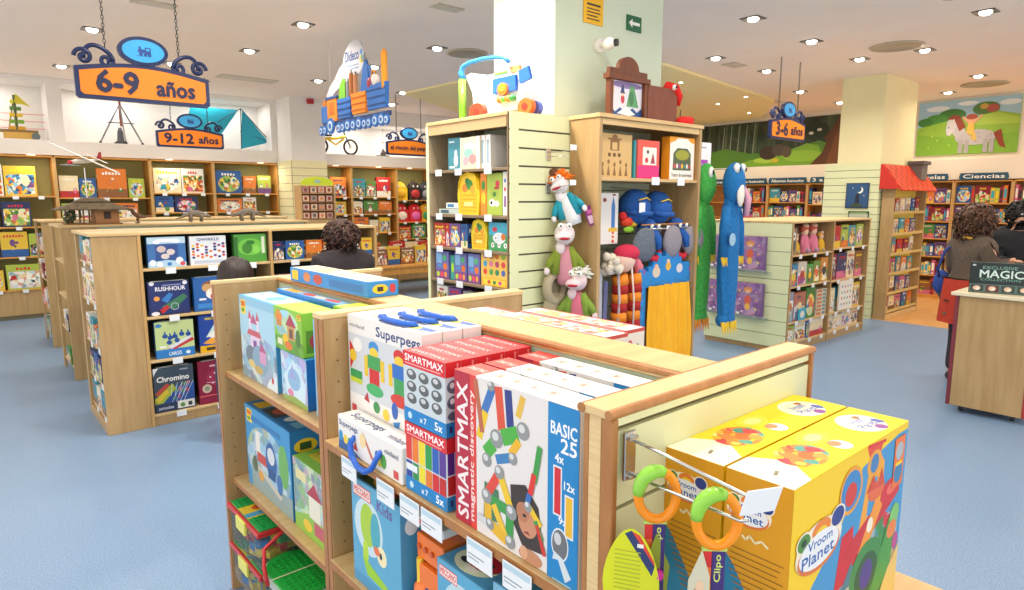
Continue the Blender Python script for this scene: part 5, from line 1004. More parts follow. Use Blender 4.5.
b.prism([(.04, .02), (.55, .16), (.10, .68)], (0, -.02, 0), V3((1, .1, 0)).normalized(), (0, 0, 1), .004, KT); b.build('right_panel', t)
b = MB(); b.prism([(0, .68), (-.3, .25), (-.85, .3), (-.75, .68)], (.05, .02, 0), V3((1, -.1, 0)).normalized(), (0, 0, 1), .004, KT); b.build('left_panel', t)
b = MB(); b.tube([(.05, -.015, 0), (.08, 0, .7)], .008, C('#23343c')); b.tube([(.08, 0, .7), (.62, .03, .12)], .008, C('#23343c')); b.tube([(.05, .0, .32), (.58, .03, .16)], .006, C('#23343c')); b.tube([(.08, 0, .7), (-.3, .05, .45)], .006, C('#23343c')); b.build('rods', t)
t = thing('balance_bicycle', 'yellow toy balance bicycle in the niche right of the slat pillar', 'bicycle', (5.72, 11.75, 2.5305)); t.scale = (.85, .85, .85)
for x in (-.36, .36):
    b = MB(); n = 26; b.tube([(x+.16*math.cos(2*PI*k/n), 0, .185+.16*math.sin(2*PI*k/n)) for k in range(n)], .024, C('#1c1c1e'), 8, True)
    b.cyl((x, -.03, .185), (x, .03, .185), .03, C('#cfcfca'))
    for k in range(8): b.cyl((x, 0, .185), (x+.15*math.cos(k*PI/4), 0, .185+.15*math.sin(k*PI/4)), .003, STEEL, n=5)
    b.build('wheel', t)
b = MB(); b.tube([(-.36, 0, .185), (-.25, 0, .34), (0, 0, .36), (.24, 0, .42)], .035, C('#e8c01e', .3)); b.tube([(-.2, 0, .34), (.0, 0, .22), (.2, 0, .36)], .022, C('#e8c01e', .3)); b.tube([(.36, 0, .185), (.24, 0, .42), (.2, 0, .52)], .016, C('#2a2a2c')); b.build('frame', t)
b = MB(); b.ell((-.18, 0, .42), (.11, .05, .03), C('#222226')); b.build('saddle', t)
b = MB(); b.tube([(.18, -.16, .54), (.2, 0, .53), (.18, .16, .54)], .012, C('#222226')); b.build('handlebar', t)
t = thing('toy_robot_figure', 'small dark toy figure with a string beside the bicycle', 'toy figure', (6.72, 11.72, 2.5305))
b = MB(); b.box(-.14, .12, -.05, .05, 0, .03, C('#4a5a4a')); b.lathe([(.05, .03), (.06, .07), (.03, .12), (.012, .16)], C('#5a4a4a'), n=12); b.build('base', t)
b = MB(); b.cyl((0, 0, .16), (0, 0, .55), .003, C('#8a8a86')); b.ell((0, 0, .28), .014, C('#cf5a5a')); b.build('string', t)

# ================================================================== on top of the second gondola: farmhouse, plane, dinosaurs, card stand
TZ = 1.4605
t = thing('toy_farmhouse', 'wooden toy farmhouse with a thatched roof on the gondola top', 'toy house', (1.07, 7.45, TZ))
WD = C('#8a6038', .6)
b = MB(); b.box(-.24, .22, -.16, .16, 0, .012, WD); b.build('base', t)
b = MB(); b.box(.0, .2, -.13, .13, .012, .145, mat('#a8764a', .6)); b.box(.07, .13, -.132, -.13, .05, .12, C('#3a2218')); b.build('hut_wall', t)
b = MB()
for x in (-.21, -.1, -.02): b.box(x, x+.014, -.13, -.116, .012, .145, WD); b.box(x, x+.014, .116, .13, .012, .145, WD)
for z in (.04, .075): b.box(-.22, 0, -.128, -.122, z, z+.008, WD)
b.build('porch_posts', t)
b = MB(); RF = mat('#6c5c42', .8, kind='thatch', h2='#55472f', scale=30, bump=.3)
for a, z0, z1, r0, r1 in ((0, .145, .215, 1.0, .42), (1, .215, .25, .5, .25)):
    vs = [(-.3*r0, -.2*r0, z0), (.3*r0, -.2*r0, z0), (.3*r0, .2*r0, z0), (-.3*r0, .2*r0, z0), (-.3*r1, -.2*r1, z1), (.3*r1, -.2*r1, z1), (.3*r1, .2*r1, z1), (-.3*r1, .2*r1, z1)]
    b.add(vs, [(3, 2, 1, 0), (4, 5, 6, 7), (0, 1, 5, 4), (1, 2, 6, 5), (2, 3, 7, 6), (3, 0, 4, 7)], RF)
b.box(-.31, .31, -.21, .21, .135, .147, RF); b.build('roof', t)
b = MB(); q = random.Random(4)
for k in range(26): b.ell((q.uniform(-.24, -.17), q.uniform(-.17, -.1), q.uniform(.02, .13)), q.uniform(.012, .022), C(q.choice(['#3f4a2a', '#5a5a32', '#2f3a22'])), 8)
b.build('shrub', t)
t = thing('toy_aeroplane', 'white toy aeroplane with a red nose raised on a thin display pole above the farmhouse', 'toy plane', (1.10, 7.9, TZ))
b = MB(); b.cyl((0, 0, 0), (0, 0, .012), .07, STEEL); b.cyl((0, 0, .01), (0, 0, .55), .006, STEEL); b.build('display_pole', t)
PW = C('#e9e4da', .4)
b = MB(); b.tube([(-.12, -.085, .60), (-.07, -.05, .612), (.02, .0, .618), (.14, .1, .64)], [.018, .024, .021, .009], PW, 12); b.build('fuselage', t)
b = MB(); b.box(-.32, .32, -.05, .05, -.005, .005, PW, Matrix.Translation((-.0, -.03, .65)) @ Matrix.Rotation(-.35, 4, 'Z') @ Matrix.Rotation(.46, 4, 'Y')); b.build('upper_wing', t)
b = MB(); b.box(-.1, .1, -.03, .03, -.004, .004, PW, Matrix.Translation((.13, .09, .65)) @ Matrix.Rotation(-.35, 4, 'Z') @ Matrix.Rotation(.46, 4, 'Y')); b.prism([(0, 0), (.05, 0), (.05, .07), (.03, .07)], (.12, .08, .65), (1, 0, 0), (0, 0, 1), .005, C('#a83030')); b.build('tail', t)
b = MB(); b.ell((-.13, -.095, .597), (.024, .022, .022), C('#cf2430')); b.box(-.17, -.10, -.13, -.07, .565, .58, C('#8f9498')); b.build('nose', t)
b = MB(); b.box(-.13, .05, -.012, .012, -.008, .0, C('#8d9296'), Matrix.Translation((-.1, -.15, .57)) @ Matrix.Rotation(.3, 4, 'Z')); b.build('propeller', t)
def dino(x, lab, c, s, kind=0):
    t = thing('toy_dinosaur', lab, 'toy dinosaur', (x, 7.4, TZ), 0, 'toy dinosaurs')
    m_ = mat(c, .6, kind='hide', h2='#6a6256', scale=30)
    b = MB()
    path = [(-.19, 0, .035), (-.14, 0, .05), (-.09, 0, .075), (-.02, 0, .09), (.05, 0, .08), (.09, 0, .07), (.13, 0, .06), (.155, 0, .05)]
    rad = [.004, .009, .02, .036, .034, .022, .02, .01]
    if kind: path = [(-x_, y_, z_) for x_, y_, z_ in path]
    b.tube([(a*s, 0, d*s) for a, _, d in path], [r*s for r in rad], m_, 12)
    sg = -1 if kind else 1
    for k in range(9): a = (-.12+.025*k)*s*sg; b.prism([(-.011, 0), (.011, 0), (0, .026)], (a, .003, (.1 if 2 < k < 7 else .075)*s+.01), (1, 0, 0), (0, 0, 1), .006, m_)
    b.build('body', t)
    for (a, y) in ((-.05, -.025), (-.05, .025), (.055, -.022), (.055, .022)):
        b = MB(); b.tube([(a*s*sg, y*s, .075*s), ((a+.006)*s*sg, y*1.2*s, .035*s), (a*s*sg, y*1.2*s, .004)], [.016*s, .012*s, .011*s], m_, 8); b.build('leg', t)
dino(1.98, 'grey spiny toy dinosaur, middle of the three on the gondola top', '#8c8478', 1.0)
dino(2.52, 'largest grey toy dinosaur, nearest the card stand on the gondola top', '#7d766c', 1.12, 1)
t = thing('toy_dinosaur', 'small brown upright toy dinosaur beside the farmhouse', 'toy dinosaur', (1.45, 7.4, TZ), 0, 'toy dinosaurs')
b = MB(); m_ = C('#6a4a32', .6)
b.tube([(.13, 0, .075), (.05, 0, .06), (0, 0, .07), (-.04, 0, .10), (-.055, 0, .135), (-.09, 0, .135)], [.003, .012, .024, .022, .018, .009], m_, 10); b.build('body', t)
for y in (-.018, .018):
    b = MB(); b.tube([(0, y, .06), (-.012, y, .03), (.0, y, .005), (-.03, y, .004)], [.014, .009, .007, .006], m_, 8); b.build('leg', t)
t = thing('card_stand', 'tall narrow wooden stand of small cards with a lime rounded header', 'card stand', (3.36, 7.5, 0))
b = MB(); b.box(-.22, -.2, -.09, .09, 0, TZ+.40, WOOD); b.box(.2, .22, -.09, .09, 0, TZ+.40, WOOD); b.box(-.2, .2, .07, .085, 0, TZ+.4, WOOD); b.box(-.199, .199, -.08, .069, 0, TZ-.004, WOOD); b.build('case', t)
b = MB(); b.prism([(-.2, 0)]+[(-.2*math.cos(PI*k/12), .03+.07*math.sin(PI*k/12)) for k in range(13)]+[(.2, 0)], (0, -.08, TZ+.40), (1, 0, 0), (0, 0, 1), .012, C('#c3d21e')); b.art((-.05, -.0805, TZ+.42), (1, 0, 0), (0, 0, 1), .1, .05, [('e', .5, .5, .4, .45, '#9ab8a8')]); b.build('header', t)
for j in range(4):
    b = MB(); b.box(-.199, .199, -.085, .069, TZ+.005+.1*j-.004, TZ+.005+.1*j+.003, WOOD); s_ = b.build('tier', t)
    for k in range(4):
        q = MB(); x = -.19+.098*k; q.box(x, x+.085, -.07, -.02, TZ+.009+.1*j, TZ+.085+.1*j, C('#a85a3a'))
        q.art((x, -.07, TZ+.009+.1*j), (1, 0, 0), (0, 0, 1), .085, .076, [('r', .08, .1, .92, .9, ['#c9b49a', '#b8a8a0', '#d8c0a0', '#9a8a84'][(j+k) % 4]), ('e', .5, .5, .25, .3, ['#8a3a2a', '#6a5a4a', '#c97a4a'][(j*3+k) % 3])]); q.build('card_pack', s_)

# ================================================================== toy train sign (hanging, faces -x)
t = thing('train_sign', 'hanging cut-out sign of a blue and orange toy train carrying pencils', 'sign', (3.2, 6.15, 2.38), -PI/2)
BL = '#2f6cb8'
def wagon(x0, x1, z0, z1, c, z=.0):
    b = MB(); b.prism([(x0, z0), (x1, z0), (x1+.02, z1), (x0-.02, z1)], (0, -.02, 0), (1, 0, 0), (0, 0, 1), .04, C(c))
    for k in range(3): zz = z0+(z1-z0)*(.15+.3*k); b.box(x0-.015, x1+.015, -.026, -.018, zz, zz+.014, C('#23508f' if c == BL else '#c9681a'))
    b.build('wagon', t)
b = MB(); b.box(-.68, .72, -.015, .015, .09, .135, C('#27406f')); b.build('chassis', t)
b = MB(); b.box(-.70, -.56, -.02, .02, .13, .30, C(BL)); b.box(-.55, -.33, -.022, .022, .13, .36, C('#ef8a1e')); b.box(-.5, -.38, -.024, -.02, .2, .33, C('#c9681a')); b.box(-.57, -.31, -.03, .03, .36, .385, C('#23508f')); b.box(-.665, -.61, -.02, .02, .30, .36, C('#c97a3a')); b.build('locomotive', t)
wagon(-.30, -.04, .14, .34, BL); wagon(.01, .27, .16, .36, '#ef8a1e'); wagon(.33, .66, .17, .40, BL)
for k, (x, r) in enumerate(((-.70, .05), (-.61, .05), (-.47, .085), (-.28, .05), (-.19, .05), (-.08, .06), (.04, .055), (.16, .06), (.27, .05), (.36, .05), (.48, .06), (.6, .06), (.69, .05))):
    b = MB(); b.cyl((x, -.034, r+.0), (x, -.0155, r+.0), r, C('#2f6cb8'), n=20); b.cyl((x, -.037, r), (x, -.034, r), r*.62, C('#c9dcea'), n=20); b.cyl((x, -.040, r), (x, -.037, r), r*.35, C('#2f6cb8'), n=16); b.build('wheel', t)
b = MB(); b.prism([(-.30, .34), (-.15, .34), (-.15, .50), (-.2, .54), (-.27, .47)], (0, -.01, 0), (1, 0, 0), (0, 0, 1), .02, C('#6fae2e')); b.build('letter_shape', t)
for x, z, c, tp in ((-.10, .50, '#8a9098', 0), (-.03, .56, '#b5713a', 1), (.06, .54, '#c98a5a', 1), (.63, .66, '#ef9a1e', 0)):
    b = MB(); b.cyl((x, 0, .34), (x, 0, z), .022 if x < .5 else .03, C(c), n=8); b.cyl((x, 0, z), (x, 0, z+.04), .022 if x < .5 else .03, C('#6a4a3a' if tp else c), r1=.004, n=8); b.build('pencil', t)
b = MB(); b.prism([(.18, .36), (.36, .36), (.33, .58), (.29, .66), (.23, .58)], (0, -.012, 0), (1, 0, 0), (0, 0, 1), .024, C('#2f6cb8')); b.cyl((.28, -.01, .64), (.28, -.01, .72), .022, C('#8a9098'), r1=.004); b.build('pencil', t)
b = MB(); b.prism([(.33, .60), (.37, .58), (.50, .38), (.42, .38)], (0, -.014, 0), (1, 0, 0), (0, 0, 1), .02, C('#2f6cb8')); b.build('pencil', t)
b = MB(); b.ell((.36, 0, .42), (.05, .03, .06), C('#a83a4a')); b.ell((.46, 0, .44), (.05, .04, .06), C('#e8e2d8')); b.tube([(.42, -.02, .45), (.44, -.02, .53), (.5, -.02, .5)], .01, C('#ef9a1e')); b.build('toy_cargo', t)
b = MB()
cl = [(-.16, .52), (-.22, .58), (-.24, .68), (-.20, .78), (-.12, .84), (-.06, .87), (.04, .88), (.14, .85), (.2, .77), (.22, .68), (.18, .6), (.1, .55), (-.02, .5)]
b.prism(cl, (0, .02, 0), (1, 0, 0), (0, 0, 1), .008, mat('#e2e2e8', .3, trans=.3))
b.prism([(-.60, .36), (-.64, .42), (-.56, .5), (-.44, .56), (-.32, .66), (-.2, .7), (-.14, .58), (-.26, .5), (-.42, .44)], (-.0, .021, 0), (1, 0, 0), (0, 0, 1), .006, mat('#e2e2e8', .3, trans=.3))
b.art((-.2, .0185, .56), (1, 0, 0), (0, 0, 1), .42, .26, [('t', 'Dideco', .06, .5, .74, .88, '#2f4f86'), ('r', .15, .3, .7, .34, '#7a93b4'), ('r', .25, .18, .7, .22, '#7a93b4'), ('e', .86, .72, .06, .1, '#3a86c4'), ('e', .86, .45, .08, .14, '#e8c43a'), ('e', .9, .5, .05, .12, '#3a9a8a')])
b.build('cloud_panel', t)
for x in (-.5, .6):
    b = MB(); b.cyl((x, 0, .38), (x, 0, CZ-2.38-.001), .0015, C('#b9b4ac'), n=5); b.build('hanging_wire', t)
# ================================================================== central case 1 (open side to -x, slat panel to -y)
u1 = thing('toy_display_case', 'tall case of small boxed toys with a cream slat side, standing against the centre pillar', 'shelving', (2.75, 3.3, 0))
def up(name, a, mt, par=None):
    b = MB(); b.box(*a, mt); return b.build(name, par or u1, True)
up('side_panel', (2.485, 3.01, 3.735, 3.755, 0, 2.177), mat('#a99a80', .4, kind='wood', h2='#9c8c70', scale=3, stretch=(9, 9, 1))); up('edge_strip', (2.478, 2.4845, 3.732, 3.757, 0, 2.177), SLAT)
up('top_board', (2.48, 3.012, 2.905, 3.757, 2.178, 2.2), WOODH)
up('fascia', (2.486, 2.50, 2.93, 3.734, 2.115, 2.177), mat('#c9a878', .45))
up('back_panel', (2.96, 2.975, 2.93, 3.734, .08, 2.177), SLATG)
b = MB(); slats(b, (2.482, 2.888, .0), (1, 0, 0), .53, .0, 2.195, .022, SLAT, .1035, C('#5a5544'), .011); b.box(2.4815, 2.545, 2.8875, 2.895, 0, 2.1955, SLAT); b.box(2.99, 3.0125, 2.8875, 2.895, 0, 2.1955, SLAT); b.box(2.479, 2.4825, 2.905, 2.917, 0, 2.195, C('#7c6448')); b.build('slat_panel', u1, True)
u1lv = [(.42, 'knee-high'), (.70, 'thigh-high'), (.96, 'lowest visible'), (1.165, 'fourth'), (1.385, 'third'), (1.60, 'second'), (1.885, 'top')]
for z, n_ in u1lv:
    s_ = up('shelf', (2.487, 2.959, 2.915, 3.734, z-.018, z), mat('#7d6a52', .5))
    for y in (3.62, 3.40, 3.10):
        up('price_tag', (2.482, 2.4855, y-.036, y+.036, z-.036, z+.006), mat('#d5dade', .35), s_)
MU = Matrix.Translation((2.49, 3.73, 0)) @ Matrix.Rotation(-PI/2, 4, 'Z')
def cbox(i, nm, lab, x, w_, z, d, h, c, k, y=.02, cat='toy box', grp=None):
    put('box', nm, c, k, MU, x+w_/2, y+d/2, z+.001, w_, d, h, lab, cat, grp)
for k in range(4):
    lbox('picture_book', 'white animal picture book standing with its twins on the top shelf, %s' % ('leftmost', 'second', 'third', 'rightmost')[k], 'book', 2.515, 2.72, 3.27-.052*k, 3.315-.052*k, 1.885, 2.085, '#eceae4',
         {'F': [('r', .1, .05, .9, .95, '#e4e6e8'), ('r', .3, .15, .7, .85, '#8fa9b8')] if k else [('r', 0, 0, 1, 1, '#e9e7e0'), ('r', .2, .1, .5, .2, '#c03a3a')], 'L': [('r', .05, .05, .95, .95, '#d9c9b0'), ('e', .5, .6, .3, .2, '#e2b9b0'), ('e', .4, .35, .2, .15, '#8fb89a')]}, 'white animal books on the top shelf')
lbox('puzzle_box', 'square cream and green animal puzzle, front of the top shelf books', 'toy box', 2.50, 2.514, 3.20, 3.40, 1.885, 2.08, '#e6d9b8', {'F': [('r', .04, .04, .96, .96, '#d8e2b0'), ('e', .5, .7, .3, .14, '#eef0e6'), ('e', .45, .45, .25, .2, '#8fc0b4'), ('e', .65, .3, .2, .16, '#d98a8a'), ('e', .3, .25, .15, .15, '#e8a0a8'), ('r', .86, 0, 1, 1, '#f2f0ea')]})
lbox('puzzle_box', 'teal puzzle box with a white bear, left on the top shelf of the central case', 'toy box', 2.52, 2.57, 3.415, 3.56, 1.885, 2.09, '#3f8a9a', {'F': [('e', .6, .3, .16, .2, '#e8e8e4'), ('e', .6, .52, .1, .1, '#e8e8e4'), ('r', .1, .85, .5, .9, '#cfe2e6'), ('r', .1, .06, .5, .12, '#e8e8e4')]})
lbox('puzzle_box', 'dark narrow puzzle at the right end of the top shelf', 'toy box', 2.52, 2.60, 2.935, 2.965, 1.885, 2.12, '#3a5a4a', {'F': [('r', .1, .1, .9, .4, '#d8742a'), ('r', .1, .5, .9, .8, '#2f86a0')]})
# second shelf: fruit basket box, farm book, flat tray
def basket(y, z, s, c, lab):
    t = thing('fruit_basket_toy', lab, 'toy box', (2.56, y, z+.001), LX)
    b = MB(); pts = [(-.11*s, 0), (.11*s, 0), (.125*s, .13*s), (.115*s, .22*s), (.07*s, .275*s), (0, .29*s), (-.07*s, .275*s), (-.115*s, .22*s), (-.125*s, .13*s)]
    b.prism(pts, (0, -.05*s, 0), (1, 0, 0), (0, 0, 1), .1*s, C(c))
    b.art((-.12*s, -.05*s, 0), (1, 0, 0), (0, 0, 1), .24*s, .29*s, [('r', .1, .04, .9, .5, '#e9b81e')]+[('r', .12, .08+.09*k, .88, .1+.09*k, '#c99412') for k in range(5)]+[('e', .35, .62, .14, .1, '#e8842a'), ('e', .55, .7, .16, .12, '#3f8a3a'), ('e', .7, .58, .12, .1, '#e8a02a'), ('e', .45, .78, .1, .08, '#2f7a3a'), ('r', .3, .2, .7, .3, '#f5e68a')]); b.build('carton', t)
    b = MB(); b.tube([(-.11*s, -.052*s, .18*s), (-.08*s, -.054*s, .26*s), (0, -.055*s, .285*s), (.08*s, -.054*s, .26*s), (.11*s, -.052*s, .18*s)], .006*s, C('#f2cf1e')); b.build('handle', t)
basket(3.335, 1.60, .93, '#edc31e', 'yellow basket-shaped fruit toy carton on the second shelf')
lbox('fruit_box', 'orange fruit-patterned carton right of the yellow basket toy', 'toy box', 2.52, 2.64, 3.16, 3.22, 1.60, 1.86, '#e88a2a', {'F': [('e', .5, .7, .3, .12, '#3f8a3a'), ('e', .5, .4, .35, .14, '#e8c42a')]})
lbox('farm_book', 'lime picture box with a cow, right part of the second shelf', 'toy box', 2.52, 2.58, 3.01, 3.155, 1.60, 1.855, '#a8bf4a', {'F': [('e', .7, .75, .14, .08, '#cf3a4a'), ('r', .5, .62, .8, .68, '#b03040'), ('e', .35, .3, .2, .09, '#f0ede6'), ('e', .3, .3, .07, .04, '#2a2a2a'), ('e', .65, .28, .16, .07, '#f0ede6'), ('e', .5, .5, .12, .06, '#4c8a3a')]})
lbox('farm_book', 'white book spine with small pictures beside the lime cow box', 'book', 2.52, 2.70, 2.96, 3.005, 1.60, 1.86, '#ece9e2', {'F': [('e', .5, .8, .2, .05, '#3a7ac0'), ('e', .5, .6, .2, .05, '#cf3a4a'), ('r', .3, .2, .7, .45, '#8a5a9a')]})
lbox('activity_tray', 'flat transparent-lidded activity tray stacked low on the second shelf', 'toy box', 2.53, 2.75, 3.46, 3.69, 1.60, 1.635, '#b9c4be', {'F': [('r', .1, .2, .5, .8, '#3f5a6a')], 'T': [('r', .1, .1, .9, .9, '#8fa39c')]})
lbox('activity_tray', 'flat pale activity tray on top of the transparent one', 'toy box', 2.54, 2.74, 3.44, 3.62, 1.637, 1.675, '#dfe3dc', {'F': [('r', .1, .2, .5, .8, '#3f7aa8')], 'T': [('e', .5, .5, .3, .3, '#5a8a9a')]})
# third shelf
for k, (y1, y0, c, kk, lab) in enumerate(((3.72, 3.59, 'red', 0, 'red and purple toy box at the left end of the third shelf'), (3.585, 3.545, 'red', 1, 'narrow red toy box second on the third shelf'), (3.54, 3.42, 'purple', 2, 'lilac pictured toy box third on the third shelf'), (3.415, 3.345, 'blue', 3, 'blue toy box left of the small yellow basket'))):
    cbox(k, 'small_toy_box', lab, 3.73-y1, y1-y0, 1.385, .08, .155, c, kk, grp='third shelf boxes of the central case')
basket(3.245, 1.385, .66, '#e6cf22', 'small round yellow toy carton on the third shelf')
lbox('football_box', 'turquoise toy box with footballs printed on it, right end of the third shelf', 'toy box', 2.52, 2.60, 2.94, 3.14, 1.385, 1.56, '#3fa9c4', {'F': [('r', 0, 0, 1, .55, '#3f9a5a'), ('e', .5, .45, .3, .2, '#dfe6ea')]+[('e', x, y, .08, .09, '#eef0f0') for x, y in ((.2, .2), (.5, .2), (.8, .2), (.35, .45))]+[('e', x, y, .03, .03, '#202428') for x, y in ((.2, .2), (.5, .2), (.8, .2), (.35, .45))]+[('e', .7, .5, .1, .12, '#e07a2a'), ('e', .3, .75, .12, .08, '#cf3a4a')]})
# fourth shelf
for k, (y1, y0) in enumerate(((3.71, 3.56), (3.49, 3.36), (3.345, 3.22))):
    lbox('letter_box', 'purple educational box with coloured letters, %s on the fourth shelf' % ('leftmost', 'middle', 'rightmost of the three')[k], 'toy box', 2.51, 2.59, y0, y1, 1.165, 1.355, '#6d6fae',
         {'F': [('r', 0, 0, 1, .32, '#7a4a8a'), ('r', .08, .55, .5, .9, '#7fb0d8'), ('e', .7, .75, .14, .1, '#4fb86a'), ('e', .75, .45, .16, .12, '#e8742a'), ('e', .2, .16, .12, .1, '#b8d23a'), ('e', .5, .16, .12, .1, '#e84a5a'), ('e', .78, .16, .1, .1, '#f0a03a'), ('r', .2, .42, .5, .5, '#3f9ad0')]}, 'purple letter boxes on the fourth shelf')
lbox('letter_box', 'narrow teal box between the purple letter boxes', 'toy box', 2.52, 2.58, 3.50, 3.55, 1.165, 1.33, '#3a9a8f', {'F': [('e', .5, .5, .3, .2, '#b8e23a')]})
lbox('animal_puzzle_box', 'orange-yellow box with a grid of cartoon beasts, right end of the fourth shelf', 'toy box', 2.51, 2.59, 2.94, 3.205, 1.165, 1.375, '#ecb63a', {'F': [('r', 0, .25, 1, 1, '#eec25a')]+[('e', .16+.22*i, .42+.24*j, .075, .09, ['#d84a3a', '#3fa0c4', '#8a4a8a', '#5aa84a', '#e07a9a', '#c9582a', '#3a8a5a', '#b04a6a', '#d07a2a', '#4a6ab0', '#e24a4a', '#8fb83a'][i*3+j]) for i in range(4) for j in range(3)]+[('t', 'VROOM', .2, .07, .8, .19, '#f2c42a') if 0 else ('r', .1, .04, .9, .2, '#f0d040'), ('e', .3, .12, .06, .06, '#c84a3a'), ('e', .5, .12, .06, .06, '#4a8a4a'), ('e', .7, .12, .06, .06, '#c84a8a')]})
rg = random.Random(5)
fill(MU, .02, .79, .96, .17, 'lowest visible shelf of the central case', rg, (.08, .15), colors=['purple', 'grey', 'white', 'navy'], group='boxes on the lowest visible shelf of the central case', hr=(.8, .95))
# ================================================================== central case 2 (front to -y)
u2 = thing('puppet_display_case', 'tall open wooden case of plush toys and costumes in the centre', 'shelving', (3.5, 2.85, 0))
def u2p(n, a, mt, par=None):
    b = MB(); b.box(*a, mt); return b.build(n, par or u2, True)
u2p('side_panel', (2.962, 2.99, 2.64, 2.885, 0, 2.178), WOOD); u2p('side_panel', (3.015, 3.02, 2.89, 3.085, 0, 2.178), WOOD)
u2p('side_panel', (4.0, 4.025, 2.64, 3.07, 0, 2.178), WOOD)
b = MB(); b.box(2.955, 3.013, 2.632, 2.886, 2.179, 2.203, WOODH); b.box(3.0135, 4.035, 2.632, 3.085, 2.179, 2.203, WOODH); b.build('top_board', u2, True); u2p('fascia', (2.991, 3.999, 2.645, 2.66, 2.14, 2.178), WOODH)
b = MB(); slats(b, (3.0, 3.058, 0), (1, 0, 0), .995, 0, 2.17, .02, SLATG, .1035); b.build('slat_back', u2, True)
b = MB(); slats(b, (4.03, 2.93, 0), (1, 0, 0), .09, 0, 2.12, .03, SLAT, .1035); b.build('slat_strip', u2, True)
u2p('post', (4.122, 4.16, 2.93, 2.96, 0, 2.12), C('#e6e6e2'))
s_ = u2p('shelf', (2.991, 3.999, 2.648, 3.05, 1.81, 1.83), WOODH)
for x in (3.52, 3.80): u2p('price_tag', (x-.04, x+.04, 2.642, 2.6475, 1.79, 1.84), TAG, s_)
for z in (.1,): u2p('shelf', (2.991, 3.999, 2.648, 3.05, z-.02, z), WOODH)
def fbox(nm, lab, cat, x0, x1, y0, d, z0, z1, base, F, grp=None, **kw):
    return gbox(nm, lab, cat, ((x0+x1)/2, y0+d/2, z0+.001), 0, x1-x0, d, z1-z0-.001, base, dict(F=F, **kw), grp)
fbox('wooden_puppet_set', 'wooden board with pegged nativity-like cut-outs on the case top shelf, left', 'toy box', 3.01, 3.34, 2.70, .02, 1.83, 2.10, '#cda868', [('r', .02, .02, .98, .98, '#d2ae70')]+[('e', .15+.17*k, .3+.06*(k % 2), .035, .05, '#8a6232') for k in range(5)]+[('p', [(.1+.17*k, .05), (.2+.17*k, .05), (.15+.17*k, .3)], '#8a6232') for k in range(5)]+[('r', .36, .62, .62, .86, '#8a6232'), ('r', .42, .64, .56, .8, '#d2ae70'), ('r', .3, .86, .68, .9, '#8a6232'), ('e', .49, .93, .08, .05, '#8a6232'), ('r', .08, .6, .14, .85, '#8a6232'), ('r', .3, .48, .38, .56, '#6b4a26'), ('r', .44, .48, .52, .56, '#6b4a26'), ('r', .58, .48, .66, .56, '#6b4a26')])
fbox('craft_box', 'coral-topped craft box with a pink base and white window', 'toy box', 3.375, 3.60, 2.68, .06, 1.83, 2.075, '#e0574a', [('r', 0, 0, 1, .34, '#d8287a'), ('r', .22, .36, .86, .82, '#ece6dc'), ('p', [(.58, .4), (.8, .4), (.69, .7)], '#a83a4a'), ('e', .4, .48, .08, .07, '#c9404a'), ('e', .45, .7, .06, .05, '#5a4a4a')])
fbox('craft_box', 'thin teal box edge between the wooden board and the coral box', 'toy box', 3.35, 3.372, 2.69, .1, 1.83, 2.07, '#2f8f98', [])
fbox('puppet_theatre_box', 'orange-backed puppet theatre box with a white frame picture', 'toy box', 3.70, 4.07 if 0 else 3.985, 2.67, .07, 1.83, 2.115, '#ee9a22', [('p', [(0, 0), (.98, 0), (.98, .86), (.8, .9), (.7, .97), (.3, .97), (.2, .9), (0, .84)], '#ece8de'), ('p', [(.12, .22), (.86, .22), (.84, .62), (.7, .74), (.3, .74), (.14, .62)], '#4a5a3a'), ('e', .5, .58, .28, .12, '#9a9a2a')]+[('e', .2+.1*k, .32, .04, .06, ['#cf3a4a', '#e8e2d8', '#8a4a8a', '#e8b43a', '#3f7a5a', '#d9d4c8', '#b03a3a'][k]) for k in range(7)]+[('t', 'Teatro de marionetas', .08, .07, .9, .15, '#4a4440')], T=[])
fbox('poster_card', 'white and violet card box hanging past the right end of the top shelf', 'toy box', 4.04, 4.24, 2.70, .015, 1.83, 2.10, '#eceaf0', [('r', .3, .1, .8, .55, '#a83ab8'), ('r', .35, .3, .75, .45, '#c97ad8'), ('r', .2, .85, .7, .88, '#8a8a94')])
# shield, sword card
t = thing('toy_shield', 'round blue, yellow and red toy shield hung inside the case on the left', 'toy', (3.06, 2.80, 1.42))
b = MB(); b.ell((0, 0, .13), (.10, .02, .16), C('#2a6fc0'), 22); b.build('rim', t)
b = MB(); b.ell((0, -.006, .13), (.065, .02, .11), C('#e8c42a'), 20); b.ell((0, -.012, .13), (.04, .02, .075), C('#cf2a2a'), 18); b.build('emblem', t)
b = MB(); b.box(-.002, .002, -.002, .24, .27, .275, STEEL); b.build('hook', t)
fbox('toy_sword_card', 'white card holding a blue foam sword with a gold guard', 'toy', 3.135, 3.315, 2.78, .008, 1.41, 1.74, '#e6e4e0', [('p', [(.62, .3), (.62, .75), (.72, .93), (.82, .75), (.82, .3)], '#3a78c0'), ('p', [(.45, .24), (.98, .24), (.92, .32), (.5, .32)], '#e0b42a'), ('r', .66, .02, .78, .24, '#cf3a2a'), ('r', .66, .08, .78, .12, '#f0d8b0'), ('r', .66, .16, .78, .2, '#f0d8b0'), ('e', .25, .86, .1, .04, '#8a3a2a'), ('e', .75, .96, .1, .02, '#8a3a2a')])
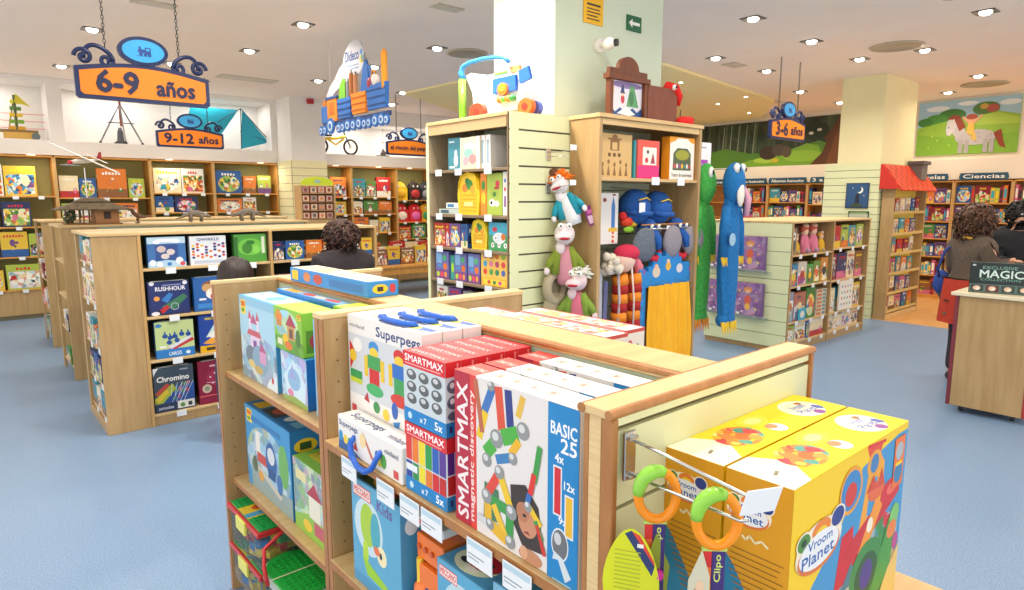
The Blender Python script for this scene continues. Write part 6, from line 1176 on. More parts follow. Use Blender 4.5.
# blue plush caps
PB = mat('#1c5cae', .85, kind='plush', h2='#174f98', scale=60, bump=.4)
for x, dz, lab in ((3.50, 0, 'blue plush cap with a white tag, left of the pair under the shelf'), (3.74, -.01, 'blue plush cap without a tag, right of the pair under the shelf')):
    t = thing('plush_hat', lab, 'plush hat', (x, 2.80, 1.62+dz))
    t.scale = (.86, .86, .8)
    b = MB(); b.ell((0, 0, .03), (.135, .12, .155), PB, 22, bump=.08, seed=x); b.build('cap_body', t)
    b = MB(); b.tube([(-.13, -.03, .0), (-.06, -.12, -.02), (.06, -.12, -.02), (.13, -.03, 0)], .022, PB); b.build('brim', t)
    b = MB(); b.tube([(-.07, -.1, .09), (0, -.12, .11), (.07, -.1, .09)], .006, C('#e8c43a')); b.build('trim_cord', t)
    if x < 3.6:
        b = MB(); b.box(-.10, -.03, -.132, -.128, -.01, .07, C('#e8ecf0')); b.build('tag_card', t)
    b = MB(); b.tube([(0, .02, .18), (0, .12, .19), (0, .245, .2)], .004, STEEL); b.build('hanging_hook', t)
t = thing('shelf_rail', 'metal and wood hanging rail under the blue plush caps', 'rail', (3.7, 2.70, 1.50))
b = MB(); b.cyl((-.24, 0, 0), (.3, 0, 0), .008, STEEL); b.cyl((-.24, 0, .03), (.3, 0, .03), .006, C('#a8703a')); b.build('rail', t)
for x in (-.2, .27):
    b = MB(); b.cyl((x, 0, .0), (x, .34, .0), .005, STEEL); b.build('bracket', t)
b = MB(); b.box(.02, .1, -.012, -.008, -.02, .02, TAG); b.build('price_plate', t)
t = thing('colourful_plush_bird', 'small red, yellow and green plush toy beside the sword card', 'plush toy', (3.40, 2.78, 1.50))
b = MB(); b.ell((0, 0, .05), (.05, .04, .035), C('#d8442a', .9)); b.ell((-.04, 0, .09), .028, C('#cf2a2a', .9)); b.build('body', t)
b = MB(); b.ell((.05, -.01, .035), (.05, .02, .02), C('#e8c42a', .9)); b.ell((.0, -.02, .0), (.05, .02, .022), C('#8ac63a', .9)); b.build('wing', t)
b = MB(); b.cyl((0, .02, .08), (0, .27, .1), .003, STEEL); b.build('hanging_hook', t)
# elephants
GR = mat('#6a7380', .9, kind='plush', h2='#5d6672', scale=60, bump=.4)
for x, lab in ((3.60, 'blue plush elephant head with dark grey ears, left one of the hanging pair'), (3.92, 'blue plush elephant head with lighter grey ears, right one of the hanging pair')):
    t = thing('plush_elephant', lab, 'plush toy', (x, 2.74, 1.345)); t.scale = (1.08, 1, 1.08)
    b = MB(); b.ell((0, .02, .12), (.08, .07, .09), PB, 18); b.tube([(0, -.02, .12), (0, -.07, .08), (.0, -.08, .02)], [.035, .028, .018], PB, 12); b.build('head', t)
    if x < 3.7: ears = [(-.09, -.04, .05, .12), (.1, .02, .06, .06)]
    else: ears = [(-.12, -.05, .06, .095), (.12, -.05, .06, .14)]
    for ex, ey, ez, er in ears:
        b = MB(); b.ell((ex, ey, ez), (er, .035, .105), GR if x < 3.7 else mat('#8f8a92', .9), 18, bump=.1, seed=3); b.build('ear', t)
    b = MB()
    for q in (-1, 1): b.ell((q*.035, -.048, .16), .014, C('#f4f4f0')); b.ell((q*.035, -.061, .16), .006, C('#101010'))
    b.build('eyes', t)
    b = MB(); b.tube([(-.08, -.02, -.01), (0, -.05, -.045), (.08, -.02, -.01)], .022, C('#c8283a', .9)); b.build('red_collar', t)
    b = MB(); b.cyl((0, .05, .15), (0, .315, .17), .004, STEEL); b.build('hanging_hook', t)
# castle curtain bib
t = thing('castle_costume', 'blue crenellated castle costume with a yellow gathered cloth curtain', 'costume', (3.74, 2.70, .58))
CB = C('#1c84cc', .6)
b = MB(); b.box(-.30, -.235, -.015, .03, -.1, .60, CB); b.box(.235, .30, -.015, .03, -.1, .60, CB)
hd = [(-.31, .53), (.31, .53), (.32, .68), (.28, .68), (.28, .655), (.25, .655), (.25, .68), (.16, .68), (.15, .72), (.12, .72), (.12, .76), (.08, .76), (.08, .735), (.03, .735), (.03, .765), (-.03, .765), (-.03, .735), (-.08, .735), (-.08, .76), (-.12, .76), (-.12, .72), (-.16, .71), (-.17, .67), (-.22, .67), (-.22, .64), (-.26, .64), (-.26, .66), (-.31, .66)]
b.prism(hd, (0, -.02, 0), (1, 0, 0), (0, 0, 1), .04, CB)
b.art((-.3, -.02, .53), (1, 0, 0), (0, 0, 1), .6, .22, [('e', .28, .45, .07, .17, '#d9c9b0'), ('e', .28, .62, .035, .08, '#e8b48a'), ('e', .5, .6, .05, .14, '#e2b03a'), ('e', .5, .76, .03, .07, '#e8c4a0'), ('e', .72, .5, .06, .15, '#d8d0d8'), ('e', .06, .5, .03, .08, '#7a5ab0'), ('e', .94, .45, .03, .08, '#c04a9a')]+[('r', .04+.115*k, .05+.08*(k % 2), .1+.115*k, .1+.08*(k % 2), '#2478b4') for k in range(9)])
for k in range(7):
    for s in (-1, 1): b.box(s*.268-.025+.01*(k % 2), s*.268+.015+.01*(k % 2), -.018, -.0155, -.05+.085*k, -.02+.085*k, C('#2478b4'))
b.build('castle_frame', t)
b = MB(); YC = mat('#f0b31a', .75, kind='cloth', h2='#eaa914', scale=8)
def cur(u, v):
    x = -.235+.47*u; f = math.sin(u*34+math.sin(v*3)*.6)*.012*(1-.35*v)+.012*math.sin(u*9+1+v*2)
    return V3((x*(1+.03*math.sin(v*5)), -.035+f-.03*(1-v), -.02+.56*v+(.03*(u-.5) if v < .05 else 0)-.03*math.sin(u*3.1)*(1-v)))
b.sheet(cur, 90, 18, YC); b.build('curtain', t)
b = MB()
def hem(u, v): p = cur(u, 0); return V3((p.x, p.y+.012+.02*v, p.z-.02+.045*v))
b.sheet(hem, 40, 3, C('#e0641e', .7)); b.build('orange_lining', t)
b = MB(); b.tube([(0, .01, .6), (0, .2, .62), (0, .355, .63)], .006, STEEL); b.build('hanging_hook', t)
# sheep-like costume with striped legs
t = thing('striped_leg_costume', 'costume with a magenta capped white fluffy head and orange-red striped legs', 'costume', (3.33, 2.72, .75))
b = MB(); b.ell((-.02, 0, .56), (.085, .07, .085), mat('#e9c4b4', .9), 18); b.build('head', t)
b = MB(); q = random.Random(12)
for k in range(34): b.ell((-.14+q.uniform(-.055, .05), q.uniform(-.05, .03), .53+q.uniform(-.05, .06)), q.uniform(.014, .028), C('#ddd5c4', .95), 8)
b.build('fluffy_hair', t)
b = MB(); b.ell((.0, -.005, .60), (.10, .075, .06), C('#c8284a', .85), 18); b.tube([(.08, 0, .57), (.12, -.01, .5), (.13, 0, .42)], [.03, .035, .02], C('#e07a8a', .9)); b.build('cap', t)
b = MB(); b.tube([(-.1, -.02, .5), (-.09, -.03, .3), (-.1, -.02, .0)], .009, C('#b9b6c0')); b.tube([(-.0, -.05, .52), (.02, -.06, .3), (.03, -.05, .1)], .006, C('#e0d8d0')); b.build('ribbon', t)
for x in (-.06, .08):
    b = MB(); n = 16
    for k in range(12):
        z = .46-.06*k; c = '#a8201e' if k % 2 else '#ec8a22'
        b.tube([(x+.006*math.sin(k), 0, z), (x+.006*math.sin(k+1)+.012, 0, z-.062)], .052, C(c, .8), n)
    b.build('striped_leg', t)
b = MB(); b.cyl((0, .03, .6), (0, .33, .62), .004, STEEL); b.build('hanging_hook', t)
t = thing('grey_ribbon_toy', 'grey and violet costume strips hanging left of the striped legs', 'costume', (3.10, 2.75, .62))
b = MB()
for k, c in enumerate(('#8f92a8', '#b9bcc8', '#6a6f9a')): b.box(-.05+.045*k, -.012+.045*k, -.01+.004*k, .0+.004*k, 0, .72-.08*k, C(c, .8), Matrix.Rotation(.03*(k-1), 4, 'Y'))
b.build('cloth_strips', t)
b = MB(); b.cyl((0, .0, .66), (0, .30, .66), .004, STEEL); b.build('hanging_hook', t)
# monster costumes on the outer end
def costume(x, y, c, c2, h, lab, eyes):
    t = thing('monster_costume', lab, 'costume', (x, y, .80)); t.scale = (.86, .86, 1)
    F_ = mat(c, .9, kind='plush', h2=c2, scale=45, bump=.5)
    b = MB()
    def body(u, v):
        a = 2*PI*u; r = .085+.03*math.sin(PI*v)+.006*math.sin(a*7+v*9); r *= (.75+.25*min(1, (1-v)*4))
        return V3((r*1.05*math.cos(a), .6*r*math.sin(a), .02+v*h*.78))
    b.sheet(body, 40, 30, F_); b.ell((0, 0, h*.78), (.07, .045, .04), F_, 16); b.build('fur_body', t)
    b = MB(); b.ell((0, -.02, h*.86), (.11, .08, .15), F_, 20, bump=.08); b.build('hood', t)
    b = MB()
    if eyes:
        for s in (-1, 1): b.ell((s*.045, -.065, h*.95), (.028, .028, .036), C('#d9dcd8', .5), 14); b.ell((s*.045+.006, -.091, h*.945), (.011, .008, .015), C('#14161a'))
        b.build('eyes', t)
        b = MB(); b.ell((.0, -.085, h*.80), (.05, .02, .09), C('#e4e2d6', .6), 14); b.build('mouth_patch', t)
    else: b.ell((-.03, -.09, h*.93), (.03, .02, .04), C('#e8ece4')); b.ell((-.03, -.108, h*.93), (.01, .01, .02), C('#14161a')); b.build('eyes', t)
    for s in (-1, 1):
        b = MB(); b.tube([(s*.08, -.01, h*.72), (s*.115, -.02, h*.6), (s*.125, -.03, h*.42)], [.035, .042, .036], F_, 12); a_ = b.build('arm', t)
        b = MB()
        for k in range(3): b.cyl((s*.125+(k-1)*.026, -.035, h*.42), (s*.125+(k-1)*.03, -.05, h*.42-.065), .014, C('#f0c82a', .6), r1=.002, n=8)
        b.build('claws', a_)
        b = MB(); b.ell((s*.06, 0, .03), (.055, .05, .05), F_, 12); l_ = b.build('leg', t)
        b = MB()
        for k in range(3): b.cyl((s*.06+(k-1)*.032, -.03, .02), (s*.06+(k-1)*.04, -.05, -.07), .018, C('#f0c82a' if eyes else '#e08a2a', .6), r1=.002, n=8)
        b.build('claws', l_)
    b = MB(); b.cyl((0, .03, h*.95), (0, 2.93-y, h*.95), .004, STEEL); b.build('hanging_hook', t)
    return t
costume(4.17, 2.71, '#4aae4c', '#3a9a3e', 1.17, 'green furry monster costume with orange claws, left of the hanging pair', False)
tt = costume(4.235, 2.52, '#1672b2', '#1062a0', 1.17, 'blue furry monster costume with big eyes and yellow claws', True)
b = MB(); b.tube([(.08, -.06, .98), (.11, -.09, .9), (.10, -.09, .78)], [.02, .03, .02], C('#d8a0b4', .9)); b.build('pink_tongue', tt)
b = MB(); b.cyl((-.12, -.1, .62), (-.12, -.103, .62), .045, C('#8fb8d0', .3), n=20); b.build('hang_tag', tt)
t = thing('orange_plush_figure', 'small orange and red plush figure on top of the hanging costumes', 'plush toy', (4.22, 2.90, 2.0))
b = MB(); b.ell((0, 0, .04), (.045, .04, .05), C('#d8402a', .9)); b.ell((0, 0, .12), (.05, .045, .05), C('#ee8a2a', .9)); b.ell((0, -.04, .115), (.03, .015, .02), C('#f2c8a0')); b.build('body', t)
b = MB(); b.cyl((0, 0, .05), (-.06, .045, .05), .003, STEEL); b.build('hanging_hook', t)

# ================================================================== hand puppets on the slat panel of case 1
def puppet(x, z, lab, skin, hair, vest, shirt, s=1, lean=0, hair_top=True):
    t = thing('hand_puppet', lab, 'hand puppet', (x, 2.79 if z > 1.1 else 2.73, z), lean, 'hand puppets on the slat panel')
    SK = mat(skin, .9)
    b = MB(); b.ell((0, 0, .20*s), (.062*s, .055*s, .065*s), SK, 18); b.ell((-.02*s, -.05*s, .185*s), (.05*s, .045*s, .032*s), SK, 16); b.ell((-.03*s, -.02*s, .12*s), (.03*s, .03*s, .04*s), SK, 12); b.build('head', t)
    b = MB(); b.ell((-.022*s, -.088*s, .178*s), (.034*s, .012*s, .010*s), C('#b02a3a', .8), 12); b.build('mouth', t)
    b = MB()
    for q in (-1, 1): b.ell((-.01*s+q*.026*s, -.045*s, .25*s), .018*s, C('#f2f2ee', .4), 12); b.ell((-.012*s+q*.026*s, -.062*s, .25*s), .006*s, C('#1a1a1a'), 8)
    b.build('eyes', t)
    if hair:
        b = MB(); q = random.Random(int(x*1000)+int(z*100))
        for k in range(90):
            a = q.uniform(0, 2*PI); e = q.uniform(.1, 1.3); r = .06*s
            d = V3((math.cos(a)*math.cos(e), math.sin(a)*math.cos(e)*.9+.2, math.sin(e)))
            p = V3((0, .01*s, .215*s))+d*r
            b.tube([p, p+d*.022*s+V3((q.uniform(-.01, .01), 0, .002)), p+d*.045*s+V3((q.uniform(-.02, .02), 0, -.010))], [.010*s, .009*s, .003*s], C(hair, .95), 5)
        b.build('hair', t)
    b = MB(); b.tube([(0, .0, .13*s), (0, .0, .05*s), (.01, .0, -.05*s), (.01, .0, -.10*s)], [.03*s, .048*s, .058*s, .05*s], C(shirt, .9), 14); b.build('body', t)
    b = MB()
    for q in (-1, 1): b.tube([(q*.03*s, .0, .12*s), (q*.055*s, -.01, .06*s), (q*.06*s, -.015, -.04*s)], [.024*s, .034*s, .028*s], C(vest, .9), 12)
    b.build('vest', t)
    for q in (-1, 1):
        b = MB(); b.tube([(q*.06*s, -.01, .08*s), (q*.095*s, -.025, .03*s), (q*.11*s, -.035, .0)], [.022*s, .022*s, .018*s], C(vest, .9), 10); b.ell((q*.115*s, -.04, -.015*s), (.018*s, .014*s, .024*s), SK, 10); b.build('arm', t)
    b = MB(); c_, s_n = math.cos(-lean), math.sin(-lean); b.cyl((0, .0, .2*s), (-.09*s_n, .09*c_, .22*s), .003, STEEL); b.build('hanging_hook', t)
    return t
tp = puppet(2.87, 1.625, 'hand puppet with a shaggy orange mane and turquoise jacket, topmost of three', '#e3dde2', '#ee7a1e', '#1f93a8', '#dfe4e8', .86, -.95)
b = MB(); b.tube([(2.845, 2.79, 1.862), (2.86, 2.80, 1.876), (2.885, 2.815, 1.876), (2.905, 2.83, 1.85)], [.014, .03, .032, .02], C('#6a4028', .9), 12)
b.build('cap', tp, True)
b = MB(); b.box(2.90, 3.0, 2.70, 2.703, 1.50, 1.62, C('#7a2a6a')); b.art((2.90, 2.70, 1.5), (1, 0, 0), (0, 0, 1), .1, .12, [('r', .1, .1, .9, .5, '#c9b0c8'), ('r', .2, .6, .8, .8, '#c060a8')])
b.build('price_tag', tp, True); tp.rotation_euler = (0, -.35, -.95); tp.location.x -= .0
puppet(2.83, 1.285, 'bald white hand puppet with an olive waistcoat, middle of three', '#e6dadd', None, '#7f9230', '#c98a98', 1.02, -.55)
puppet(2.885, 1.01, 'white-haired hand puppet with green waistcoat leaning left, lowest of three', '#e2ccd2', '#e0e2d4', '#7c9a3a', '#c86a80', .98, -.9)
t = thing('plush_hood', 'sand-coloured plush hood hanging behind the lowest hand puppet', 'plush hat', (2.80, 2.83, .98))
b = MB(); n = 20; b.tube([(.0+.075*math.cos(2*PI*k/n), 0, .18+.085*math.sin(2*PI*k/n)) for k in range(n)], .03, mat('#b0a58a', .95), 10, True); b.build('hood_ring', t)
b = MB(); b.ell((0, .01, .05), (.10, .035, .10), mat('#a89c80', .95), 16); b.build('cape', t)
b = MB(); b.ell((0, .02, .18), (.06, .015, .07), mat('#8f866c', .95), 14); b.cyl((0, .02, .24), (0, .058, .25), .003, STEEL); b.build('lining', t)
for z, lab in ((2.0, 'empty wire display hook near the top of the slat panel'), (1.80, 'empty wire display hook beside the orange-haired puppet')):
    t = thing('display_hook', lab, 'hook', (2.78, 2.885, z-.04))
    b = MB(); b.box(-.02, .02, -.004, .002, -.03, .04, STEEL); b.build('back_plate', t)
    b = MB(); b.tube([(0, -.003, .02), (.0, -.1, .015), (.0, -.2, .02), (0, -.21, .035)], .0028, STEEL); b.tube([(-.01, -.003, -.01), (-.01, -.16, -.01)], .0025, STEEL); b.build('prong', t)
    b = MB(); b.box(-.03, .02, -.215, -.212, .02, .05, TAG); b.build('price_plate', t)

# ================================================================== on top of the central cases
tw = t = thing('baby_walker', 'white toy baby walker with a blue arched handle and red wheels on the case top', 'baby walker', (2.76, 3.28, 2.201), LX)
WH = mat('#f2f0f2', .3)
b = MB(); b.prism([(-.18, .05), (.2, .04), (.22, .14), (.17, .25), (.10, .30), (-.06, .30), (-.20, .34), (-.25, .33), (-.19, .2)], (0, -.07, 0), (1, 0, 0), (0, 0, 1), .14, WH); b.build('body', t)
b = MB(); b.tube([(-.25, -.09, .30), (-.27, -.09, .35), (-.25, -.09, .39), (-.2, -.09, .405), (-.08, -.09, .408), (.04, -.09, .395), (.10, -.09, .375), (.13, -.09, .345)], [.02, .019, .016, .015, .014, .013, .013, .013], mat('#3a8fd0', .3), 12); b.build('handle', t)
for y in (-.1, .1):
    b = MB(); b.tube([(-.25, y, .02), (-.25, y, .3)], .022, mat('#7ad03a', .3), 10); b.build('leg', t)
for x, y, c in ((-.2, .05, '#2a7ac4'), (-.12, -.09, '#e8452a'), (.235, -.06, '#ee6a2a'), (.20, .04, '#5a6ac0')):
    b = MB(); r_ = .06 if x < 0 else .052; b.cyl((x, y-.018, r_), (x, y+.018, r_), r_, C(c, .3), n=22); b.cyl((x, y-.021, r_), (x, y-.018, r_), .022, C('#b03020'), n=14); b.build('wheel', t)
b = MB(); b.box(-.0, .18, -.092, -.071, .16, .26, C('#2a6ad0')); b.cyl((.09, -.105, .18), (.09, -.092, .18), .04, C('#e8742a'), n=18); b.cyl((.09, -.108, .19), (.09, -.105, .19), .026, C('#f0c02a'), n=14); b.build('activity_panel', t)
b = MB(); b.box(.0, .1, -.078, -.07, .285, .30, C('#7ad84a')); b.build('green_bar', t)
b = MB(); b.prism([(.13, .28), (.2, .28), (.19, .32), (.12, .32)], (0, -.075, 0), (1, 0, 0), (0, 0, 1), .02, C('#ee9a5a')); b.build('orange_tab', t)
b = MB(); b.prism([(.2, .2), (.28, .22), (.26, .3), (.19, .28)], (0, -.08, 0), (1, 0, 0), (0, 0, 1), .02, C('#2a6ad0')); b.build('blue_flap', t)
b = MB()
for k, c in enumerate(('#e8742a', '#5ab84a', '#e8842a', '#3a9a4a')): b.ell((.06+.032*k, -.09, .115), .022, C(c, .3))
b.build('toy_beads', t)
tw.scale = (1.22, 1, .93)
t = thing('puppet_theatre', 'brown wooden puppet theatre with an arched top and painted sea scene', 'puppet theatre', (3.47, 2.85, 2.204)); t.scale = (1.03, 1, 1.1)
BR = mat('#6f3a1c', .45, kind='wood', h2='#63321a', scale=4, stretch=(8, 8, 1))
b = MB()
for x in (-.185, .155): b.box(x, x+.03, -.012, .03, 0, .235, BR)
b.box(-.205, .205, -.02, .035, .235, .265, BR); b.box(-.155, .155, .0, .02, 0, .03, BR)
b.prism([(-.185, .265)]+[(-.10-.085*(1-k/1), .265+.035) for k in (0,)]+[(-.10, .30)]+[(-.10*math.cos(PI*k/14), .30+.075*math.sin(PI*k/14)) for k in range(1, 14)]+[(.10, .30), (.185, .30), (.185, .265)], (0, -.005, 0), (1, 0, 0), (0, 0, 1), .03, BR); b.build('frame', t)
b = MB(); b.box(-.155, .155, .014, .02, .03, .235, C('#c9d2e2'))
b.art((-.155, .014, .03), (1, 0, 0), (0, 0, 1), .31, .205, [('r', 0, 0, 1, 1, '#d5d8e6'), ('p', [(0, 1), (0, .55), (.1, .6), (.1, 1)], '#d8a83a'), ('e', .5, .9, .5, .1, '#8a7ab0'), ('p', [(.5, .3), (.62, .9), (.74, .9), (.9, .3)], '#5a9a6a'), ('e', .66, .55, .08, .2, '#3f7a52'), ('p', [(0, 0), (1, 0), (1, .3), (.85, .16), (.7, .28), (.5, .1), (.3, .26), (.15, .12), (0, .26)], '#1d4f8a'), ('p', [(.2, .08), (.5, .3), (.8, .1), (.6, .04)], '#e9eef2'), ('e', .38, .5, .06, .13, '#c03a4a'), ('e', .38, .64, .05, .06, '#e8c0a0'), ('p', [(.3, .66), (.36, .9), (.4, .9), (.44, .66)], '#2a3a6a'), ('r', .3, .66, .46, .68, '#2a3a6a')]); b.build('painted_scene', t)
t = thing('wooden_side_panel', 'plain dark brown wooden board beside the puppet theatre', 'wooden board', (3.83, 2.86, 2.204))
b = MB(); b.box(-.135, .20, 0, .02, 0, .265, mat('#7e4430', .5, kind='wood', h2='#743d2a', scale=4, stretch=(8, 8, 1))); b.build('board', t)
b = MB(); b.box(-.142, -.1355, -.004, .024, 0, .275, BR); b.build('edge_strip', t)
RD = mat('#e0241e', .9, kind='plush', h2='#cf1e1a', scale=50, bump=.3)
t = thing('red_plush_parrot', 'red plush bird with a hooked beak peering over the brown board', 'plush toy', (4.02, 2.915, 2.204))
b = MB(); b.tube([(-.10, -.01, .24), (-.07, -.03, .285), (-.01, -.04, .275), (.04, -.04, .22), (.045, -.04, .16)], [.02, .035, .038, .034, .012], RD, 14); b.build('head', t)
b = MB(); b.ell((-.05, -.068, .275), .02, C('#f4f4f2', .4), 12); b.ell((-.05, -.086, .275), .010, C('#101010', .3), 10); b.build('eye', t)
b = MB(); b.ell((.10, -.06, .045), (.10, .045, .045), RD, 16); b.ell((.15, -.06, .07), (.06, .03, .022), RD, 12); b.build('wing', t)
b = MB(); b.tube([(-.1, -.01, .24), (-.06, .03, .12), (-.0, .02, .03), (.08, -.03, .035)], .03, RD, 12); b.cyl((.06, -.05, .06), (.06, -.05, .13), .003, C('#3a2a22')); b.build('body', t)
# ================================================================== right hand gondola
RG = shelf_unit('craft_gondola', 'wooden gondola of craft boxes and dolls right of the hanging costumes', (0, 3.35, 0), 0, [6.91, 7.93, 8.97], .5, 1.46, [[.1, .335, .74, 1.09], [.1, .33, .725, 1.115]], back=mat('#6f5f48', .6), cat='shelving', tagx=(.2, .55, .86))
b = MB(); slats(b, (6.872, 4.37, .06), (0, -1, 0), 1.02, 0, 1.375, .022, SLAT, .155); b.build('slat_panel', RG, True)
b = MB(); b.box(6.90, 8.97, 3.853, 4.37, 0, 1.436, WOOD); b.build('core', RG, True)
b = MB(); b.box(6.86, 8.99, 3.864, 4.38, 1.438, 1.46, WOODH); b.build('top_board', RG, True)
MRG = RM[RG.name]
def rbox(lab, nm, x0, x1, z0, z1, base, F, d=.07, grp=None, y=3.375):
    return gbox(nm, lab, 'toy box', ((x0+x1)/2, y+d/2, z0+.0015), 0, x1-x0, d, z1-z0, base, {'F': F, 'R': [('r', .1, .1, .9, .9, '#8a6a5a')]}, grp)
def doll(x, z, lab, c, s=1, kind=0):
    t = thing('cloth_doll', lab, 'doll', (x, 3.43, z+.001), 0, 'cloth dolls in the craft gondola')
    b = MB(); b.ell((0, 0, .235*s), (.05*s, .04*s, .055*s), C('#e8bfa0', .8), 14); b.build('head', t)
    b = MB(); b.ell((0, .008, .26*s), (.062*s, .045*s, .055*s), C('#c9604a' if not kind else '#d8a03a', .9), 14); b.ell((0, -.005, .295*s), (.045*s, .04*s, .025*s), C('#d8b49a', .9), 12); b.build('bonnet', t)
    b = MB(); b.lathe([(.07*s, .0), (.068*s, .04*s), (.045*s, .14*s), (.03*s, .19*s), (.015*s, .21*s)], C(c, .85), n=14); b.build('dress', t)
    for q in (-1, 1):
        b = MB(); b.tube([(q*.03*s, 0, .19*s), (q*.07*s, -.01, .13*s), (q*.085*s, -.02, .06*s)], [.02*s, .02*s, .016*s], C(c, .85), 8); b.build('arm', t)
        b = MB(); b.tube([(q*.025*s, -.045*s, .05*s), (q*.03*s, -.065*s, .012)], [.016*s, .016*s], C('#8a8f98'), 8); b.build('leg', t)
doll(7.34, 1.09, 'left of the twin pink-coated cloth dolls on the upper shelf', '#d87a92', 1.05); doll(7.55, 1.09, 'right of the twin pink-coated cloth dolls on the upper shelf', '#d87a92', 1.05)
doll(7.14, 1.09, 'small yellow-dressed doll left of the pink twins', '#d8a83a', .72, 1); doll(7.76, 1.09, 'small yellow doll right of the pink twins', '#e0b02a', .75, 1)
rbox('black and white round-faced box at the left end of the doll shelf', 'toy_box', 6.94, 7.05, 1.09, 1.38, '#8a7a6a', [('e', .5, .7, .3, .15, '#e8e4dc'), ('e', .5, .35, .35, .2, '#3a4a4a'), ('e', .5, .7, .12, .06, '#3a2a2a')])
rg = random.Random(61)
rbox('brown backdrop carton behind the cloth dolls', 'doll_display_box', 7.10, 7.84, 1.09, 1.395, '#7a5244', [('r', .05, .1, .95, .95, '#8a6450')], d=.03, y=3.56)
# second shelf of the left bay
for k, (x0, x1, h, c, c2, lab) in enumerate(((6.94, 7.12, .24, '#2f7fa8', '#d8c84a', 'blue toy pack at the left end of the doll gondola second shelf'), (7.13, 7.34, .26, '#c9c0b4', '#b03a3a', 'pale figure pack second on the second shelf'), (7.35, 7.50, .22, '#3f9a4a', '#e8c42a', 'green bird-like toy pack in the middle of the second shelf'), (7.51, 7.68, .25, '#6a8a3a', '#d86a3a', 'olive toy pack fourth on the second shelf'), (7.69, 7.88, .28, '#c9863a', '#3a3a3a', 'tan toy pack right on the second shelf'))):
    rbox(lab, 'toy_pack', x0, x1, .74, .74+h, c, cover(rg, 'brown', k % 3)[:7]+[('e', .5, .45, .25, .2, c2), ('e', .5, .7, .14, .1, '#efe2d0')])
for k, (x0, x1, h, c, c2, lab) in enumerate(((6.94, 7.07, .34, '#8a92a8', '#c9702a', 'tall grey-lilac doll box at the left end of the third shelf'), (7.08, 7.36, .32, '#b06a5a', '#e8d09a', 'brownish patterned doll box on the third shelf'), (7.37, 7.6, .36, '#2f7a34', '#e8823a', 'dark green boxed toy in the middle of the third shelf'))):
    rbox(lab, 'toy_pack', x0, x1, .335, .335+h, c, cover(rg, 'green', k % 3)[:8]+[('e', .5, .5, .2, .16, c2)])
rbox('turquoise lower pack in front of the patterned doll box', 'toy_pack', 7.17, 7.34, .335, .47, '#3fa9c4', [('e', .5, .5, .3, .3, '#e8e4d8')], y=3.355, d=.018)
for k in range(7): rbox('thin cream game box lying flat, %s from the bottom of its stack' % ORD[k], 'flat_box', 7.64, 7.90, .335+.045*k, .375+.045*k, '#d9cdb0', [('r', .05, .2, .5, .8, '#c96a3a'), ('r', .6, .2, .9, .8, '#5a8a9a')], d=.2, grp='thin boxes stacked on the third shelf')
for k, (x0, x1, h, c, lab) in enumerate(((6.94, 7.13, .19, 'lime', 'pale green box at the left of the bottom shelf'), (7.15, 7.4, .2, 'white', 'white pictured box second on the bottom shelf'), (7.43, 7.5, .2, 'blue', 'narrow blue box in the middle of the bottom shelf'), (7.52, 7.86, .22, 'cream', 'wide pale box at the right of the bottom shelf'))):
    put('box', 'toy_pack', c, k, Matrix.Identity(4), (x0+x1)/2, 3.42, .1015, x1-x0, .08, h, lab+' of the doll bay', 'toy box', 'bottom shelf boxes of the doll bay')
# right bay: books cover first
for z, hm, nm, cl in ((1.115, .29, 'top', ['orange', 'red', 'turquoise', 'lime', 'cream']), (.725, .36, 'second', ['brown', 'navy', 'cream', 'pink', 'maroon']), (.33, .34, 'third', ['orange', 'cream', 'yellow', 'blue', 'turquoise']), (.1, .2, 'bottom', ['white', 'cream', 'grey'])):
    fill(Matrix.Translation((7.96, 3.375, 0)), 0, .97, z, hm, 'right bay %s shelf of the craft gondola' % nm, rg, (.18, .3), colors=cl, kind='face', name='picture_book', noun='craft book', cat='book', group='craft books in the right bay', dr=(.02, .04), hr=(.85, .95))
rbox('large white patterned craft set tall on the right bay bottom shelf', 'craft_set', 8.2, 8.6, .335, .70, '#e8e2d2', [('r', .1, .1, .9, .9, '#eae6da')]+[('e', .2+.2*i, .2+.2*j, .05, .05, ['#8a9ab0', '#c97a6a', '#8ab08a'][(i+j) % 3]) for i in range(4) for j in range(4)], d=.02, y=3.352)
# puzzles on the slat end
for j, z in enumerate((.90, .375)):
    t = thing('acrylic_shelf', 'clear acrylic ledge on the slat end of the craft gondola, %s' % ('upper', 'lower')[j], 'shelf', (6.84, 3.93, z-.012))
    b = MB(); b.box(-.045, .03, -.37, .37, 0, .006, mat('#cfd8d4', .1, trans=.7)); b.box(-.049, -.045, -.37, .37, 0, .03, mat('#cfd8d4', .1, trans=.7)); b.build('ledge', t)
    for k, (y1, y0) in enumerate(((4.31, 3.97), (3.95, 3.61))):
        F = [('r', 0, 0, 1, 1, 'P16:#8a6a9a,#a07fa8,#7a5a8a,#b893b0,#93709e'), ('e', .5, .8, .16, .08, '#d98a4a'), ('r', .42, .7, .58, .8, '#e2b48a'), ('e', .5, .5, .12, .14, '#d8604a'), ('e', .5, .3, .1, .1, '#e8b04a')]+[('e', x, y, .035, .03, c) for x, y, c in ((.2, .75, '#e8c44a'), (.8, .75, '#d98ab0'), (.22, .5, '#d0d0e8'), (.8, .5, '#e89a4a'), (.2, .25, '#c0607a'), (.8, .25, '#e8c44a'), (.3, .15, '#e8e0f0'), (.7, .12, '#d0806a'))]+[('r', .1, .05, .22, .12, '#ece8e2')]
        lbox('fairy_puzzle_box', 'purple flat puzzle box with a small figure, %s row, %s' % (('upper', 'lower')[j], ('partly behind the costumes', 'nearest the wooden post')[k]), 'toy box', 6.80, 6.86, y0, y1, z-.005, z+.385, '#7d5c92', {'F': F})

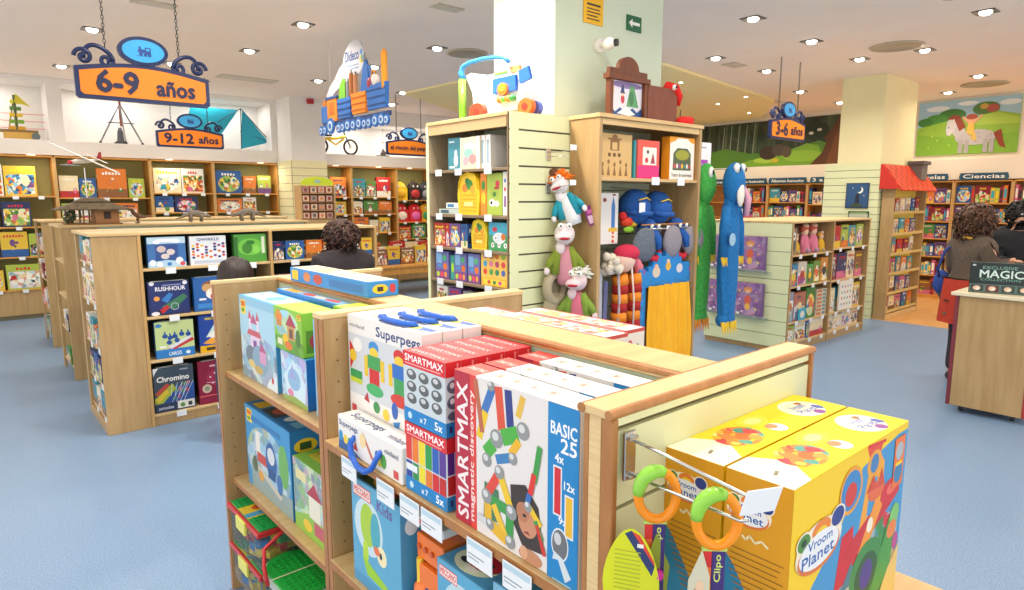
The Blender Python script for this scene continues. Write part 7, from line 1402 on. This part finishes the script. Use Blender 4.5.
# ================================================================== bookcases on the right wall (fronts to -x at x = 12.75)
BK = Matrix.Translation((12.75, 0, 0)) @ Matrix.Rotation(-PI/2, 4, 'Z')     # local x = -world y
def bookcase(y1, y0, levels, lab, head, H=2.0):
    u = shelf_unit('bookcase', lab, (12.75, y1, 0), -PI/2, [.012, y1-y0-.012], .33, H, [levels], side=HONEY, shelf=HONEY, back=mat('#c08a48', .6), overhang=-.011, plinth=.07)
    if head:
        w_ = y1-y0; tw = min(.75, .075*len(head)+.04); b = MB(); x0 = w_/2-tw/2
        o = [(x0, .01), (x0+tw, .01), (x0+tw+.02, .05), (x0+tw, .12), (x0, .12), (x0-.02, .05)]
        b.prism(o, (0, -.008, H), (1, 0, 0), (0, 0, 1), .016, C('#23506a'))
        b.art((x0, -.008, H+.01), (1, 0, 0), (0, 0, 1), tw, .11, [('t', head, .06, .22, .94, .8, '#f4f0e4')], .001); b.build('header_sign', u)
    return u, RM[u.name]
rk = random.Random(404)
def books(M_, x0, x1, z, hmax, where, rng, grp, face=.25):
    x = x0+.006; i = 0; last = None
    while x < x1-.03:
        f = rng.random() < face
        c = rng.choice([q for q in ('red', 'blue', 'yellow', 'green', 'orange', 'pink', 'white', 'purple', 'turquoise', 'brown', 'cream', 'navy', 'maroon', 'lime') if q != last]); last = c
        if f:
            w_ = rng.uniform(.15, .22)
            if x+w_ > x1-.004: f = False
        if f:
            h = min(hmax*.93, w_*1.3); put('face', 'picture_book', c, rng.randint(0, 3), M_, x+w_/2, .06, z+.0015, w_, .02, h, '%s cover-first book, %s from left, %s' % (c, ORD[min(i, 15)], where), 'book', grp)
        else:
            w_ = rng.uniform(.035, .06)
            if x+w_ > x1-.004: break
            h = hmax*rng.uniform(.66, .93); put('book', 'shelf_book', c, 0, M_, x+w_/2, .125, z+.0015, w_, .2, h, '%s book spine, %s from left, %s' % (c, ORD[min(i, 15)], where), 'book', grp)
        x += w_+.003; i += 1
        if i > 15: break
RL = [.06, .405, .73, 1.035, 1.325, 1.635]
for (y1, y0, head, lab, w4, lv_) in ((8.42, 7.6, 'Álbumes', 'honey bookcase behind the costumes, left of the two illustrated album ones', 'bookcase behind the costumes', [.4, 1.0, 1.318, 1.637]),
        (7.6, 6.78, 'Álbumes ilustrados', 'honey bookcase left below the forest mural', 'left album bookcase', [.4, 1.0, 1.318, 1.637]),
        (6.78, 5.96, 'Álbumes ilustrados', 'honey bookcase in the middle below the forest mural', 'middle album bookcase', [.4, 1.0, 1.30, 1.637]),
        (5.96, 5.34, '3 a 12', 'honey bookcase below the forest mural next to the slat column', 'bookcase by the slat column', [.4, 1.0, 1.2, 1.60]),
        (4.28, 3.50, 'Novelas', 'honey bookcase just right of the red-roofed stand', 'bookcase by the red roof', RL),
        (3.50, 2.70, 'Ciencias', 'honey bookcase under the word Ciencias', 'Ciencias bookcase', RL),
        (2.70, 1.90, 'Arte', 'honey bookcase at the right edge of the view', 'right edge bookcase', RL)):
    u, M_ = bookcase(y1, y0, lv_, lab, head)
    for k, z in enumerate(lv_):
        top = lv_[k+1] if k+1 < len(lv_) else 1.98
        vis = (y1 > 5 and z > 1.1) or y1 < 5
        if not vis: continue
        if y1 < 3 and z < .9: continue
        if w4 == 'bookcase behind the costumes': continue
        books(M_, .026, y1-y0-.03, z, top-z-.03, '%s shelf of the %s' % (('lowest', 'second', 'third', 'fourth', 'fifth', 'top') [k] if len(lv_) == 6 else ('base', 'low', 'second', 'top')[k], w4), rk, 'books in the '+w4, face=.5 if y1 > 5 else .22)
# fallen seam: small dark gap keeps nothing

# ================================================================== red-roofed book stand
t = thing('roofed_book_stand', 'house-shaped book stand with a red tiled roof, grey chimney and yellow back', 'book stand', (10.65, 3.6, 0))
def rp(n, a, mt, par=None): b = MB(); b.box(*a, mt); return b.build(n, par or t, True)
rp('side_panel', (9.93, 9.96, 3.42, 3.58, 0, 1.86), WOOD); rp('side_panel', (11.19, 11.22, 3.42, 3.58, 0, 1.86), WOOD)
rp('back_panel', (9.961, 11.189, 3.56, 3.58, .06, 1.86), mat('#e8cf5a', .5)); rp('base_board', (9.961, 11.189, 3.42, 3.559, 0, .07), WOODH)
b = MB(); b.prism([(3.34, 1.84), (3.59, 1.84), (3.59, 2.17), (3.57, 2.18)], (9.86, 0, 0), (0, 1, 0), (0, 0, 1), .03, C('#c8281c')); b.prism([(3.34, 1.84), (3.59, 1.84), (3.59, 2.17), (3.57, 2.18)], (11.29, 0, 0), (0, 1, 0), (0, 0, 1), .03, C('#c8281c'))
TL = mat('#e2522c', .5, kind='tile', h2='#d84824', scale=6); TL2 = mat('#c93a1c', .5, kind='tile', h2='#bf3418', scale=6)
V_ = V3((0, .24, .345)).normalized(); L_ = .42
for j in range(6):
    o = V3((0, 3.325, 1.825))+V_*(L_*j/6)
    for i in range(14):
        x = 9.865+i*.102
        b.prism([(0, 0), (.03, -.012), (.052, -.016), (.074, -.012), (.102, 0), (.102, .075), (0, .075)], o+V3((x, 0, 0))-V3((0, .0, 0))+V_.cross(V3((1, 0, 0)))*-(.012+.0), (1, 0, 0), V_, .018, TL if (i+j) % 2 else TL2)
b.build('tiled_roof', t, True)
b = MB(); b.box(10.84, 11.08, 3.40, 3.56, 1.98, 2.20, mat('#6f6a64', .6)); b.box(10.80, 11.12, 3.37, 3.585, 2.20, 2.25, mat('#5a5650', .6)); b.build('chimney', t, True)
MR = Matrix.Translation((9.965, 3.43, 0))
zz = [.10, .36, .64, .92, 1.20, 1.50]
for k, z in enumerate(zz):
    s_ = rp('shelf', (9.962, 11.188, 3.43, 3.559, z-.014, z), mat('#dcc070', .45))
    rp('lip', (9.962, 11.188, 3.422, 3.4295, z-.012, z+.03), mat('#e2c884', .3, trans=.3), s_)
    fill(MR, .0, 1.22, z, .26, '%s shelf of the red-roofed stand' % ('lowest', 'second', 'third', 'fourth', 'fifth', 'top')[k], rk, (.13, .22), kind='face', name='small_book', noun='pocket book', cat='book', group='small books on the red-roofed stand', dr=(.02, .03), y=.05, hr=(.75, .92), gap=.04,
         colors=['red', 'white', 'orange', 'pink', 'turquoise', 'cream', 'maroon', 'lime', 'blue', 'black'])

# ================================================================== counter on castors and the display on it
t = thing('counter', 'light wooden service counter on castors at the right, edged in dark red', 'counter', (6.35, 1.3, 0))
b = MB(); b.box(-.345, -.32, -.235, .235, .055, .945, WOOD); b.build('front_panel', t)
for y_, c_ in ((.236, '#7c2f3a'), (-.262, '#a83a34')):
    b = MB(); b.box(-.35, -.325, y_, y_+.026, .055, .945, C(c_)); b.build('edge_strip', t)
b = MB(); b.box(-.32, .28, -.225, .225, .075, .944, mat('#7a6a66', .5)); b.build('body', t)
b = MB(); b.box(-.37, .30, -.30, .29, .946, .972, mat('#e6d9b8', .35)); b.build('worktop', t)
for x, y in ((-.26, .17), (-.26, -.17), (.22, .17), (.22, -.17)):
    b = MB(); b.cyl((x, y-.016, .03), (x, y+.016, .03), .028, C('#3a3c40'), n=18); b.box(x-.015, x+.015, y-.022, y+.022, .035, .074, STEEL); b.build('castor', t)
t = thing('magic_set_box', 'dark magic collection box standing on the wooden counter', 'toy box', (6.14, 1.31, .9725), -PI/2+.22)
b = MB(); b.box(-.2, .2, -.03, .03, 0, .235, C('#1c2a2a', .25))
b.art((-.2, -.03, 0), (1, 0, 0), (0, 0, 1), .4, .235, [('r', .01, .02, .99, .30, '#54706a'), ('t', 'EXCLUSIVE', .2, .80, .74, .9, '#6fa08f'), ('t', 'MAGIC', .16, .52, .84, .77, '#cfe6dc'), ('t', 'COLLECTION', .18, .42, .8, .49, '#6fa08f'), ('e', .06, .92, .03, .03, '#c9d2cc')]
      +[('r', .03+.245*k, .05, .235+.245*k, .27, ['#31403c', '#5a2a2a', '#31403c', '#2a3a36'][k]) for k in range(4)]+[('e', .13+.245*k, .16, .06, .08, '#e0bfa6') for k in range(4)]+[('e', .15+.245*k, .14, .03, .04, '#f0e8dc') for k in range(4)])
b.art((-.2, .03, 0), (0, -1, 0), (0, 0, 1), .06, .235, [('r', .1, .4, .9, .8, '#3a5a52')]); b.build('carton', t)
b = MB(); b.box(-.2, .2, -.0285, .0285, .235, .238, C('#2f4440')); b.build('lid', t)
t = thing('leaflet_rack', 'clear rack with a red and white leaflet beside the magic box', 'leaflet rack', (6.40, 1.12, .9725), -PI/2)
b = MB(); b.box(-.08, .08, -.02, .06, 0, .012, mat('#dfe6e6', .1, trans=.7)); b.box(-.08, .08, .03, .034, .012, .30, mat('#dfe6e6', .1, trans=.7)); b.build('rack', t)
b = MB(); b.box(-.07, .07, .012, .026, .014, .42, C('#e8e6e2')); b.art((-.07, .012, .014), (1, 0, 0), (0, 0, 1), .14, .40, [('r', 0, .05, 1, .45, '#d8382a'), ('p', [(0, .6), (1, .75), (1, .9), (0, .95)], '#e04a3a')]); b.build('leaflet', t)

# ================================================================== people
def skin(name, pts, edges, rads, m_, parent, sub=2, root=0):
    I = RM[parent.name].inverted()
    me = bpy.data.meshes.new(name); me.from_pydata([tuple(I @ V3(p)) for p in pts], edges, []); me.materials.append(m_)
    o = bpy.data.objects.new(name, me); COL.objects.link(o); o.parent = parent; RM[o.name] = RM[parent.name]
    sm = o.modifiers.new('skin', 'SKIN'); sm.use_smooth_shade = True
    if not me.skin_vertices:
        bm = bmesh.new(); bm.from_mesh(me); bm.verts.layers.skin.verify(); bm.to_mesh(me); bm.free()
    ly = me.skin_vertices[0].data
    for i, r in enumerate(rads):
        ly[i].radius = r if hasattr(r, '__len__') else (r, r)
        ly[i].use_root = (i == root)
    ss = o.modifiers.new('subsurf', 'SUBSURF'); ss.levels = sub; ss.render_levels = sub
    return o
SKIN = mat('#d9a585', .55, kind='skin', h2='#d49d7c', scale=12)
def person(t, base, face, H, shoulders, arms, coat_m, leg_m, arm_m=None, coat_len=.45, sleeve=True, sw=.0, bulk=1.0):
    """standing figure. face = heading angle (world), arms = two lists of shoulder-relative (side, fwd, up) points: elbow, wrist"""
    bx, by, bz = base; F = V3((math.cos(face), math.sin(face), 0)); Rr = V3((math.sin(face), -math.cos(face), 0))
    P = lambda s, f, z: V3((bx, by, bz))+Rr*s+F*f+V3((0, 0, z))
    hd = H/7.5; zh = H-hd; zn = H-hd*1.15; zs = H*.815; zc = H*.72; zw = H*.6; zp = H*.51
    pts = [P(0, 0, zp), P(0, .01, zw), P(0, 0, zc), P(0, -.01, zs), P(0, 0, zn), P(0, .02, zh+hd*.35), P(0, .025, zh+hd*.72)]
    rad = [(.15*bulk, .11*bulk), (.125*bulk, .095*bulk), (.15*bulk, .105*bulk), (.09, .08), (.052, .052), (.075, .088), (.07, .085)]
    ed = [(0, 1), (1, 2), (2, 3), (3, 4), (4, 5), (5, 6)]
    hands = []
    for q, (el, wr) in zip((-1, 1), arms):
        s0 = (q*shoulders/2, 0, zs-.02); n = len(pts)
        e = (s0[0]+q*el[0], el[1], s0[2]+el[2]); w_ = (e[0]+q*wr[0], e[1]+wr[1], e[2]+wr[2])
        pts += [P(*s0), P(*e), P(*w_)]; rad += [.04, .026, .024]; ed += [(3, n), (n, n+1), (n+1, n+2)]
        d = (V3(wr)).normalized(); dd = (P(*w_)-P(*e)).normalized(); hands.append((P(*w_), dd, q))
        pts.append(P(*w_)+dd*.08); rad.append((.038, .016)); ed.append((n+2, n+3))
    for q in (-1, 1):
        n = len(pts); pts += [P(q*.09, 0, zp-.05), P(q*.10, .015, H*.28), P(q*.10, -.01, .07), P(q*.10, .13, .03)]; rad += [.085, .058, .04, (.04, .028)]
        ed += [(0, n), (n, n+1), (n+1, n+2), (n+2, n+3)]
    body = skin('body', pts, ed, rad, SKIN, t)
    # fingers: five short tapering chains rooted in each palm
    b = MB(); I = RM[t.name].inverted()
    for w_, dd, q in hands:
        side = dd.cross(V3((0, 0, 1)))
        side = side.normalized() if side.length > .1 else Rr
        up_ = side.cross(dd).normalized()
        for k in range(4):
            a = w_+dd*.085+side*(.027-.018*k); L = (.062, .07, .066, .052)[k]
            b.tube([I @ a, I @ (a+dd*L*.5-up_*.006), I @ (a+dd*L-up_*.02)], [.0085, .0078, .0062], SKIN, 8)
        a = w_+dd*.035+side*.03*q; b.tube([I @ a, I @ (a+side*q*.02+dd*.025), I @ (a+side*q*.025+dd*.055)], [.011, .0095, .007], SKIN, 8)
    b.build('fingers', t)
    # face
    b = MB()
    hc = P(0, .025, zh+hd*.5)
    for q in (-1, 1):
        e = hc+F*.088+Rr*q*.031+V3((0, 0, .005)); b.ell(I @ e, (.012, .012, .008), C('#f0ece6', .3), 10); b.ell(I @ (e+F*.009), .0055, C('#2a1c14', .3), 8)
        b.ell(I @ (hc+Rr*q*.083+V3((0, 0, -.005))), (.012, .016, .028), SKIN, 10)
        b.tube([I @ (e+V3((0, 0, .018))+Rr*q*-.012), I @ (e+V3((0, 0, .022))+Rr*q*.012)], .003, C('#3a2418'), 5)
    b.tube([I @ (hc+F*.092+V3((0, 0, 0))), I @ (hc+F*.112+V3((0, 0, -.03)))], [.007, .013], SKIN, 8)
    b.tube([I @ (hc+F*.09+Rr*-.022+V3((0, 0, -.055))), I @ (hc+F*.097+V3((0, 0, -.056))), I @ (hc+F*.09+Rr*.022+V3((0, 0, -.055)))], [.003, .006, .003], C('#a8504a'), 6)
    b.build('face', t)
    # clothes
    cp = pts[:4]+[P(0, -.01, zs+.05), P(0, 0, zn+.0)]; cr = [(.175*bulk, .135*bulk), (.15*bulk, .12*bulk), (.18*bulk, .135*bulk), (.15, .12), (.10, .09), (.07, .072)]; ce = [(0, 1), (1, 2), (2, 3), (3, 4), (4, 5)]
    n = len(cp); cp.append(P(0, 0, zp-coat_len*.5)); cp.append(P(0, 0, zp-coat_len)); cr += [(.18*bulk, .14*bulk), (.19*bulk+sw, .15*bulk+sw)]; ce += [(0, n), (n, n+1)]
    for k in range(2):
        i0 = 7+4*k; n = len(cp); wv = pts[i0+1]+(pts[i0+2]-pts[i0+1])*.93
        cp += [pts[i0], pts[i0+1], wv]; cr += [.092*bulk, .088*bulk, .054*bulk]; ce += [(3, n), (n, n+1), (n+1, n+2)]
    skin('coat' if coat_len > .2 else 'sweater', cp, ce, cr, coat_m, t)
    lp = [P(0, 0, zp)]; lr = [(.15*bulk, .12*bulk)]; le = []
    for q in (-1, 1):
        n = len(lp); lp += [P(q*.09, 0, zp-.07), P(q*.10, .015, H*.28), P(q*.10, -.01, .09)]; lr += [.1, .072, .058]; le += [(0, n), (n, n+1), (n+1, n+2)]
    skin('trousers', lp, le, lr, leg_m, t)
    for q in (-1, 1):
        b = MB(); a = P(q*.10, -.03, .045); c = P(q*.10, .10, .035); b.tube([I @ (a-F*.02), I @ a, I @ (a+F*.06), I @ c, I @ (c+F*.05)], [.025, .043, .043, .038, .02], C('#2a2422'), 12); b.build('shoe', t)
    return P, hc, I, F, Rr
def curls(t, I, hc, F, r, col, n, seed, length=.05, drop=0.0, vol=1.0):
    q = random.Random(seed); b = MB(); HM = mat(col, .55, kind='hair', h2='#1c100a', scale=60, stretch=(1, 1, .3), bump=.5)
    b.ell(I @ (hc-F*.018+V3((0, 0, .02))), (r*1.0, r*1.0, r*1.05), HM, 22, bump=.18, seed=seed)
    for k in range(n):
        d = V3((q.gauss(0, 1), q.gauss(0, 1), q.gauss(.25, .9))).normalized()
        if d.dot(F) > .55 and d.z < .5: continue
        c = hc-F*.018+V3((0, 0, .02))+d*r*q.uniform(.85, 1.05)*vol
        if drop and d.z < 0: c += V3((0, 0, -drop*q.random()))
        tn = d.orthogonal().normalized(); bn = d.cross(tn); rr = q.uniform(.012, .022); ph = q.uniform(0, 6)
        pts = [I @ (c+tn*rr*math.cos(ph+s*.9)+bn*rr*math.sin(ph+s*.9)+d*.006*s-V3((0, 0, length*s/6*.6))) for s in range(6)]
        b.tube(pts, [.007, .008, .008, .007, .006, .003], HM, 6)
    return b.build('hair', t)
# customer in a dark coat behind the front gondola, back to us
t = thing('person', 'person with curly reddish-brown hair in a dark coat, back turned, before the games gondola', 'person', (2.31, 4.70, 0), 0)
P, hc, I, F, Rr = person(t, (2.31, 4.70, 0), math.radians(95), 1.50, .36, (((.04, .02, -.25), (-.02, .16, -.16)), ((.04, .05, -.24), (-.03, .18, -.1))), mat('#2b2227', .85, kind='wool', h2='#231c20', scale=50, bump=.3), C('#22242c', .8), coat_len=.4, bulk=1.12)
curls(t, I, hc, F, .122, '#4a2416', 330, 3, .05)
b = MB(); n = 20; b.tube([I @ (P(0, 0, 1.22)+Rr*.085*math.cos(2*PI*k/n)+F*.075*math.sin(2*PI*k/n)+V3((0, 0, .02*math.sin(4*PI*k/n)))) for k in range(n)], .034, mat('#2b2227', .85), 10, True); b.build('coat_collar', t)
b = MB(); b.tube([I @ P(-.20, -.10, 1.19), I @ P(-.16, -.13, 1.12), I @ P(-.13, -.14, 1.0)], .012, C('#8a3a72', .8), 8); b.build('scarf_edge', t)
# child beside
t = thing('person', 'child with smooth dark bobbed hair seen from behind, left of the coated adult', 'person', (1.47, 4.62, 0), 0)
P, hc, I, F, Rr = person(t, (1.47, 4.62, 0), math.radians(80), 1.27, .19, (((.01, .04, -.2), (-.02, .13, -.10)), ((.01, .04, -.2), (-.02, .13, -.10))), mat('#3a2c3c', .85), C('#2a3450', .8), coat_len=.25, bulk=.66)
b = MB(); HM = mat('#2c1c16', .4, kind='hair', h2='#180f0c', scale=40, stretch=(6, 6, .3), bump=.3)
cc = hc-F*.014+V3((0, 0, .012)); b.ell(I @ cc, (.105, .105, .112), HM, 26)
for k in range(46):
    a = PI*.16+k*(2*PI-PI*.32)/45; d = F*math.cos(a)+Rr*math.sin(a)
    b.tube([I @ (cc+V3((0, 0, .108))+d*.015), I @ (cc+d*.082+V3((0, 0, .07))), I @ (cc+d*.108), I @ (cc+d*.108+V3((0, 0, -.07))), I @ (cc+d*.092+V3((0, 0, -.125)))], [.006, .011, .012, .012, .005], HM, 6)
b.build('hair', t)
# shop assistant at the counter
t = thing('person', 'person with voluminous curly brown hair in a taupe sweater and red apron at the counter', 'person', (7.02, 1.73, 0), 0)
P, hc, I, F, Rr = person(t, (7.02, 1.73, 0), math.radians(-35), 1.60, .36, (((.05, .03, -.26), (-.04, .20, .02)), ((.05, .06, -.25), (-.03, .22, -.02))), mat('#6a5a4c', .9, kind='wool', h2='#5a4c40', scale=60, bump=.3), C('#3a3238', .8), coat_len=.05, bulk=1.05)
curls(t, I, hc, F, .142, '#6e4428', 420, 8, .07, .06, 1.05)
b = MB(); RA = mat('#c43a20', .7, kind='cloth', h2='#b8341c', scale=12)
def apron(u, v):
    a = math.radians(-200+400*u*.9+20); r1 = .20+.03*(1-v)+.008*math.sin(a*9); z = .58+.40*v
    p = P(0, 0, z)+Rr*math.cos(a)*r1*1.02+F*math.sin(a)*r1*.98
    return I @ p
b.sheet(apron, 48, 8, RA); b.build('apron', t)
b = MB(); b.tube([I @ P(-.15, .10, 1.27), I @ P(-.11, -.02, 1.36), I @ P(-.15, -.15, 1.22), I @ P(-.19, -.17, 1.05), I @ P(-.22, -.12, .95)], .012, C('#2a3f86', .8), 8); b.ell(I @ P(-.23, -.09, .92), (.06, .07, .12), C('#2a4a96', .8), 14); b.build('shoulder_bag', t)
b = MB(); b.tube([I @ P(.0, -.11, 1.36), I @ P(.06, -.10, 1.355), I @ P(.11, -.03, 1.35)], .012, C('#d8a03a', .8), 8); b.build('neck_strap', t)
# second member of staff, cut by the right edge
t = thing('person', 'person in a black jacket with dark hair, cut by the right edge beyond the counter', 'person', (7.95, 1.60, 0), 0)
P, hc, I, F, Rr = person(t, (7.95, 1.60, 0), math.radians(215), 1.66, .38, (((.04, .08, -.26), (-.05, .22, .04)), ((.04, .08, -.26), (-.05, .22, .04))), mat('#17171b', .8, kind='wool', h2='#101014', scale=50), C('#1c1c22', .8), coat_len=.2, bulk=1.05)
curls(t, I, hc, F, .108, '#1a1412', 260, 15, .03)
# parts of the front: nothing hides behind the camera
